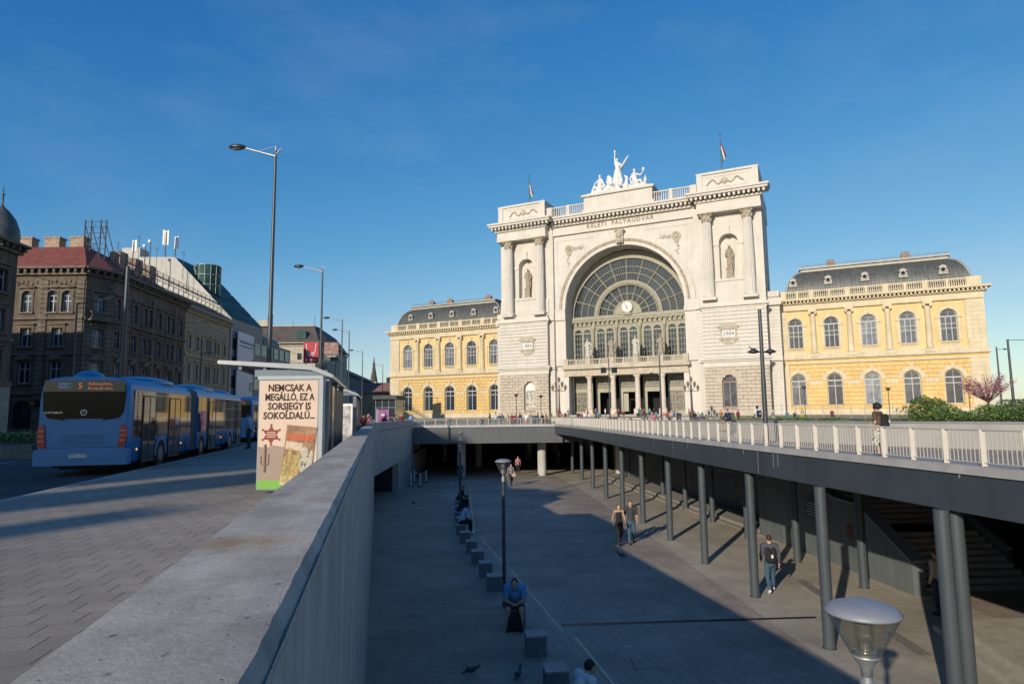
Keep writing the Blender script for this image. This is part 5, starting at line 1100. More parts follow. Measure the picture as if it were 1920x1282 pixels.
# --- distant houses on the right
t=empty('distant_house',(152,178,0),rad(-20),'distant house with dark hipped roof behind the pink tree at the right edge','house')
fx=Face(t,(0,0),0,42); wI=rectwin(t,.9,1.9,True,m=SASH)
for i in range(9):
    for z in(2.2,6.6): fx.win(wI,2.5+4.6*i,z,.9,1.9,True)
fx.wall(0,11,mat('tan_render',(.38,.3,.21),.9,noise=.1)); b=MB(); b.box(.1,41.9,.36,9,.1,10.9); b.build('inner_wall',BRN,t)
b=MB(); b.add([(-1,-1,11),(43,-1,11),(43,13,11),(-1,13,11),(5,6,16),(37,6,16)],[(0,1,5,4),(1,2,5),(2,3,4,5),(3,0,4)]); b.build('roof',MANS,t)
t=empty('distant_house',(205,150,0),rad(-40),'small brick-red gabled house at the very right edge','house')
b=MB(); b.box(0,10,0,9,0,12); b.build('wall',mat('orange_brick',(.3,.12,.06),.9,noise=.15),t); b=MB(); b.yz([(-.5,12),(9.5,12),(4.5,16)],-.5,10.5); b.build('roof',REDT,t)
for i,(px,py,Y,h) in enumerate([(176,455,84,1.6),(222,452,95,2.2),(262,440,108,2.4),(295,462,110,1.4),(345,470,112,1.6)]):
    p=onY(px,py,Y); t=empty('roof_aerial',(p.x,p.y,p.z-h),0,['thin aerial right of the rooftop lattice frame','thin aerial above the white plant room','tall thin aerial between the rooftop masts','short aerial left of the tallest mast','short aerial beside the glass turret'][i],'antenna','thin aerials on the left rooftops')
    b=MB(); b.tube((0,0,-3.5),(0,0,h),.045,.03,5)
    for q in range(4): b.tube((-.35,0,h*(.5+.12*q)),(.35,0,h*(.5+.12*q)),.02,.02,4)
    b.build('rod',IRON,t)
# --- city block behind the camera: unseen, its steps shaped to throw the street's evening shade
blk=empty('city_block',(0,0,0),0,'unseen tall brown apartment block behind the viewpoint, shaped to shade the bus stop','apartment house')
def behind(p,s): return Vector((p*math.cos(SUN_AZ)+(-s)*math.sin(SUN_AZ),-p*math.sin(SUN_AZ)-s*math.cos(SUN_AZ)))
b=MB(); q=[behind(-16.8,62),behind(-20,62),behind(-20,84),behind(-16.8,84)]; b.prism([(v.x,v.y) for v in q][::-1],0,28); q=[behind(-20.01,62),behind(-33,62),behind(-33,84),behind(-20.01,84)]; b.prism([(v.x,v.y) for v in q][::-1],0,31.5); q=[behind(-33.01,62.2),behind(-47,62.2),behind(-47,84),behind(-33.01,84)]; b.prism([(v.x,v.y) for v in q][::-1],0,37); b.build('block',BRN,blk)
b=MB(); q=[behind(-13.2,62),behind(-15.9,62),behind(-15.9,66),behind(-13.2,66)]; b.prism([(v.x,v.y) for v in q][::-1],0,28); b.build('shade_slab_tall',BRN,blk)  # unseen slab, added to shade one band of the pavement
b=MB(); q=[behind(-10.4,62),behind(-11.7,62),behind(-11.7,66),behind(-10.4,66)]; b.prism([(v.x,v.y) for v in q][::-1],0,23.2); b.build('shade_slab_low',BRN,blk)  # lower unseen slab, added so its shade ends short of the poster
# ================================================================ buses
BUSB=mat('bright_blue_bus_paint',(.0,.185,.41),.35,noise=.04,scale=.8,spec=.6); BGL=mat('tinted_bus_glass',(.006,.007,.009),.04,noise=0,spec=1)
RUB=mat('grey_bellows',(.16,.16,.17),.85,noise=.1); TYR=mat('black_tyre',(.015,.015,.016),.85,noise=.1)
def bus(loc,rz,lab,full=True):
    t=empty('articulated_bus',loc,rz,lab,'bus','blue city buses')
    def shell(y0,y1,taper0,taper1):
        sec=[(1.15,.32),(1.25,.45),(1.275,1.1),(1.265,2.3),(1.22,2.75),(1.05,2.96),(.7,3.02)]
        st=[]
        if taper0: st+=[(y0,.93,.03),(y0+.06,.975,.012),(y0+.18,1,0)]
        else: st+=[(y0,1,0)]
        if taper1: st+=[(y1-.35,1,0),(y1-.1,.96,.01),(y1,.9,.04)]
        else: st+=[(y1,1,0)]
        V=[];F=[];m=len(sec)*2
        for y,sc,dz in st:
            for x,z in sec: V.append((-x*sc,y,z-dz*(z>2)))
            for x,z in sec[::-1]: V.append((x*sc,y,z-dz*(z>2)))
        for i in range(len(st)-1):
            for j in range(m): F.append((i*m+j,(i+1)*m+j,(i+1)*m+(j+1)%m,i*m+(j+1)%m))
        b=MB(); b.add(V,F,True); b.poly(V[:m][::-1]) if False else b.add(V[:m],[tuple(range(m))]); b.add(V[-m:],[tuple(range(m))[::-1]]); return b
    bd=shell(0,6.9,True,False).build('rear_body',BUSB,t); shell(8.0,17.9,False,True).build('front_body',BUSB,t)
    b=MB()
    for i in range(12):
        y=6.9+i*1.1/12; b.box(-1.2,1.2,y,y+.045,.4,2.85); b.box(-1.14,1.14,y+.045,y+1.1/12,.45,2.8)
    b.build('bellows',RUB,t)
    b=MB()
    for z in(.62,.98,1.1): b.box(1.255,1.279,.3,6.85,z,z+.012); b.box(1.255,1.279,8.1,17.3,z,z+.012)
    for y in(.95,2.5,3.85,5.4,6.3,9.8,11.3,12.7,13.6,15.6,16.1): b.box(1.255,1.279,y,y+.012,.35,1.1)
    for y in(.6,1.0,6.4,8.6,11.3,13.6,15.9): b.box(1.28,1.2875,y,y+.03,1.14,2.6)
    for z in(.95,1.02,1.09,1.16,1.23): b.box(-1.18,-.8,-.01,.0,z+.35,z+.38) if False else b.box(-.6,.6,-.006,.0,z,z+.012)
    b.build('panel_seams',mat('seam_dark',(.005,.02,.06),.6,noise=0),t)
    b=MB()
    for y,h in((1.8,1.45),(4.5,1.5),(6.1,1.35),(10.5,1.5),(12.9,1.4),(14.9,1.35)): b.ell((.55,y,h+.45),(.16,.18,.15),8,6); b.ell((.55,y,h+.05),(.22,.2,.35),8,6)
    b.build('passengers_silhouette',cloth_dim,t) if False else None
    for sx in(-1,1):
        for (a,c) in((.35,6.85),(8.05,17.4)):
            b=MB(); b.box(*sorted((sx*1.262,sx*1.283)),a,c,1.12,2.62); b.build('side_glazing',BGL,t)
        if sx>0:
            for (a,c) in((1.15,2.4),(3.95,5.3),(9.9,11.2),(16.2,17.4)):
                b=MB(); b.box(1.27,1.295,a,c,.36,1.12); b.box(1.284,1.297,a,c,1.12,2.45); d=b.build('door',BGL,t)
                b=MB()
                for y in(a,(a+c)/2,c): b.box(1.296,1.306,y-.025,y+.025,.4,2.45)
                b.box(1.297,1.303,a,c,2.42,2.47); b.box(1.27,1.31,a,c,.3,.35); b.build('door_frame',mat('dark_door_frame',(.03,.03,.032),.4,noise=0),d)
        for y in(3.15,8.75,14.6):
            b=MB(); b.tube((sx*.92,y,.48),(sx*1.27,y,.48),.48,.48,24); wl_=b.build('wheel',TYR,t)
            b=MB(); b.tube((sx*1.2,y,.48),(sx*1.282,y,.48),.29,.25,18); b.build('rim',mat('steel_rim',(.25,.25,.26),.4,.7,noise=.1),wl_)
            b=MB(); n=12
            V=[];
            for i in range(n+1):
                a=pi*i/n; 
                for r in(.53,.66): V+=[(sx*1.262,y+r*math.cos(a),.45+r*math.sin(a)),(sx*1.292,y+r*math.cos(a),.45+r*math.sin(a))]
            F=[]
            for i in range(n):
                a=4*i;F+=[(a+1,a+3,a+7,a+5),(a,a+1,a+5,a+4),(a+3,a+2,a+6,a+7)]
            b.add(V,F); b.box(*sorted((sx*1.26,sx*1.279)),y-.53,y+.53,.31,.75) if False else None; b.build('wheel_arch',BUSB,t)
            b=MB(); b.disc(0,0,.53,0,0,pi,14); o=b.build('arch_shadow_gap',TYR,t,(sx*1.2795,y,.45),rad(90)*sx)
        b=MB(); 
        for y in(.7,5.6,8.2,12.5): b.box(*sorted((sx*1.27,sx*1.285)),y,y+.08,.72,.78)
        b.build('side_marker',mat('lit_amber_marker',(.8,.35,.03),.4,noise=0,emit=(1,.45,.05),estr=1.2),t)
    b=MB(); b.box(-1.29,1.29,-.06,.22,.33,.8); b.box(-1.24,1.24,-.075,.1,.5,.78); b.build('bumper',BUSB,t)
    # rear glass with display
    b=MB(); b.xz([(-1.1,2.9),(-1.14,2.5),(-1.1,1.97),(-.98,1.76),(-.55,1.69),(-.5,1.74),(.5,1.74),(.55,1.69),(.98,1.76),(1.1,1.97),(1.14,2.5),(1.1,2.9)],-.035,.02); rw=b.build('rear_window',mat('rear_bus_glass',(.006,.006,.008),.2,noise=0,spec=.12),t)
    b=MB(); b.xz([(-1.1,2.9),(-1.12,2.56),(1.12,2.56),(1.1,2.9)],-.045,-.036); b.build('display_panel',mat('smoked_display',(.05,.05,.055),.2,noise=.05),rw)
    led=mat('orange_led_text',(.4,.12,.03),.5,noise=0,emit=(1,.35,.15),estr=.35)
    text('5',.26,led,rw,(-.13,-.05,2.73),ext=.002); text('Rákospalota,',.13,led,rw,(.42,-.05,2.8),ext=.002); text('Kossuth utca',.13,led,rw,(.42,-.05,2.66),ext=.002)
    b=MB(); b.xz([(-.72,2.66),(-.42,2.66),(-.36,2.7),(-.36,2.78),(-.42,2.82),(-.72,2.82)],-.049,-.046); lg=b.build('operator_logo',mat('logo_grey_white',(.5,.5,.52),.5,noise=0),rw); text('BKK',.1,BLACK,lg,(-.6,-.051,2.74),ext=.001); b=MB(); b.arc(-.44,2.74,.03,.055,-.053,-.049,0,2*pi,n=12); b.build('ring',BLACK,lg)
    text('CITARO',.085,mat('chrome_letters',(.7,.7,.72),.3,.5,noise=0),rw,(-.82,-.04,1.92),ext=.004,sx=1.6)
    b=MB(); b.arc(0,1.92,.075,.088,-.045,-.036,0,2*pi,n=18)
    for k in range(3): a=pi/2+k*2*pi/3; b.tube((0,-.04,1.92),(.08*math.cos(a),-.04,1.92+.08*math.sin(a)),.009,.003,4)
    b.build('star_emblem',mat('chrome_letters',()),rw)
    for sx in(-1,1):
        b=MB(); b.xz([(sx*.98,.86),(sx*1.19,.9),(sx*1.225,1.2),(sx*1.2,1.5),(sx*1.05,1.55)][::sx],-.05,.1) ; tl=b.build('tail_light',mat('dark_red_lens',(.4,.005,.008),.2,noise=0),t)
        b=MB()
        for z in(1.05,1.2,1.35): b.box(min(sx*1.03,sx*1.18),max(sx*1.03,sx*1.18),-.055,-.048,z,z+.035)
        b.build('reflector_strip',mat('lens_pink_grey',(.4,.3,.3),.3,noise=0),tl)
    b=MB(); b.box(-.36,.16,-.09,-.076,.56,.67); pl=b.build('licence_plate',WHITE,t); text('MHU-739',.11,BLACK,pl,(-.08,-.092,.615),ext=.001)
    b=MB(); b.box(-.36,-.32,-.0925,-.0905,.562,.668); b.build('plate_band',BUSB,pl)
    b=MB(); b.box(-1.0,1.0,-.004,.003,.86,.875); b.box(-1.12,-1.105,-.003,.004,.86,1.6);b.box(1.105,1.12,-.003,.004,.86,1.6); b.build('engine_hatch_seam',mat('seam_dark',(.005,.02,.06),.6,noise=0),t)
    for (x,y,sx_,sy,sz) in((-.25,.9,.42,.6,.2),(0.2,4.4,.95,2.0,.2),(.1,11,1.0,2.3,.22),(.1,15.5,.9,1.2,.17)):
        b=MB(); b.ell((x,y,3.0),(sx_,sy,sz*1.3),16,8); b.build('roof_pod',BUSB,t)
    b=MB(); b.box(-.9,.9,.3,6.8,.25,.5); b.box(-.9,.9,8.1,17.4,.25,.5); b.box(-.8,.8,.5,2.2,.18,.3); b.build('underframe',TYR,t)
    return t
b1=bus((-13.14,19.73,-.13),rad(12.4),'blue articulated city bus with line 5 display, nearest at the stop')
b2=dup(b1,loc=(-19.35,44.6,-.13),rz=rad(11.5),label='second blue city bus waiting ahead of the articulated bus')
# ================================================================ shelters
SHG=mat('shelter_grey_blue_metal',(.2,.24,.27),.45,.3,noise=.06); SHD=mat('dark_slatted_back',(.035,.05,.07),.5,noise=.1); SHW=mat('brushed_aluminium',(.5,.5,.5),.4,.6,noise=.06)
POSTER=mat('poster_peach_paper',(.62,.47,.37),.7,noise=.03)
sh=empty('bus_shelter',(-5.32,13.72,0),rad(11.8),'bus shelter with cantilevered roof and a lottery poster on its end panel','bus shelter','bus shelters')
TH=rad(-11.8)   # the end panel faces the camera squarely
def shelter(t,poster=True):
    # roof: thin tapering blade sloping up to the street
    b=MB(); b.xz([(-.95,2.76),(-.92,2.8),(.95,2.71),(1.42,2.5),(1.42,2.42),(.95,2.6),(-.92,2.72)],-.05,6.2); b.build('roof',SHW,t)
    b=MB()
    for x in(-.5,.0,.5): b.box(x-.03,x+.03,0.02,6.1,2.6,2.71)
    b.box(-.2,1.3,.02,.1,2.45,2.6); b.build('roof_beam',SHG,t)
    for y in(.15,2.9,5.9):
        b=MB(); b.box(1.2,1.34,y-.05,y+.05,0,2.48); b.build('post',SHG,t)
    b=MB(); n=30
    for i in range(n):
        y=.3+i*5.6/n; b.box(1.3,1.33,y,y+5.6/n-.03,.25,2.3)
    b.build('back_panel',SHD,t)
    b=MB(); b.box(1.335,1.345,1.1,1.75,.6,2.3); b.build('map_case',mat('glossy_timetable',(.45,.36,.2),.15,noise=.2,scale=2),t)
    b=MB(); b.box(.75,1.2,1,5,.42,.47); b.box(.8,1.1,1.4,1.5,0,.42); b.box(.8,1.1,4.4,4.5,0,.42); b.build('bench',SHG,t)
shelter(sh)
pn=empty('advertising_panel',(-5.36,13.66,0),0,'peach lottery advertising panel with dark slab lettering at the end of the bus shelter','advertising panel')
b=MB(); b.box(-.04,1.3,0,.14,.08,2.44); b.build('case',SHG,pn); b=MB(); b.box(-.06,1.32,-.03,.17,2.385,2.46); b.box(1.25,1.33,-.02,.16,.0,2.44); b.build('frame',mat('pale_grey_blue_frame',(.32,.36,.38),.5,noise=.04),pn)
b=MB(); b.box(-.02,1.22,-.008,.0,.1,2.36); po=b.build('poster',POSTER,pn)
INK=mat('dark_brown_ink',(.05,.028,.022),.8,noise=0)
for i,l in enumerate(('NEMCSAK A','MEGÁLLÓ, EZ A','SORSJEGY IS','SOKOLDALÚ...')): text(l,.205,INK,po,(.62,-.013,2.2-.195*i),ext=.002,sx=.72 if i in(1,) else .82,bold=.006)
b=MB(); pts=[]
for k in range(12): a=pi/2+k*pi/6; r=.2 if k%2==0 else .115; pts.append((.25+r*math.cos(a),1.22+r*math.sin(a)))
b.xz(pts,-.012,-.009)
for k in range(6): a=pi/2+k*pi/3; b.ell((.25+.205*math.cos(a),-.011,1.22+.205*math.sin(a)),(.025,.003,.025),8,4)
so_=b.build('sheriff_star',mat('brick_red_ink',(.25,.055,.04),.8,noise=0),po)
b=MB()
for z,w_ in((1.26,.09),(1.215,.11),(1.17,.09)): b.box(.25-w_,.25+w_,-.0145,-.0125,z,z+.018)
b.build('star_print',POSTER,so_)
b=MB(); b.xz([(-.02,.98),(.15,.95),(.3,1.0),(.6,.95),(.62,.2),(-.02,.2)][::-1],-.0105,-.0085); b.build('desert_hills',mat('taupe_ink',(.33,.25,.2),.8,noise=.05),po)
b=MB(); b.tube((.13,-.012,.45),(.13,-.012,1.02),.028,.03,6); b.path([(.05,-.012,.78),(.05,-.012,.62),(.13,-.012,.58)],.018,5); b.path([(.21,-.012,.82),(.21,-.012,.62),(.13,-.012,.58)],.018,5); o=b.build('cactus',mat('cactus_ink',(.24,.17,.13),.8,noise=0),po)
b=MB(); b.box(-.02,.5,-.013,-.0085,.1,.28); b.build('green_strip',mat('lime_green_ink',(.17,.4,.06),.7,noise=0),po)
tk=MB(); tk.box(-.32,.32,-.004,.0,-.62,.62); tko=tk.build('scratch_ticket',mat('ticket_wood_print',(.3,.16,.08),.6,noise=.35,scale=5),po,(.84,-.014,.78)); tko.rotation_euler=(0,-rad(-6),0)
text('KASZINÓ',.17,mat('orange_red_ink',(.6,.1,.03),.7,noise=0),tko,(0,-.008,.38),ext=.002,sx=.78,bold=.006)
b=MB(); b.xz([(-.3,.12),(.05,.1),(.06,.27),(-.29,.28)],-.008,-.005); b.box(-.32,.32,-.007,-.005,-.62,-.42); b.build('white_label',mat('ticket_cream',(.6,.45,.33),.7,noise=.15,scale=6),tko)
b=MB()
for x,h in((-.27,.55),(-.18,.75),(-.08,.6),(.0,.7)):
    for k in range(int(h/.035)): b.box(x-.04,x+.04,-.012,-.006,-.58+k*.035,-.58+k*.035+.027)
b.build('coin_stacks',mat('coin_gold_ink',(.42,.33,.1),.5,noise=.3,scale=14),tko)
b=MB(); b.ell((.15,-.008,-.18),(.15,.006,.17),14,6); b.ell((.12,-.006,.08),(.09,.006,.12),12,6); b.ell((.27,-.008,-.05),(.05,.006,.2),8,6); bg_=b.build('money_bag',mat('sack_ink',(.45,.42,.34),.8,noise=.15,scale=8),tko)
text('Ft',.15,INK,bg_,(.13,-.0165,-.17),ext=.001)
s2=dup(sh,loc=(-7.85,26.6,0),label='second bus shelter further along the parapet, seen end on')
pn2=empty('advertising_panel',(-7.9,26.5,0),0,'pale advertising panel at the end of the further bus shelter','advertising panel')
b=MB(); b.box(.0,1.3,0,.12,.1,2.1); b.build('case',SHW,pn2); b=MB(); b.box(.06,1.22,-.01,0,.2,2.0); b.build('poster',mat('pale_poster',(.5,.48,.45),.5,noise=.4,scale=3),pn2)
# ================================================================ lamps
def street_lamp(x,y,h,arm,lab,ang=rad(12),two=False,z0=0):
    t=empty('street_lamp',(x,y,z0),0,lab,'street lamp','tall street lamps along the bus stop'); d=Vector((-math.cos(ang),-math.sin(ang)*.2,0))
    b=MB(); b.tube((0,0,0),(0,0,h*.45),.11,.1,12); b.tube((0,0,h*.45),(0,0,h),.085,.055,12); b.lathe([(.16,0),(.13,.5),(.11,.6)],(0,0,0),12); b.build('pole',POLEM,t)
    b=MB(); a=Vector((0,0,h-.25)); e=d*arm+Vector((0,0,h+.12)); b.tube(a,e,.06,.035,8); b.tube((0,0,h+.2),a+(e-a)*.62,.012,.012,4); b.tube((0,0,h-.2),(.25,0,h+.12),.05,.02,6); b.tube((0,0,h-.1),(0,0,h+.22),.03,.02,6); b.build('arm',GALV,t)
    b=MB(); c=d*(arm+.32)+Vector((0,0,h+.16)); b.ell((c.x,c.y,c.z),(.38,.17,.12),14,8); hd=b.build('lamp_head',mat('dark_lamp_housing',(.05,.05,.055),.35,.3,noise=0),t)
    b=MB(); b.ell((c.x,c.y,c.z-.05),(.28,.13,.1),12,6); b.build('lens',mat('grey_lens',(.2,.2,.2),.2,noise=0),hd)
    return t
for px,py,Y,arm,lab in[(517,283,26.6,1.35,'tallest and nearest street lamp rising above the shelter with poster'),(605,503,46,1.45,'second street lamp from the left with its arm over the road'),(642,598,72,1.5,'third street lamp along the bus stop, left of the pair'),(655,620,84,1.6,'fourth street lamp along the bus stop, right of the pair'),(680,658,106,1.6,'fifth street lamp, just left of the distant church spire'),(718,684,137,1.7,'farthest street lamp just left of the station wing')]:
    p=onY(px,py,Y); street_lamp(p.x,p.y,p.z,arm,lab)
def mast(px,py,Y,heads,lab,hz,z0=0,r=.09):
    p=onY(px,py,Y); t=empty('lamp_mast',(p.x,p.y,z0),0,lab,'lamp mast'); b=MB(); h=p.z-z0; b.tube((0,0,0),(0,0,h*.5),r,r*.95,12); b.tube((0,0,h*.5),(0,0,h),r*.85,r*.7,12); b.lathe([(r*1.5,0),(r*1.3,.35),(r,.45)],(0,0,0),12); b.build('pole',POLEM,t)
    for i,s in enumerate(heads):
        b=MB(); zz=onY(px,hz,Y).z-z0; k=Y/32; b.tube((0,0,zz),(s*.3*k,0,zz+.02),.04,.03,6); b.lathe([(.05,.16),(.18,.1),(.3,.02),(.28,-.02),(.1,-.07)][::-1],(s*.42*k,0,zz),14); b.build('lamp_head',mat('dark_lamp_housing',()),t)
    return t,p
mast(1424,580,32,(-1,1),'tall dark lamp mast with two saucer heads on the elevated walkway',660,0,.12)
mast(1236,665,88,(-1,),'single-headed lamp mast in front of the station portico',700,0,.13)
t,p=mast(1141,672,88,(),'slender mast with two square black loudspeaker boxes before the portico',690,0,.1)
for s in(-1,1): b=MB(); b.cbox(s*.75,0,onY(1141,694,88).z,.7,.5,.75); b.build('speaker_box',BLACK,t)
b=MB(); b.tube((-.7,0,onY(1141,694,88).z),(.7,0,onY(1141,694,88).z),.05,.05,5); b.build('crossbar',POLEM,t)
mast(1868,650,95,(1,),'dark pole right of the station with a short arm',655,0,.14); 
t,p=mast(1889,636,62,(),'dark tram wire pole near the right edge with a thin bracket',640,0,.13)
b=MB(); b.tube((0,0,p.z-.1),(6,0,p.z+.05),.03,.03,5); b.build('bracket',POLEM,t)
mast(240,500,40,(),'dark overhead wire pole standing beyond the bus',520,0,.17)
mast(378,660,60,(1,),'small dark street lamp in front of the beige ornate house',662,0,.1)
t,p=mast(145,568,52,(),'thin wire pole in front of the sooty corner house',590,0,.09); b=MB(); b.tube((0,0,p.z-.1),(3.2,-.5,p.z+.35),.05,.03,5); b.build('bracket',POLEM,t)
CABLE=MB()
for (a,c) in[((-30,14,9.3),(-24.5,52,8.8)),((-24.5,52,8.8),(-32,110,8.7)),((-27,14,9.2),(-22,52,8.6)),((-22,52,8.6),(-29,110,8.6)),((-27,20,8.9),(-60,52,10)),((-24.5,52,9.4),(-55,70,11))]:
    CABLE.tube(a,c,.015,.015,4)
CABLE.build('overhead_wires',BLACK,label='thin overhead wires above the roadway on the left',cat='wires')
# plaza lamps with glass cones
GLC=bpy.data.materials.new('clear_lamp_glass'); GLC.use_nodes=True; n_=GLC.node_tree; n_.nodes.remove(n_.nodes['Principled BSDF'])
a_=n_.nodes.new('ShaderNodeBsdfTransparent'); a_.inputs[0].default_value=(.8,.79,.74,1); g_=n_.nodes.new('ShaderNodeBsdfGlossy'); g_.inputs['Roughness'].default_value=.06; g_.inputs[0].default_value=(.9,.9,.9,1); d_=n_.nodes.new('ShaderNodeBsdfDiffuse'); d_.inputs[0].default_value=(.4,.37,.3,1)
f_=n_.nodes.new('ShaderNodeLayerWeight'); f_.inputs[0].default_value=.18; m1=n_.nodes.new('ShaderNodeMixShader'); m2=n_.nodes.new('ShaderNodeMixShader'); m2.inputs[0].default_value=.07
n_.links.new(f_.outputs['Facing'],m1.inputs[0]); n_.links.new(a_.outputs[0],m1.inputs[1]); n_.links.new(g_.outputs[0],m1.inputs[2]); n_.links.new(m1.outputs[0],m2.inputs[1]); n_.links.new(d_.outputs[0],m2.inputs[2]); n_.links.new(m2.outputs[0],n_.nodes['Material Output'].inputs[0])
LCAP=mat('bluish_grey_lamp_cap',(.24,.25,.28),.5,.1,noise=.06,scale=5)
def plaza_lamp(x,y,lab,dark):
    zb=PZ(y); t=empty('plaza_lamp',(x,y,zb),0,lab,'lamp','glass cone lamps in the sunken plaza'); z=-zb
    b=MB(); b.tube((0,0,0),(0,0,z-.42),.055,.05,14); b.lathe([(.085,0),(.085,.03),(.055,.05)],(0,0,0),12); b.build('pole',POLEM if dark else GALV,t)
    b=MB(); b.tube((0,0,z-.44),(0,0,z-.26),.04,.036,14); b.tube((0,0,z-.44),(0,0,z-.29),.05,.05,14,True); b.tube((-.06,0,z-.36),(.06,0,z-.36),.008,.008,5); b.lathe([(.036,-.26),(.04,-.2),(.09,-.13),(.1,-.115)],(0,0,z),18); b.build('collar',GALV,t)
    b=MB(); n=36
    for i in range(n):
        a=2*pi*i/n; c_=2*pi*(i+1)/n; k=1+.012*(i%2); l=1+.012*((i+1)%2); b.quad((.095*math.cos(a),.095*math.sin(a),z-.115),(.095*math.cos(c_),.095*math.sin(c_),z-.115),(.243*l*math.cos(c_),.243*l*math.sin(c_),z+.165),(.243*k*math.cos(a),.243*k*math.sin(a),z+.165))
    b.build('glass_cone',GLC,t)
    b=MB(); b.lathe([(.25,.165),(.253,.178),(.21,.215),(.12,.245),(.02,.256)],(0,0,z),32); b.lathe([(.24,.165),(.24,.17)],(0,0,z),24); b.build('cap',LCAP,t)
    b=MB(); b.lathe([(.05,-.1),(.05,.0),(.062,.03),(.05,.045),(.062,.06),(.05,.075),(.062,.09),(.05,.105),(.062,.12),(.055,.165)],(0,0,z),20)
    for k in range(4): a=k*pi/2+.4; b.tube((.08*math.cos(a),.08*math.sin(a),z-.1),(.075*math.cos(a),.075*math.sin(a),z+.16),.005,.005,5)
    b.lathe([(.08,-.09),(.082,-.08)],(0,0,z),20); b.build('lamp_insert',mat('chromed_insert',(.55,.55,.52),.2,.8,noise=0),t)
p=onY(1617,1140,4.75); plaza_lamp(p.x,p.y,'nearest plaza lamp with glass cone, close below the camera at lower right',False)
plaza_lamp(-.31,19.7,'second nearest cone lamp, standing beside the row of stone cubes',True)
plaza_lamp(-2.95,36,'third cone lamp beside the men seated on the far cubes',True); plaza_lamp(-4.15,51,'farthest cone lamp in front of the bridge',True)
# small park lamps
for px,py,Y,lab in[(968,740,112,'small park lamp in front of the left wing'),(1014,742,110,'small park lamp beside the left tower'),(1665,728,100,'small park lamp in front of the right wing'),(1507,725,105,'thin park lamp by the first right window'),(1815,722,98,'thin park lamp near the pink tree')]:
    p=onY(px,py,Y); t=empty('park_lamp',(p.x,p.y,gz(Y)),0,lab,'lamp','small park lamps by the station'); h=p.z-gz(Y)
    b=MB(); b.tube((0,0,0),(0,0,h-.3),.07,.05,8); b.build('pole',POLEM,t); b=MB(); b.lathe([(.1,-.35),(.42,0),(.3,.1),(.05,.15)],(0,0,h),12); b.build('lamp_head',mat('dark_lamp_housing',()),t)
# ornate lantern standards by the entrance
for px,Y,s,lab in[(1048,112,1,'ornate many-armed lantern standard left of the portico'),(1296,108,1,'ornate many-armed lantern standard right of the portico')]:
    p=onY(px,722,Y); t=empty('lantern_standard',(p.x,p.y,gz(Y)),0,lab,'lamp','ornate lantern standards'); h=p.z-gz(Y); b=MB(); b.lathe([(.5,0),(.45,.8),(.2,1.2),(.14,2.4),(.1,h-.4),(.16,h)],(0,0,0),10)
    A=[(-1.1,-.5),(1.1,-.5),(-.55,.1),(.55,.1),(0,.9)]
    for x,z in A: b.tube((0,0,h-1.0),(x,0,h+z-.5),.06,.05,5)
    b.build('post',mat('bronze_lantern_iron',(.07,.06,.05),.6,noise=0),t)
    for x,z in A: b=MB(); b.lathe([(.12,-.45),(.28,.15),(.3,.2),(.1,.5),(.03,.65)],(x,0,h+z),8,False); b.build('lantern',mat('dim_lantern_glass',(.2,.17,.13),.3,noise=0),t)
# ================================================================ signs, kiosk, street things
t=empty('billboard',(onY(583,661,118).x,118,0),rad(4),'red fried chicken restaurant billboard with white lettering and a distance','billboard'); z0=onY(583,661,118).z
b=MB(); b.box(-1.35,1.35,0,.3,z0-1.95,z0+1.95); bb=b.build('board',mat('crimson_board',(.42,.012,.03),.5,noise=.03),t); b=MB(); b.tube((-.9,.15,0),(-.9,.15,z0-1.9),.1,.1,6);b.tube((.9,.15,0),(.9,.15,z0-1.9),.1,.1,6); b.build('leg',POLEM,t)
WI=mat('white_print',(.8,.8,.8),.6,noise=0); text('KFC',.62,WI,bb,(0,-.01,z0-.45),ext=.003,sx=1.1,bold=.02); text('150 m',.5,WI,bb,(.28,-.01,z0-1.35),ext=.003,bold=.01)
b=MB(); b.xz([(-1.0,z0-1.35),(-.6,z0-1.35),(-.8,z0-1.0)],-.01,-.003); b.xz([(-.87,z0-1.65),(-.73,z0-1.65),(-.73,z0-1.35),(-.87,z0-1.35)],-.01,-.003)
for a,c,e,f_ in((-.85,.75,-.8,-.1),(.8,-.1,.85,.75)): pass
b.xz([(-.75,z0-.05),(.75,z0-.05),(.95,z0+1.7),(.85,z0+1.7),(.68,z0+.05),(-.68,z0+.05),(-.85,z0+1.7),(-.95,z0+1.7)],-.01,-.003); b.build('bucket_outline',WI,bb)
t=empty('billboard',(onY(621,658,124).x,124,0),rad(4),'billboard with a pinkish food picture above a dark caption band','billboard'); z0=onY(621,658,124).z
b=MB(); b.box(-1.4,1.4,0,.3,z0-1.9,z0+1.75); bb=b.build('board',mat('dark_olive_board',(.06,.06,.045),.5,noise=0),t); b=MB(); b.tube((-.9,.15,0),(-.9,.15,z0-1.8),.1,.1,6);b.tube((.9,.15,0),(.9,.15,z0-1.8),.1,.1,6); b.build('leg',POLEM,t)
b=MB(); b.box(-1.3,1.3,-.01,0,z0-.6,z0+1.65); b.build('picture',mat('pink_food_print',(.3,.1,.12),.6,noise=.45,scale=1.3,var=(.35,.2,.17)),bb); text('THE BAR',.5,WI,bb,(0,-.01,z0-1.05),ext=.003,sx=.9)
p=onz(727,783,0); t=empty('kiosk',(-17.9,84,0),0,'dark glazed kiosk with flat roof in front of the left wing','kiosk')
b=MB(); b.box(0,2.6,0,6,.0,3.7); b.build('glass_body',mat('dark_kiosk_glass',(.03,.04,.05),.15,noise=.1),t); b=MB(); b.box(-.3,2.8,-.5,6.4,3.7,4.2); b.build('flat_roof',DARKC,t)
b=MB()
for i in range(4): b.box(i*.86-.03,i*.86+.03,-.08,0,0,3.7)
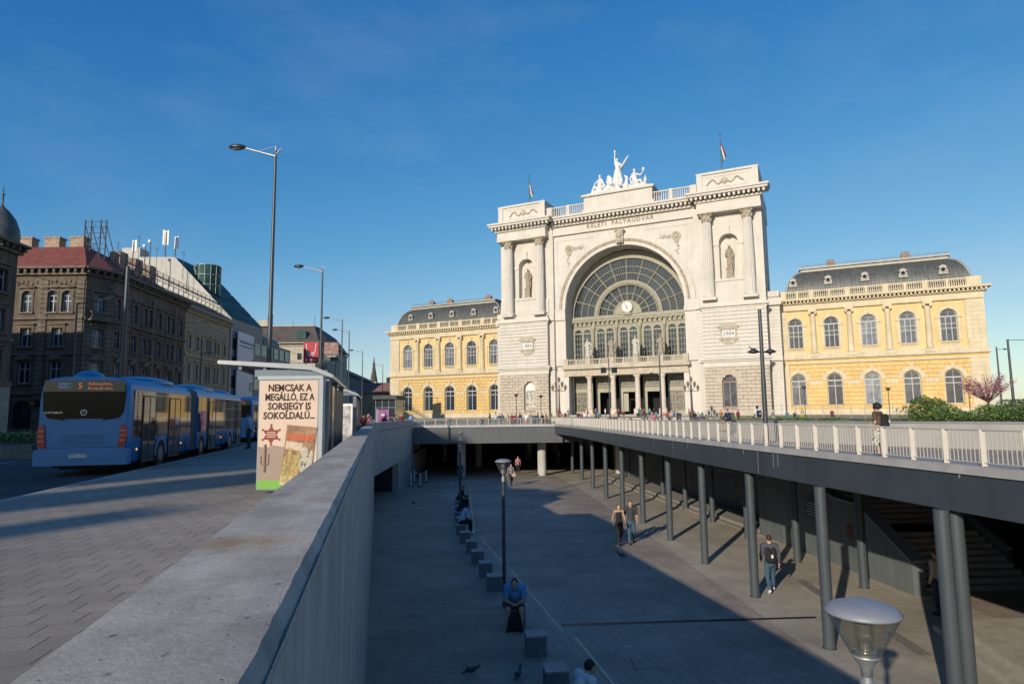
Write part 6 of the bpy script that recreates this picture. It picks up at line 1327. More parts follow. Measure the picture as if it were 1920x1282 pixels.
for z in(1.3,2.6): b.box(0,2.6,-.05,0,z,z+.06)
b.build('mullions',SHG,t)
t=empty('pink_banner',(onz(722,790,0).x if False else -12.9,64,0),rad(8),'upright pink and violet poster stand behind the parapet end','poster stand')
b=MB(); b.box(-.55,.55,0,.12,.2,2.2); b.build('board',mat('violet_pink_print',(.25,.08,.22),.6,noise=.25,scale=1.2,var=(.35,.14,.3)),t); b=MB(); b.box(-.62,-.56,-.03,.15,0,2.25); b.build('edge_frame',WHITE,t); b=MB(); b.arc(.0,1.5,.12,.25,-.012,-.003,.2,2.6,n=10); b.build('white_swoosh',WI,t)
# barrier posts with tape in the plaza
for i,(px,py) in enumerate([(771,912),(788,912),(777,904),(799,904)]):
    p=onfloor(px,py); t=empty('barrier_post',p,0,['front left','front right','rear left','rear right'][i]+' white barrier post beside the dark entrance','barrier post','four barrier posts at the side entrance'); b=MB(); b.tube((0,0,.05),(0,0,1.0),.045,.045,10); b.ell((0,0,1.0),(.05,.05,.05),8,6); b.build('post',WHITE,t); b=MB(); b.tube((0,0,0),(0,0,.07),.22,.2,14); b.build('foot',BLACK,t)
q=[onfloor(*a)+Vector((0,0,.95)) for a in((771,912),(777,904),(799,904),(788,912))]; b=MB()
for a,c in((0,1),(1,2),(2,3)):
    for k in range(8): u=q[a]+(q[c]-q[a])*k/8;v=q[a]+(q[c]-q[a])*(k+1)/8; s=lambda n_:-.18*math.sin(pi*n_/8); b.quad((u.x,u.y,u.z+s(k)-.05),(v.x,v.y,v.z+s(k+1)-.05),(v.x,v.y,v.z+s(k+1)+.0),(u.x,u.y,u.z+s(k)))
b.build('barrier_tape',mat('tape_red_white',(.6,.35,.33),.7,noise=.5,scale=9),label='sagging red and white tape strung between the barrier posts',cat='tape')
# stone cubes
cubeM=mat('dark_granite_cube',(.15,.155,.165),.75,noise=.12,scale=3); topM=mat('lit_pale_cube_top',(.33,.29,.26),.7,noise=.12,scale=4)  # cube tops coloured paler for the light that falls on them
CU=[(.82,13.75),(.48,15.85),(.02,17.95),(-.66,21.55),(-1.02,23.5),(-1.42,25.5),(-1.79,27.5),(-2.21,29.6),(-2.55,31.7),(-2.75,33.8),(-3.0,35.9),(-3.2,38.2),(-3.4,40.6),(-3.6,43),(1.02,11.6)]
CL=['stone seat cube at the bottom edge, right of the pigeons','stone seat cube just in front of the man in the blue polo shirt','stone seat cube under the man in the blue polo shirt','stone seat cube immediately behind the dark lamp pole','second stone cube behind the dark lamp pole','third stone cube behind the dark lamp pole','fourth stone cube behind the dark lamp pole','empty stone cube in front of the seated man in pale blue','stone cube under the seated man in pale blue','stone cube just behind the seated man in pale blue','stone cube under the man with rounded dark back','stone cube between the two darkly dressed sitters','stone cube under the farther dark sitter','farthest stone cube of the row','stone cube under the man in white shirt at the bottom edge']
c0=None
for (x,y),lab in zip(CU,CL):
    if c0 is None:
        c0=empty('stone_cube',(x,y,PZ(y)),rad(5),lab,'seat cube','stone seat cubes in a row'); b=MB(); b.box(-.235,.235,-.235,.235,0,.44); b.box(-.2,.2,-.2,.2,-.02,0); b.build('block',cubeM,c0); b=MB(); b.box(-.24,.24,-.24,.24,.443,.475); b.build('seat_top',topM,c0)
    else: dup(c0,loc=(x,y,PZ(y)),rz=rad(5)+random.uniform(-.03,.03),label=lab)
# ================================================================ people
SK=[mat('light_skin',(.5,.3,.21),.6,noise=.03),mat('dark_skin',(.1,.055,.035),.6,noise=.03)]
PAL=dict(black=(.012,.012,.014),charcoal=(.04,.042,.047),navy=(.015,.025,.06),blue=(.12,.3,.58),denim=(.045,.09,.15),paleblue=(.4,.5,.65),slate=(.06,.07,.1),white=(.68,.67,.66),grey=(.2,.2,.21),brown=(.1,.055,.035),khaki=(.3,.23,.14),red=(.33,.04,.03),pink=(.42,.17,.21),orange=(.32,.11,.05),yellow=(.5,.42,.08),turquoise=(.05,.22,.3),green=(.05,.2,.08),violet=(.13,.07,.17),beige=(.42,.35,.27),maroon=(.15,.02,.03))
HAIR=dict(black=(.012,.01,.01),brown=(.05,.025,.014),fair=(.25,.15,.07),grey=(.3,.29,.28))
def cloth(n): return mat('cloth_'+n,PAL[n],.85,noise=.08,scale=14)
def hairm(n): return mat('hair_'+n,HAIR[n],.7,noise=.15,scale=30)
def joints(kind):
    J={}
    for s,n in((-1,'L'),(1,'R')):
        J[n]=dict(hip=(s*.09,0,.92),knee=(s*.105,.02,.5),ank=(s*.115,-.03,.09),toe=(s*.13,.12,.045),sh=(s*.185,0,1.43),el=(s*.245,-.04,1.15),ha=(s*.24,.06,.9))
    J['pel']=(0,0,.95); J['che']=(0,.0,1.3); J['nk']=(0,.0,1.47); J['hd']=(0,.02,1.635)
    if kind=='walk':
        J['R'].update(knee=(.1,.2,.53),ank=(.1,.27,.1),toe=(.11,.42,.07),ha=(.25,-.1,.9),el=(.25,-.14,1.16)); J['L'].update(knee=(-.1,.03,.5),ank=(-.1,-.3,.15),toe=(-.11,-.2,.04),ha=(-.24,.2,.95),el=(-.25,.02,1.14))
    if kind=='lean':
        J['che']=(0,.14,1.26);J['nk']=(0,.22,1.4);J['hd']=(0,.3,1.53)
        for s,n in((-1,'L'),(1,'R')): J[n].update(sh=(s*.185,.2,1.36),el=(s*.22,.38,1.14),ha=(s*.1,.55,1.16))
    if kind[:3]=='sit':
        f=.16 if kind=='sit' else (.3 if kind=='sitlow' else .04)
        J['pel']=(0,0,.56);J['che']=(0,f,.93);J['nk']=(0,f*1.45,1.09);J['hd']=(0,f*1.45+.07+f*.2,1.23-f*.15)
        for s,n in((-1,'L'),(1,'R')): J[n].update(hip=(s*.1,.02,.55),knee=(s*.17,.44,.53),ank=(s*.16,.42,.1),toe=(s*.18,.56,.045),sh=(s*.19,f*1.35,1.05),el=(s*.25,f+.14,.76),ha=(s*.07,.44,.66))
    return J
def person_meshes(kind,top='long',bot='long',h=.03,female=False,hair='short',build=1.0,fingers=False):
    J=joints(kind); c=lambda a,b,ra,rb:('c',a,b,ra*build,rb*build); hd=J['hd']; g=.86 if female else 1
    A=[('e',hd,[.076,.096,.118]),('c',(hd[0],hd[1]+.02,hd[2]-.06),(hd[0],hd[1]+.05,hd[2]-.085),.055,.04),('c',(hd[0],hd[1]+.095,hd[2]-.01),(hd[0],hd[1]+.112,hd[2]-.03),.012,.016),
       ('e',(hd[0]-.077,hd[1],hd[2]-.005),[.014,.02,.03]),('e',(hd[0]+.077,hd[1],hd[2]-.005),[.014,.02,.03]),('c',J['nk'],(hd[0],hd[1]-.02,hd[2]-.08),.058,.05),
       c(J['pel'],J['che'],.125,.135*g),c(J['L']['sh'],J['R']['sh'],.07*g,.07*g)]
    for n in'LR':
        q=J[n]; A+=[c(q['sh'],q['el'],.052*g,.042*g),c(q['el'],q['ha'],.04*g,.026),c(q['hip'],q['knee'],.085,.058),c(q['knee'],q['ank'],.056,.036),('c',(q['ank'][0],q['ank'][1]-.02,q['ank'][2]-.02),q['toe'],.042,.032)]
        d=(np.array(q['ha'])-np.array(q['el'])); d/=np.linalg.norm(d); p=np.array(q['ha'])+d*.05; A+=[('c',q['ha'],tuple(p),.028,.03)]
    def ext(b):
        if not fingers: return
        for n,s in(('L',-1),('R',1)):
            q=J[n]; d=Vector(q['ha'])-Vector(q['el']); d.normalize(); p=Vector(q['ha'])+d*.06; sd_=d.cross(Vector((s,0,0))); sd_.normalize(); inn=Vector((-s,0,0))
            for k,l in enumerate((.062,.075,.08,.07)):
                o=p+sd_*(k-1.5)*.019; m_=o+d*l*.55+inn*.006; b.tube(o,m_,.0095,.009,6); b.tube(m_,m_+(d*.8+inn*.5)*l*.5,.009,.007,6)
            o=Vector(q['ha'])+d*.02+sd_*.028; b.tube(o,o+(d*.6+sd_*.6)*.05,.011,.008,6)
        for s in(-1,1): pass
    out={}
    V,F=sdf_mesh(A,h,.035); out['body']=(V,F,ext)
    T=[c(J['pel'],J['che'],.145,.155*g),c(J['L']['sh'],J['R']['sh'],.088*g,.088*g)]
    for n in'LR':
        q=J[n]; T+=[c(q['sh'],q['el'],.07*g,.058*g)] if top!='tank' else []
        if top=='long': T+=[c(q['el'],tuple(np.array(q['el'])+(np.array(q['ha'])-np.array(q['el']))*.85),.056*g,.042)]
        if top=='short': T[-1]=c(q['sh'],tuple(np.array(q['sh'])+(np.array(q['el'])-np.array(q['sh']))*.75),.072*g,.064*g)
    if top=='tank': T=[c(J['pel'],J['che'],.14,.145*g),c(tuple(np.array(J['L']['sh'])*[.55,1,.985]),tuple(np.array(J['R']['sh'])*[.55,1,.985]),.06,.06)]
    out['top']=(*sdf_mesh(T,h,.03),None)
    P=[c(J['pel'],(J['pel'][0],J['pel'][1],J['pel'][2]-.05),.142,.145)]
    for n in'LR':
        q=J[n]; kn=np.array(q['knee']); hp=np.array(q['hip'])
        if bot=='shorts': P+=[c(q['hip'],tuple(hp+(kn-hp)*.85),.105,.09)]
        elif bot=='skirt': P+=[c(q['hip'],tuple(hp+(kn-hp)*1.15),.13,.15)]
        else: P+=[c(q['hip'],q['knee'],.1,.072),c(q['knee'],tuple(np.array(q['ank'])+[0,0,.02]),.07,.055)]
    out['skirt' if bot=='skirt' else ('shorts' if bot=='shorts' else 'trousers')]=(*sdf_mesh(P,h,.03),None)
    Sx=[]
    for n in'LR': q=J[n]; Sx+=[('c',(q['ank'][0],q['ank'][1]-.03,q['ank'][2]-.03),q['toe'],.05,.042)]
    out['shoes']=(*sdf_mesh(Sx,h,.01),None)
    Hh=[('e',(hd[0],hd[1]-.022,hd[2]+.03),[.088,.098,.105])]
    if hair=='long': Hh+=[('c',(hd[0],hd[1]-.06,hd[2]),(hd[0],hd[1]-.1,hd[2]-.24),.085,.06)]
    if hair=='curly': Hh=[('e',(hd[0],hd[1]-.03,hd[2]+.06),[.13,.13,.13])]+[('e',(hd[0]+.1*math.cos(a),hd[1]-.04+.09*math.sin(a),hd[2]+.05+z*math.cos(a*3)),[.055,.055,.055]) for a in np.arange(0,6.2,.7) for z in(-.05,.06)]
    if hair!='bald': out['hair']=(*sdf_mesh(Hh,h,.02),None)
    return out
NAMES=('body','top','trousers','skirt','shorts','shoes','hair')
_PC={}
def person(loc,rz,label,kind='stand',top=('black','long'),bot=('navy','long'),hair=('brown','short'),skin=0,h=.055,sc=1.0,shoes='black',female=False,fingers=False,group=None,build=1.0,face=False):
    key=(kind,top[1],bot[1],hair[1],h,female,fingers,build)
    if key not in _PC:
        _PC[key]={}
        for n,(V,F,e) in person_meshes(kind,top[1],bot[1],h,female,hair[1],build,fingers).items():
            b=MB(); b.add([tuple(x) for x in V.tolist()],F.tolist(),True); 
            if e: e(b)
            me=bpy.data.meshes.new(n); me.from_pydata(b.v,[],b.f); me.polygons.foreach_set('use_smooth',b.sm); me.materials.append(SK[0]); me.update(); _PC[key][n]=me
    t=empty('person',loc,rz,label,'person',group); t.scale=(sc,)*3
    cm=dict(body=SK[skin],top=cloth(top[0]),shoes=cloth(shoes),hair=hairm(hair[0]))
    for n,me in _PC[key].items():
        o=bpy.data.objects.new(n,me); COL.objects.link(o); o.parent=t
        o.material_slots[0].link='OBJECT'; o.material_slots[0].material=cm.get(n) or cloth(bot[0])
    if face:
        hd=joints(kind)['hd']; b=MB(); 
        for s in(-1,1): b.ell((hd[0]+s*.03,hd[1]+.086,hd[2]+.012),(.012,.01,.007),8,5); b.tube((hd[0]+s*.018,hd[1]+.09,hd[2]+.033),(hd[0]+s*.045,hd[1]+.08,hd[2]+.033),.004,.004,5)
        b.tube((hd[0]-.022,hd[1]+.088,hd[2]-.058),(hd[0]+.022,hd[1]+.088,hd[2]-.058),.005,.005,5); b.build('eyes_and_mouth',mat('dark_features',(.08,.03,.025),.5,noise=0),t)
    return t
def backpack(loc,rz,label,m='black',sc=1):
    t=empty('backpack',loc,rz,label,'backpack'); t.scale=(sc,)*3
    sdf_obj('bag_body',[('c',(-.09,-.0,.0),(-.09,0,.32),.085,.075),('c',(.09,0,0),(.09,0,.32),.085,.075),('c',(0,-.05,.02),(0,-.05,.16),.09,.08)],cloth(m),t,.025,.05)
    b=MB(); b.path([(-.09,.06,.38),(-.1,.24,.36),(-.13,.25,.2),(-.12,.1,.0)],.018,6); b.path([(.09,.06,.38),(.1,.24,.36),(.13,.25,.2),(.12,.1,.0)],.018,6); b.build('strap',cloth('charcoal'),t)
    b=MB(); b.box(-.015,.045,-.155,-.14,.1,.2); b.build('logo_patch',cloth('white'),t); return t
D=rad
# --- near people
person((.02,17.95,PZ(18)),pi-.05,'heavy man in a blue polo shirt and shorts sitting on a stone cube looking down','sitlow',('blue','short'),('charcoal','shorts'),('black','short'),h=.025,fingers=True,build=1.18,face=True,sc=1.04)
t=empty('rucksack',(.0,17.5,PZ(17.5)),pi,'dark rucksack on the ground between the knees of the man in blue','bag'); sdf_obj('bag',[('c',(-.08,0,.12),(-.08,0,.36),.13,.1),('c',(.08,0,.12),(.08,0,.36),.13,.1),('c',(0,-.1,.1),(0,-.08,.2),.1,.09)],cloth('black'),t,.03,.05)
person((1.02,11.6,PZ(11.6)),-D(60),'man in a white shirt seen from behind at the bottom edge of the picture','sit',('white','short'),('navy','long'),('black','short'),h=.022,fingers=True,face=True)
person((4.6,28.75,PZ(28.7)),pi+D(8),'woman in a black sleeveless top and leggings walking hand in hand with a man','walk',('black','tank'),('black','long'),('brown','long'),h=.028,female=True,fingers=True,sc=.98,face=True)
person((5.15,28.9,PZ(28.9)),pi-D(5),'man in a charcoal shirt and jeans walking hand in hand with a woman','walk',('charcoal','short'),('denim','long'),('brown','short'),h=.028,fingers=True,sc=1.05,face=True)
pp=onfloor(1447,1110); person(pp,-D(12),'man in a grey hoodie and jeans with a black backpack walking away between the columns','walk',('slate','long'),('denim','long'),('brown','short'),h=.026,fingers=True,sc=1.0,shoes='white')
backpack(pp+Vector((-.04,-.2,1.02)),-D(12),'black backpack on the back of the man walking between the columns')
person((-2.55,31.7,PZ(31.7)),-D(75),'man in a pale blue shirt sitting on a stone cube, bent forward','sit',('paleblue','long'),('black','long'),('black','short'),h=.03,fingers=True,shoes='white',face=True,sc=1.05)
person((-3.0,35.9,PZ(35.9)),-D(50),'dark-clothed sitter behind the man in pale blue, back rounded','sitlow',('black','long'),('charcoal','long'),('black','short'),h=.035)
person((-3.4,40.6,PZ(40.6)),-D(80),'dark-clothed man sitting farthest along the cube row beside the lamp','sit',('black','long'),('black','long'),('black','short'),h=.035,face=False)
person((-4.55,55.5,PZ(55)),D(10),'person with a bluish white bag walking away beside the far plaza lamp','walk',('navy','long'),('denim','long'),('black','short'),h=.04)
person((-.2,53.2,PZ(53)),D(200),'person in dark trousers and grey top walking behind the near lamp head','walk',('grey','short'),('black','long'),('brown','short'),h=.04)
t=empty('handbag',(.05,53.1,PZ(53)+.75),0,'pale handbag carried by the walker behind the lamp head','bag'); sdf_obj('bag',[('c',(-.08,0,.1),(.08,0,.1),.13,.13),('c',(-.06,0,.25),(.06,0,.25),.03,.03)],cloth('beige'),t,.03,.03)
person((.45,63.5,PZ(63)),pi,'woman in a pink and white top standing in front of the underpass','stand',('pink','short'),('black','long'),('brown','long'),h=.045,female=True)
person((-9.3,73,PZ(73)),D(75),'figure in beige trousers walking in the dark underpass','walk',('brown','long'),('khaki','long'),('black','short'),h=.05)
person((5.3,76,PZ(76)),D(60),'figure in grey walking deeper in the underpass right of the pale pillar','walk',('grey','long'),('grey','long'),('brown','short'),h=.05)
person((11.75,18.4,PZ(18)),D(20),'person in a beige jacket half hidden behind the nearest pair of columns','stand',('beige','long'),('navy','long'),('brown','short'),h=.035)
person((13.12,23.2,.0),D(32),'curly-haired woman in a grey-brown top and floral trousers behind the walkway railing','stand',('brown','short'),('white','skirt'),('black','curly'),h=.028,female=True,shoes='navy',sc=1.03,build=1.12)
fl_=bpy.data.materials.new('floral_print'); fl_.use_nodes=True; n_=fl_.node_tree; v_=n_.nodes.new('ShaderNodeTexNoise'); v_.inputs['Scale'].default_value=22; tc_=n_.nodes.new('ShaderNodeTexCoord'); r_=n_.nodes.new('ShaderNodeValToRGB'); r_.color_ramp.elements[0].position=.46; r_.color_ramp.elements[0].color=(.03,.03,.03,1); r_.color_ramp.elements[1].position=.5; r_.color_ramp.elements[1].color=(.6,.57,.45,1)
n_.links.new(tc_.outputs['Object'],v_.inputs['Vector']); n_.links.new(v_.outputs['Fac'],r_.inputs['Fac']); n_.links.new(r_.outputs['Color'],n_.nodes['Principled BSDF'].inputs['Base Color'])
for o in COL.objects:
    if o.name.startswith('skirt') and o.parent and 'curly' in o.parent.get('label',''): o.material_slots[0].material=fl_
backpack((13.26,23.0,1.05),D(32),'black backpack on the curly-haired woman behind the railing',sc=1.05)
person((10.3,47.2,.0),pi-.5,'woman in a mauve top leaning by the walkway railing near the blue poster','lean',('pink','short'),('beige','long'),('fair','short'),h=.04,female=True)
person((12.9,38.5,.42),D(110),'man in a dark hooded jacket and khaki trousers sitting on the planter edge','situp',('navy','long'),('khaki','long'),('brown','short'),h=.035)
person((16.9,44.5,.25),D(5),'man in a white shirt with a dark backpack standing beyond the planter','stand',('white','short'),('grey','long'),('black','short'),skin=1,h=.04); backpack((16.92,44.3,1.3),D(5),'dark backpack on the back of the man in white beyond the planter','navy')
person((-13.5,33.0,.0),D(100),'man in a pale grey shirt and dark trousers standing beside the bus front','stand',('paleblue','short'),('charcoal','long'),('brown','short'),h=.03,sc=1.03)
person((-9.45,50.5,.0),-D(100),'woman with long dark hair leaning on the far end of the parapet','lean',('black','tank'),('charcoal','long'),('black','long'),h=.035,female=True)
person((-10.35,51.0,.0),-D(60),'person in a dark top leaning on the parapet left of the long-haired woman','lean',('maroon','short'),('navy','long'),('black','short'),h=.035)
person((-13.0,56.5,.0),-D(60),'person in a blue and white top beyond the parapet end','stand',('blue','short'),('navy','long'),('black','short'),h=.045)
person((-10.7,62,.0),pi,'small dark-haired person behind the parapet end','stand',('maroon','long'),('charcoal','long'),('black','short'),h=.045)
for i,(x,y,tp,bt,hr,lab) in enumerate([(-8.45,36.5,'maroon','charcoal','black','person in a maroon top at the open end of the second shelter'),(-8.75,38.2,'pink','navy','brown','person in pink leaning over a red bag behind the second shelter'),(-9.1,40.5,'grey','denim','black','person in grey behind the second shelter'),(-9.9,43,'black','black','black','person in black farther behind the second shelter')]):
    person((x,y,0),-D(30+40*i),lab,'lean' if i==1 else 'stand',(tp,'short'),(bt,'long'),(hr,'long' if i==1 else 'short'),h=.045,female=(i==1))
t=empty('shopping_bag',(-8.25,35.6,.0),0,'bright red bag resting by the parapet behind the second shelter','bag'); sdf_obj('bag',[('c',(0,0,.25),(0,0,.75),.2,.14),('c',(0,0,.85),(0,0,1.05),.06,.04)],cloth('red'),t,.05,.05)
# --- crowds (positions measured on the photograph, colours as seen)
seen=set()
def crowd(rows,group):
    for r in rows:
        px,Y,kind,tp,bt,hr,lab=r[:7]; z=gz(Y)+(r[7] if len(r)>7 else 0); p=onY(px,775,Y); zz=z if kind[:3]!='sit' else z-.03
        assert lab not in seen,lab; seen.add(lab)
        rr=random.Random(px*7); person((p.x,Y,zz),rr.choice((pi,pi-.6,pi+.7,.3,-1.2,1.4)) if kind!='situp' else pi+rr.uniform(-.5,.5),lab,kind,(tp,rr.choice(('short','long'))),(bt,'long'),(hr,rr.choice(('short','short','long'))),h=.075,group=group,sc=rr.uniform(.94,1.04),female=rr.random()<.4)
G1='people gathered behind the far bridge railing'
crowd([(770,68,'stand','blue','navy','black','person in blue at the left end of the far bridge railing'),(905,76,'situp','navy','black','black','person in navy sitting alone left of the bridge crowd',.1),(918,74,'stand','charcoal','navy','black','person in charcoal at the left end of the bridge crowd'),
(929,72,'stand','paleblue','denim','brown','person in pale blue second in the bridge crowd'),(937,75,'stand','navy','navy','black','person in navy with black hair in the left half of the bridge crowd'),(944,70,'lean','denim','grey','brown','person in denim bending behind the bridge railing'),
(952,73,'stand','beige','beige','fair','fair-haired person in a long beige coat behind the bridge railing'),(960,76,'stand','maroon','charcoal','black','person in maroon in the middle of the bridge crowd'),(966,74,'stand','red','charcoal','black','person in red in the middle of the bridge crowd'),
(975,72,'stand','violet','black','black','person in violet right of the one in red on the bridge'),(986,70,'walk','white','pink','brown','person in white and pink walking behind the bridge railing'),(995,73,'stand','grey','grey','fair','small person in grey right of the one in white and pink'),
(1002,71,'stand','denim','navy','brown','person in denim blue near the right end of the bridge crowd'),(1008,74,'stand','navy','denim','black','person in navy top and denim trousers near the right end of the bridge crowd'),(1017,72,'stand','black','charcoal','brown','person in black walking near the right end of the bridge railing'),
(1024,75,'walk','orange','black','brown','person in orange near the right end of the bridge crowd'),(1031,73,'stand','green','black','black','person in green at the right end of the bridge crowd')],G1)
G2='people on the station forecourt'
b=MB()
for x0,x1,Y in((5.6,14.2,97),(15.5,26,95),(28,36,92)): b.box(x0,x1,Y,Y+.7,gz(Y)-.1,gz(Y)+.46)
b.build('stone_bench',mat('pale_forecourt_stone',(.45,.42,.37),.85,noise=.08),label='long low stone bench on which the forecourt crowd sits',cat='bench')
crowd([(1046,100,'stand','orange','khaki','brown','person in orange by the left lantern standard'),(1052,97.2,'situp','pink','grey','brown','person in pink seated below the left lantern standard'),(1060,97.2,'situp','maroon','black','black','person in maroon seated below the left lantern standard'),(1066,102,'stand','grey','grey','fair','person in grey standing right of the left lantern standard'),
(1084,97.2,'situp','navy','denim','black','person in navy seated left of the white-shirted group'),(1090,97.2,'situp','red','charcoal','black','person in red seated left of the white-shirted group'),(1096,97.2,'situp','white','denim','fair','fair-haired person in white seated before the second portico column'),(1102,103,'stand','red','navy','brown','person in red standing before the second portico column'),
(1105,97.2,'situp','white','denim','black','black-haired person in a big white shirt seated on the bench'),(1112,97.2,'situp','yellow','turquoise','yellow' if 0 else 'fair','person in yellow top seated on the bench'),(1117,104,'stand','violet','navy','black','person in violet standing behind the one in yellow'),(1121,97.2,'situp','turquoise','black','black','person in turquoise seated right of the one in yellow'),
(1135,112,'stand','white','grey','grey','grey-haired person in white standing in the left open doorway'),(1154,95.2,'situp','beige','brown','black','person in beige seated right of the slender mast'),(1160,99,'stand','maroon','black','black','person in maroon standing at the third portico column foot'),(1169,92,'walk','maroon','grey','black','person in maroon walking alone in front of the centre door'),
(1195,104,'stand','white','charcoal','black','person in white standing left of the lamp with one head'),(1199,101,'stand','green','black','brown','person in green standing left of the lamp with one head'),(1207,104,'stand','orange','black','fair','fair-haired person in orange between the right doors'),(1203,95.2,'situp','violet','grey','black','person in violet seated below the one in green'),
(1211,95.2,'situp','charcoal','denim','brown','person in charcoal seated next to the one in violet'),(1218,100,'stand','turquoise','black','fair','person in turquoise standing left of the lamp foot'),(1226,103,'stand','orange','brown','brown','brown-haired person in orange standing at the right door'),(1230,95.2,'situp','turquoise','navy','brown','person in turquoise seated at the lamp foot'),
(1245,95.2,'situp','pink','white','brown','person in pink and white seated right of the lamp foot'),(1251,95.2,'situp','red','navy','black','person in red seated right of the lamp foot'),(1257,95.2,'situp','beige','grey','fair','person in beige seated right of the one in red'),(1264,96,'stand','grey','denim','black','person in grey with denim trousers right of the portico'),
(1270,95.2,'situp','turquoise','navy','black','black-haired person in turquoise seated right of the portico'),(1275,92.2,'situp','navy','charcoal','black','person in navy seated right of the portico'),(1292,98,'stand','pink','khaki','fair','person in pink standing left of the right lantern standard'),
(1302,92.2,'situp','black','navy','black','person in black seated by the right lantern standard'),(1309,92.2,'situp','beige','denim','brown','person in beige seated by the right lantern standard'),(1316,92.2,'situp','turquoise','black','brown','person in turquoise seated by the right lantern standard'),(1352,80,'stand','orange','brown','black','person in orange-brown behind the seated hooded man'),
(1367,80,'situp','turquoise','grey','brown','person in turquoise seated before the right tower window',.2),(1373,82,'situp','brown','brown','brown','person in brown seated before the right tower window',.2),(1384,78,'stand','maroon','black','black','person in maroon left of the man in white before the right tower'),
(1448,84,'situp','grey','white','black','person in grey and white seated left of the first right wing window',.1),(1475,84,'situp','turquoise','turquoise','brown','person all in turquoise seated before the right wing',.1),(1490,84,'situp','navy','black','black','person in navy seated before the right wing',.1),(1504,86,'stand','beige','yellow','brown','person in beige standing before the right wing'),(1560,90,'situp','maroon','black','brown','person in maroon alone before the second right wing window',.1)],G2)
# ================================================================ pigeons
PIG=mat('slate_pigeon_feathers',(.05,.055,.07),.6,noise=.25,scale=20)
def pigeon(p,rz,lab,peck=False):
    t=empty('pigeon',p,rz,lab,'pigeon'); hz=(.16,.11) if not peck else (.17,.05)
    o=sdf_obj('body',[('e',(0,0,.11),[.055,.11,.055]),('c',(0,.07,.13),(0,hz[0]-.02,hz[1]+.1),.04,.026),('e',(0,hz[0],hz[1]+.12),[.024,.03,.026]),('c',(0,-.08,.1),(0,-.2,.07),.035,.018),('c',(0,hz[0]+.02,hz[1]+.118),(0,hz[0]+.05,hz[1]+.105),.008,.004)],PIG,t,.012,.02)
    for s in(-1,1):
        b=MB(); b.tube((s*.02,0,.07),(s*.02,.01,0),.005,.005,5); b.tube((s*.02,.01,.004),(s*.02,.04,.004),.004,.003,4); b.build('leg',mat('pink_leg',(.3,.08,.07),.6,noise=0),t)
        b=MB(); b.ell((s*.045,-.03,.12),(.018,.1,.04),8,6); b.build('wing',PIG,t)
pigeon(onfloor(775,945),D(150),'pigeon alone on the shaded floor near the side entrance'); pigeon(onfloor(1165,1045),D(80),'pigeon on the slabs just in front of the walking couple')
pigeon(onfloor(884,1264),D(-70),'pigeon pecking at the bottom edge, left one of two',True); pigeon(onfloor(972,1272),D(-20),'pigeon at the bottom edge, right one of two next to the cube')
p=onY(1412,658,32); pigeon(p+Vector((0,0,-.02)),D(90),'pigeon perched on the left saucer head of the tall lamp mast'); 
# ================================================================ plants
def leaves(b,pts,size,rng,flat=0):
    V=[];F=[]
    for p in pts:
        a=rng.uniform(0,2*pi); t=rng.uniform(-1.2,1.2); s=size*rng.uniform(.6,1.3); u=Vector((math.cos(a),math.sin(a),rng.uniform(-.6,.6))).normalized()*s; v=Vector((-math.sin(a)*math.cos(t),math.cos(a)*math.cos(t),math.sin(t)))*s*.55
        n=len(V); p=Vector(p); V+=[p-u,p+v,p+u,p-v]; F.append((n,n+1,n+2,n+3))
    b.add(V,F)
LG=[mat('leaf_green_a',(.11,.19,.035),.6,noise=.2,scale=3),mat('leaf_green_b',(.2,.27,.06),.6,noise=.2,scale=3),mat('leaf_green_c',(.06,.1,.025),.6,noise=.2,scale=3)]
rng=random.Random(11)
def hedge(name,label,path,wd,zb,hf,n,size,cat='hedge',kind=None,mats=LG):
    b=MB()
    for k in range(len(mats)):
        b.cur=k; pts=[]
        while len(pts)<n//len(mats):
            u=rng.random()*(len(path)-1); i=int(u); f=u-i; x=path[i][0]+(path[i+1][0]-path[i][0])*f; y=path[i][1]+(path[i+1][1]-path[i][1])*f
            dx=rng.uniform(0,wd); H_=hf(u,dx); clump=.5+.5*math.sin(x*3.1+k*2+y*2.3)*math.sin(dx*4+x)
            if rng.random()<.35+.65*clump: pts.append((x+dx,y+dx*.15+rng.uniform(-.2,.2),zb+H_*rng.random()**.6))
        leaves(b,pts,size,rng)
    b.cur=0
    return b.build(name,mats,label=label if not kind else None,cat=cat if not kind else None,kind=kind) if not kind else tag(b.build(name,mats),label,cat,None,kind)
hedge('hedge','loose green shrub hedge growing in the planter at the right edge',[(17.6,30),(19.4,27.3),(21.2,24.6),(25,20.2)],5.5,.95,lambda u,d:.5+.22*math.sin(u*5)+.2*math.sin(d*3+u*9)+ (.15 if u>.9 else 0),26000,.055)
hedge('low_planting','low weedy greenery along the planter before the right wing',[(13.7,46),(14.1,40),(15,35),(17,30.5)],4.5,.95,lambda u,d:.16+.12*math.sin(u*11+d*2),9000,.05,'ground cover','stuff')
SB=[(x,y) for x,y in((16.6,33),(18.0,31.5))]
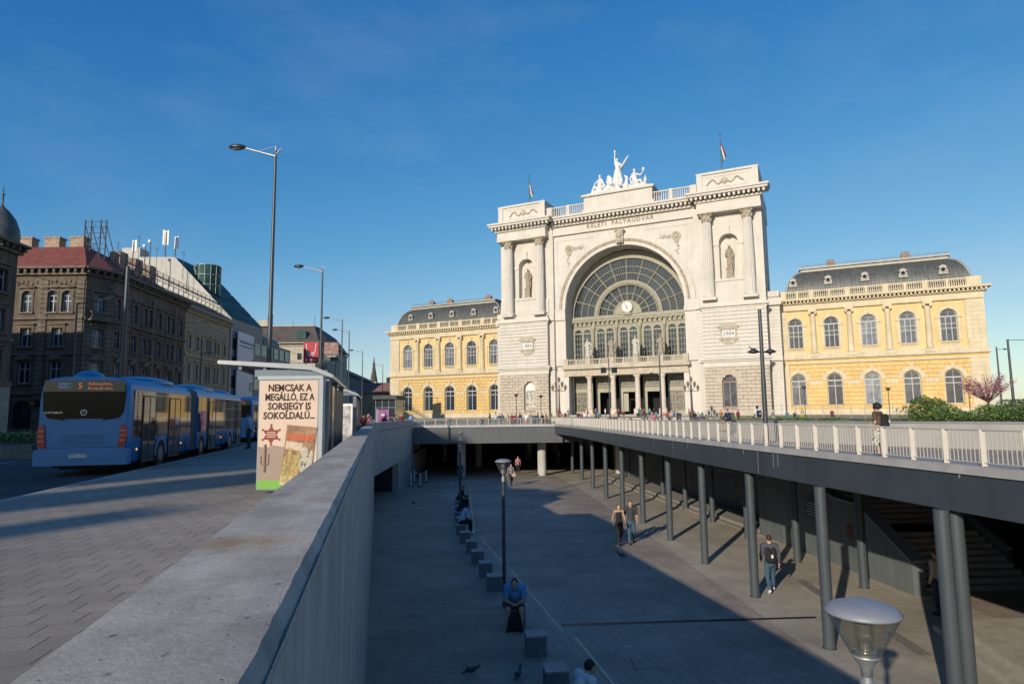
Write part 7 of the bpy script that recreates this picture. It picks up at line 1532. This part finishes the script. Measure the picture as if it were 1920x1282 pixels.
for i,(px,Y,h) in enumerate(((1730,34,1.5),(1755,35,1.35))):
    p=onY(px,770,Y); b=MB()
    for k in range(3):
        b.cur=k; pts=[]
        for _ in range(700): a=rng.uniform(0,2*pi); r=rng.random()**.5*.75; zz=rng.random(); pts.append((p.x+r*math.cos(a)*(1-.4*zz),p.y+r*math.sin(a),.95+zz*h*(1-.3*r)))
        leaves(b,pts,.06,rng)
    t=empty('shrub',(p.x,p.y,.95),0,['taller leafy shrub standing above the left end of the hedge','rounded leafy shrub right of the taller one in the hedge'][i],'shrub'); b.v=[(x-p.x,y-p.y,z-.95) for x,y,z in b.v]; b.build('foliage',LG,t); b=MB()
    for k in range(4): b.tube((0,0,0),(rng.uniform(-.35,.35),rng.uniform(-.3,.3),h*.7),.025,.01,5)
    b.build('stem',mat('brown_bark',(.09,.06,.04),.9,noise=.2,scale=6),t)
# pink blossom tree
p=onY(1856,772,60); t=empty('blossoming_tree',(p.x,60,.5),0,'small pink blossoming tree right of the station','tree'); BARK=mat('brown_bark',()); b=MB(); b.tube((0,0,-.5),(-.05,0,1.9),.12,.09,8); tips=[]
for k in range(26):
    a=k*2.4; e=.35+.5*((k*7)%10)/10; L_=1.9+.9*((k*3)%7)/7; d=Vector((math.cos(a)*math.sin(e*1.3)*1.15,math.sin(a)*math.sin(e*1.3),math.cos(e*1.25))); s=Vector((-.05,0,1.7)); m_=s+d*L_*.5; q=s+d*L_+Vector((0,0,.25)); b.tube(s,m_,.05,.03,5); b.tube(m_,q,.03,.012,5); tips.append((m_,q))
b.build('trunk',BARK,t); b=MB()
pm=[mat('blossom_pink',(.5,.19,.24),.7,noise=.2,scale=3),mat('blossom_pale',(.68,.42,.45),.7,noise=.2,scale=3),mat('bronze_leaf',(.16,.07,.06),.7,noise=.2)]
for k in range(3):
    b.cur=k; pts=[]
    for m_,q in tips:
        for _ in range((70,55,28)[k]):
            f=rng.random(); c=m_+(q-m_)*f*1.05; pts.append(c+Vector((rng.gauss(0,.16),rng.gauss(0,.16),rng.gauss(0,.13))))
    leaves(b,pts,.07,rng)
b.build('crown',pm,t)
# darker shrubs right
for i,(px,Y,r,h) in enumerate(((1905,70,2.2,2.6),(1885,75,1.6,2.0))):
    p=onY(px,772,Y); t=empty('shrub',(p.x,Y,0),0,['dark dense bush at the right edge behind the hedge','smaller dark bush left of the dense one at the right edge'][i],'shrub'); b=MB()
    for k in range(3):
        b.cur=k; pts=[]
        for _ in range(900): a=rng.uniform(0,2*pi); q=rng.random()**.5; zz=rng.random(); pts.append((q*r*math.cos(a)*math.sqrt(1-zz*zz*.8),q*r*math.sin(a),zz*h))
        leaves(b,pts,.12,rng)
    b.build('foliage',LG,t); b=MB(); b.tube((0,0,0),(0,0,h*.6),.08,.04,6); b.build('stem',BARK,t)
# median planter on the left road
t=empty('median_planter',(-21.7,29.2,0),rad(11),'dark stone median planter with a clipped hedge left of the bus','planter')
b=MB(); b.box(-22,0,0,3.2,-.13,.48); b.box(-22.2,.25,-.3,3.5,-.13,.04); b.build('stone_border',mat('dark_planter_stone',(.13,.13,.12),.85,noise=.15,scale=2),t)
b=MB()
for k in range(3):
    b.cur=k; pts=[(rng.uniform(-14,-.1),rng.uniform(.1,3),.45+(.5+.08*math.sin(rng.random()*9))*rng.random()**.5) for _ in range(3500)]; leaves(b,pts,.07,rng)
b.build('hedge_foliage',LG,t)
b=MB(); b.box(-24,-8.5,0,6,gz(100)-.05,gz(100)+.06)
b.v=[(x,y+100,z) for x,y,z in b.v]; b.build('lawn',mat('lawn_green',(.05,.09,.02),.9,noise=.25,scale=3),kind='structure')
t=empty('litter_bin',(6.9,78,gz(78)),0,'blue litter bin by the railing in front of the bench','bin'); b=MB(); b.lathe([(.25,0),(.3,.8),(.32,.85),(.1,.95)],(0,0,0),12); b.build('bin',mat('blue_bin',(.03,.12,.3),.5,noise=0),t)

fe=empty('thin_fence',(0,0,0),0,'thin pale wire fence in front of the right station wing','fence')
for i in range(14):
    p=onY(1440+i*26,770,56); 
    if i: b=MB(); [b.tube((q.x,56,z),(p.x,56,z),.012,.012,4) for z in(1.35,1.75,2.1)]; b.build('rails',GALV,fe)
    b=MB(); b.tube((p.x,56,.3),(p.x,56,2.15),.025,.025,5); b.build('post',GALV,fe); q=p
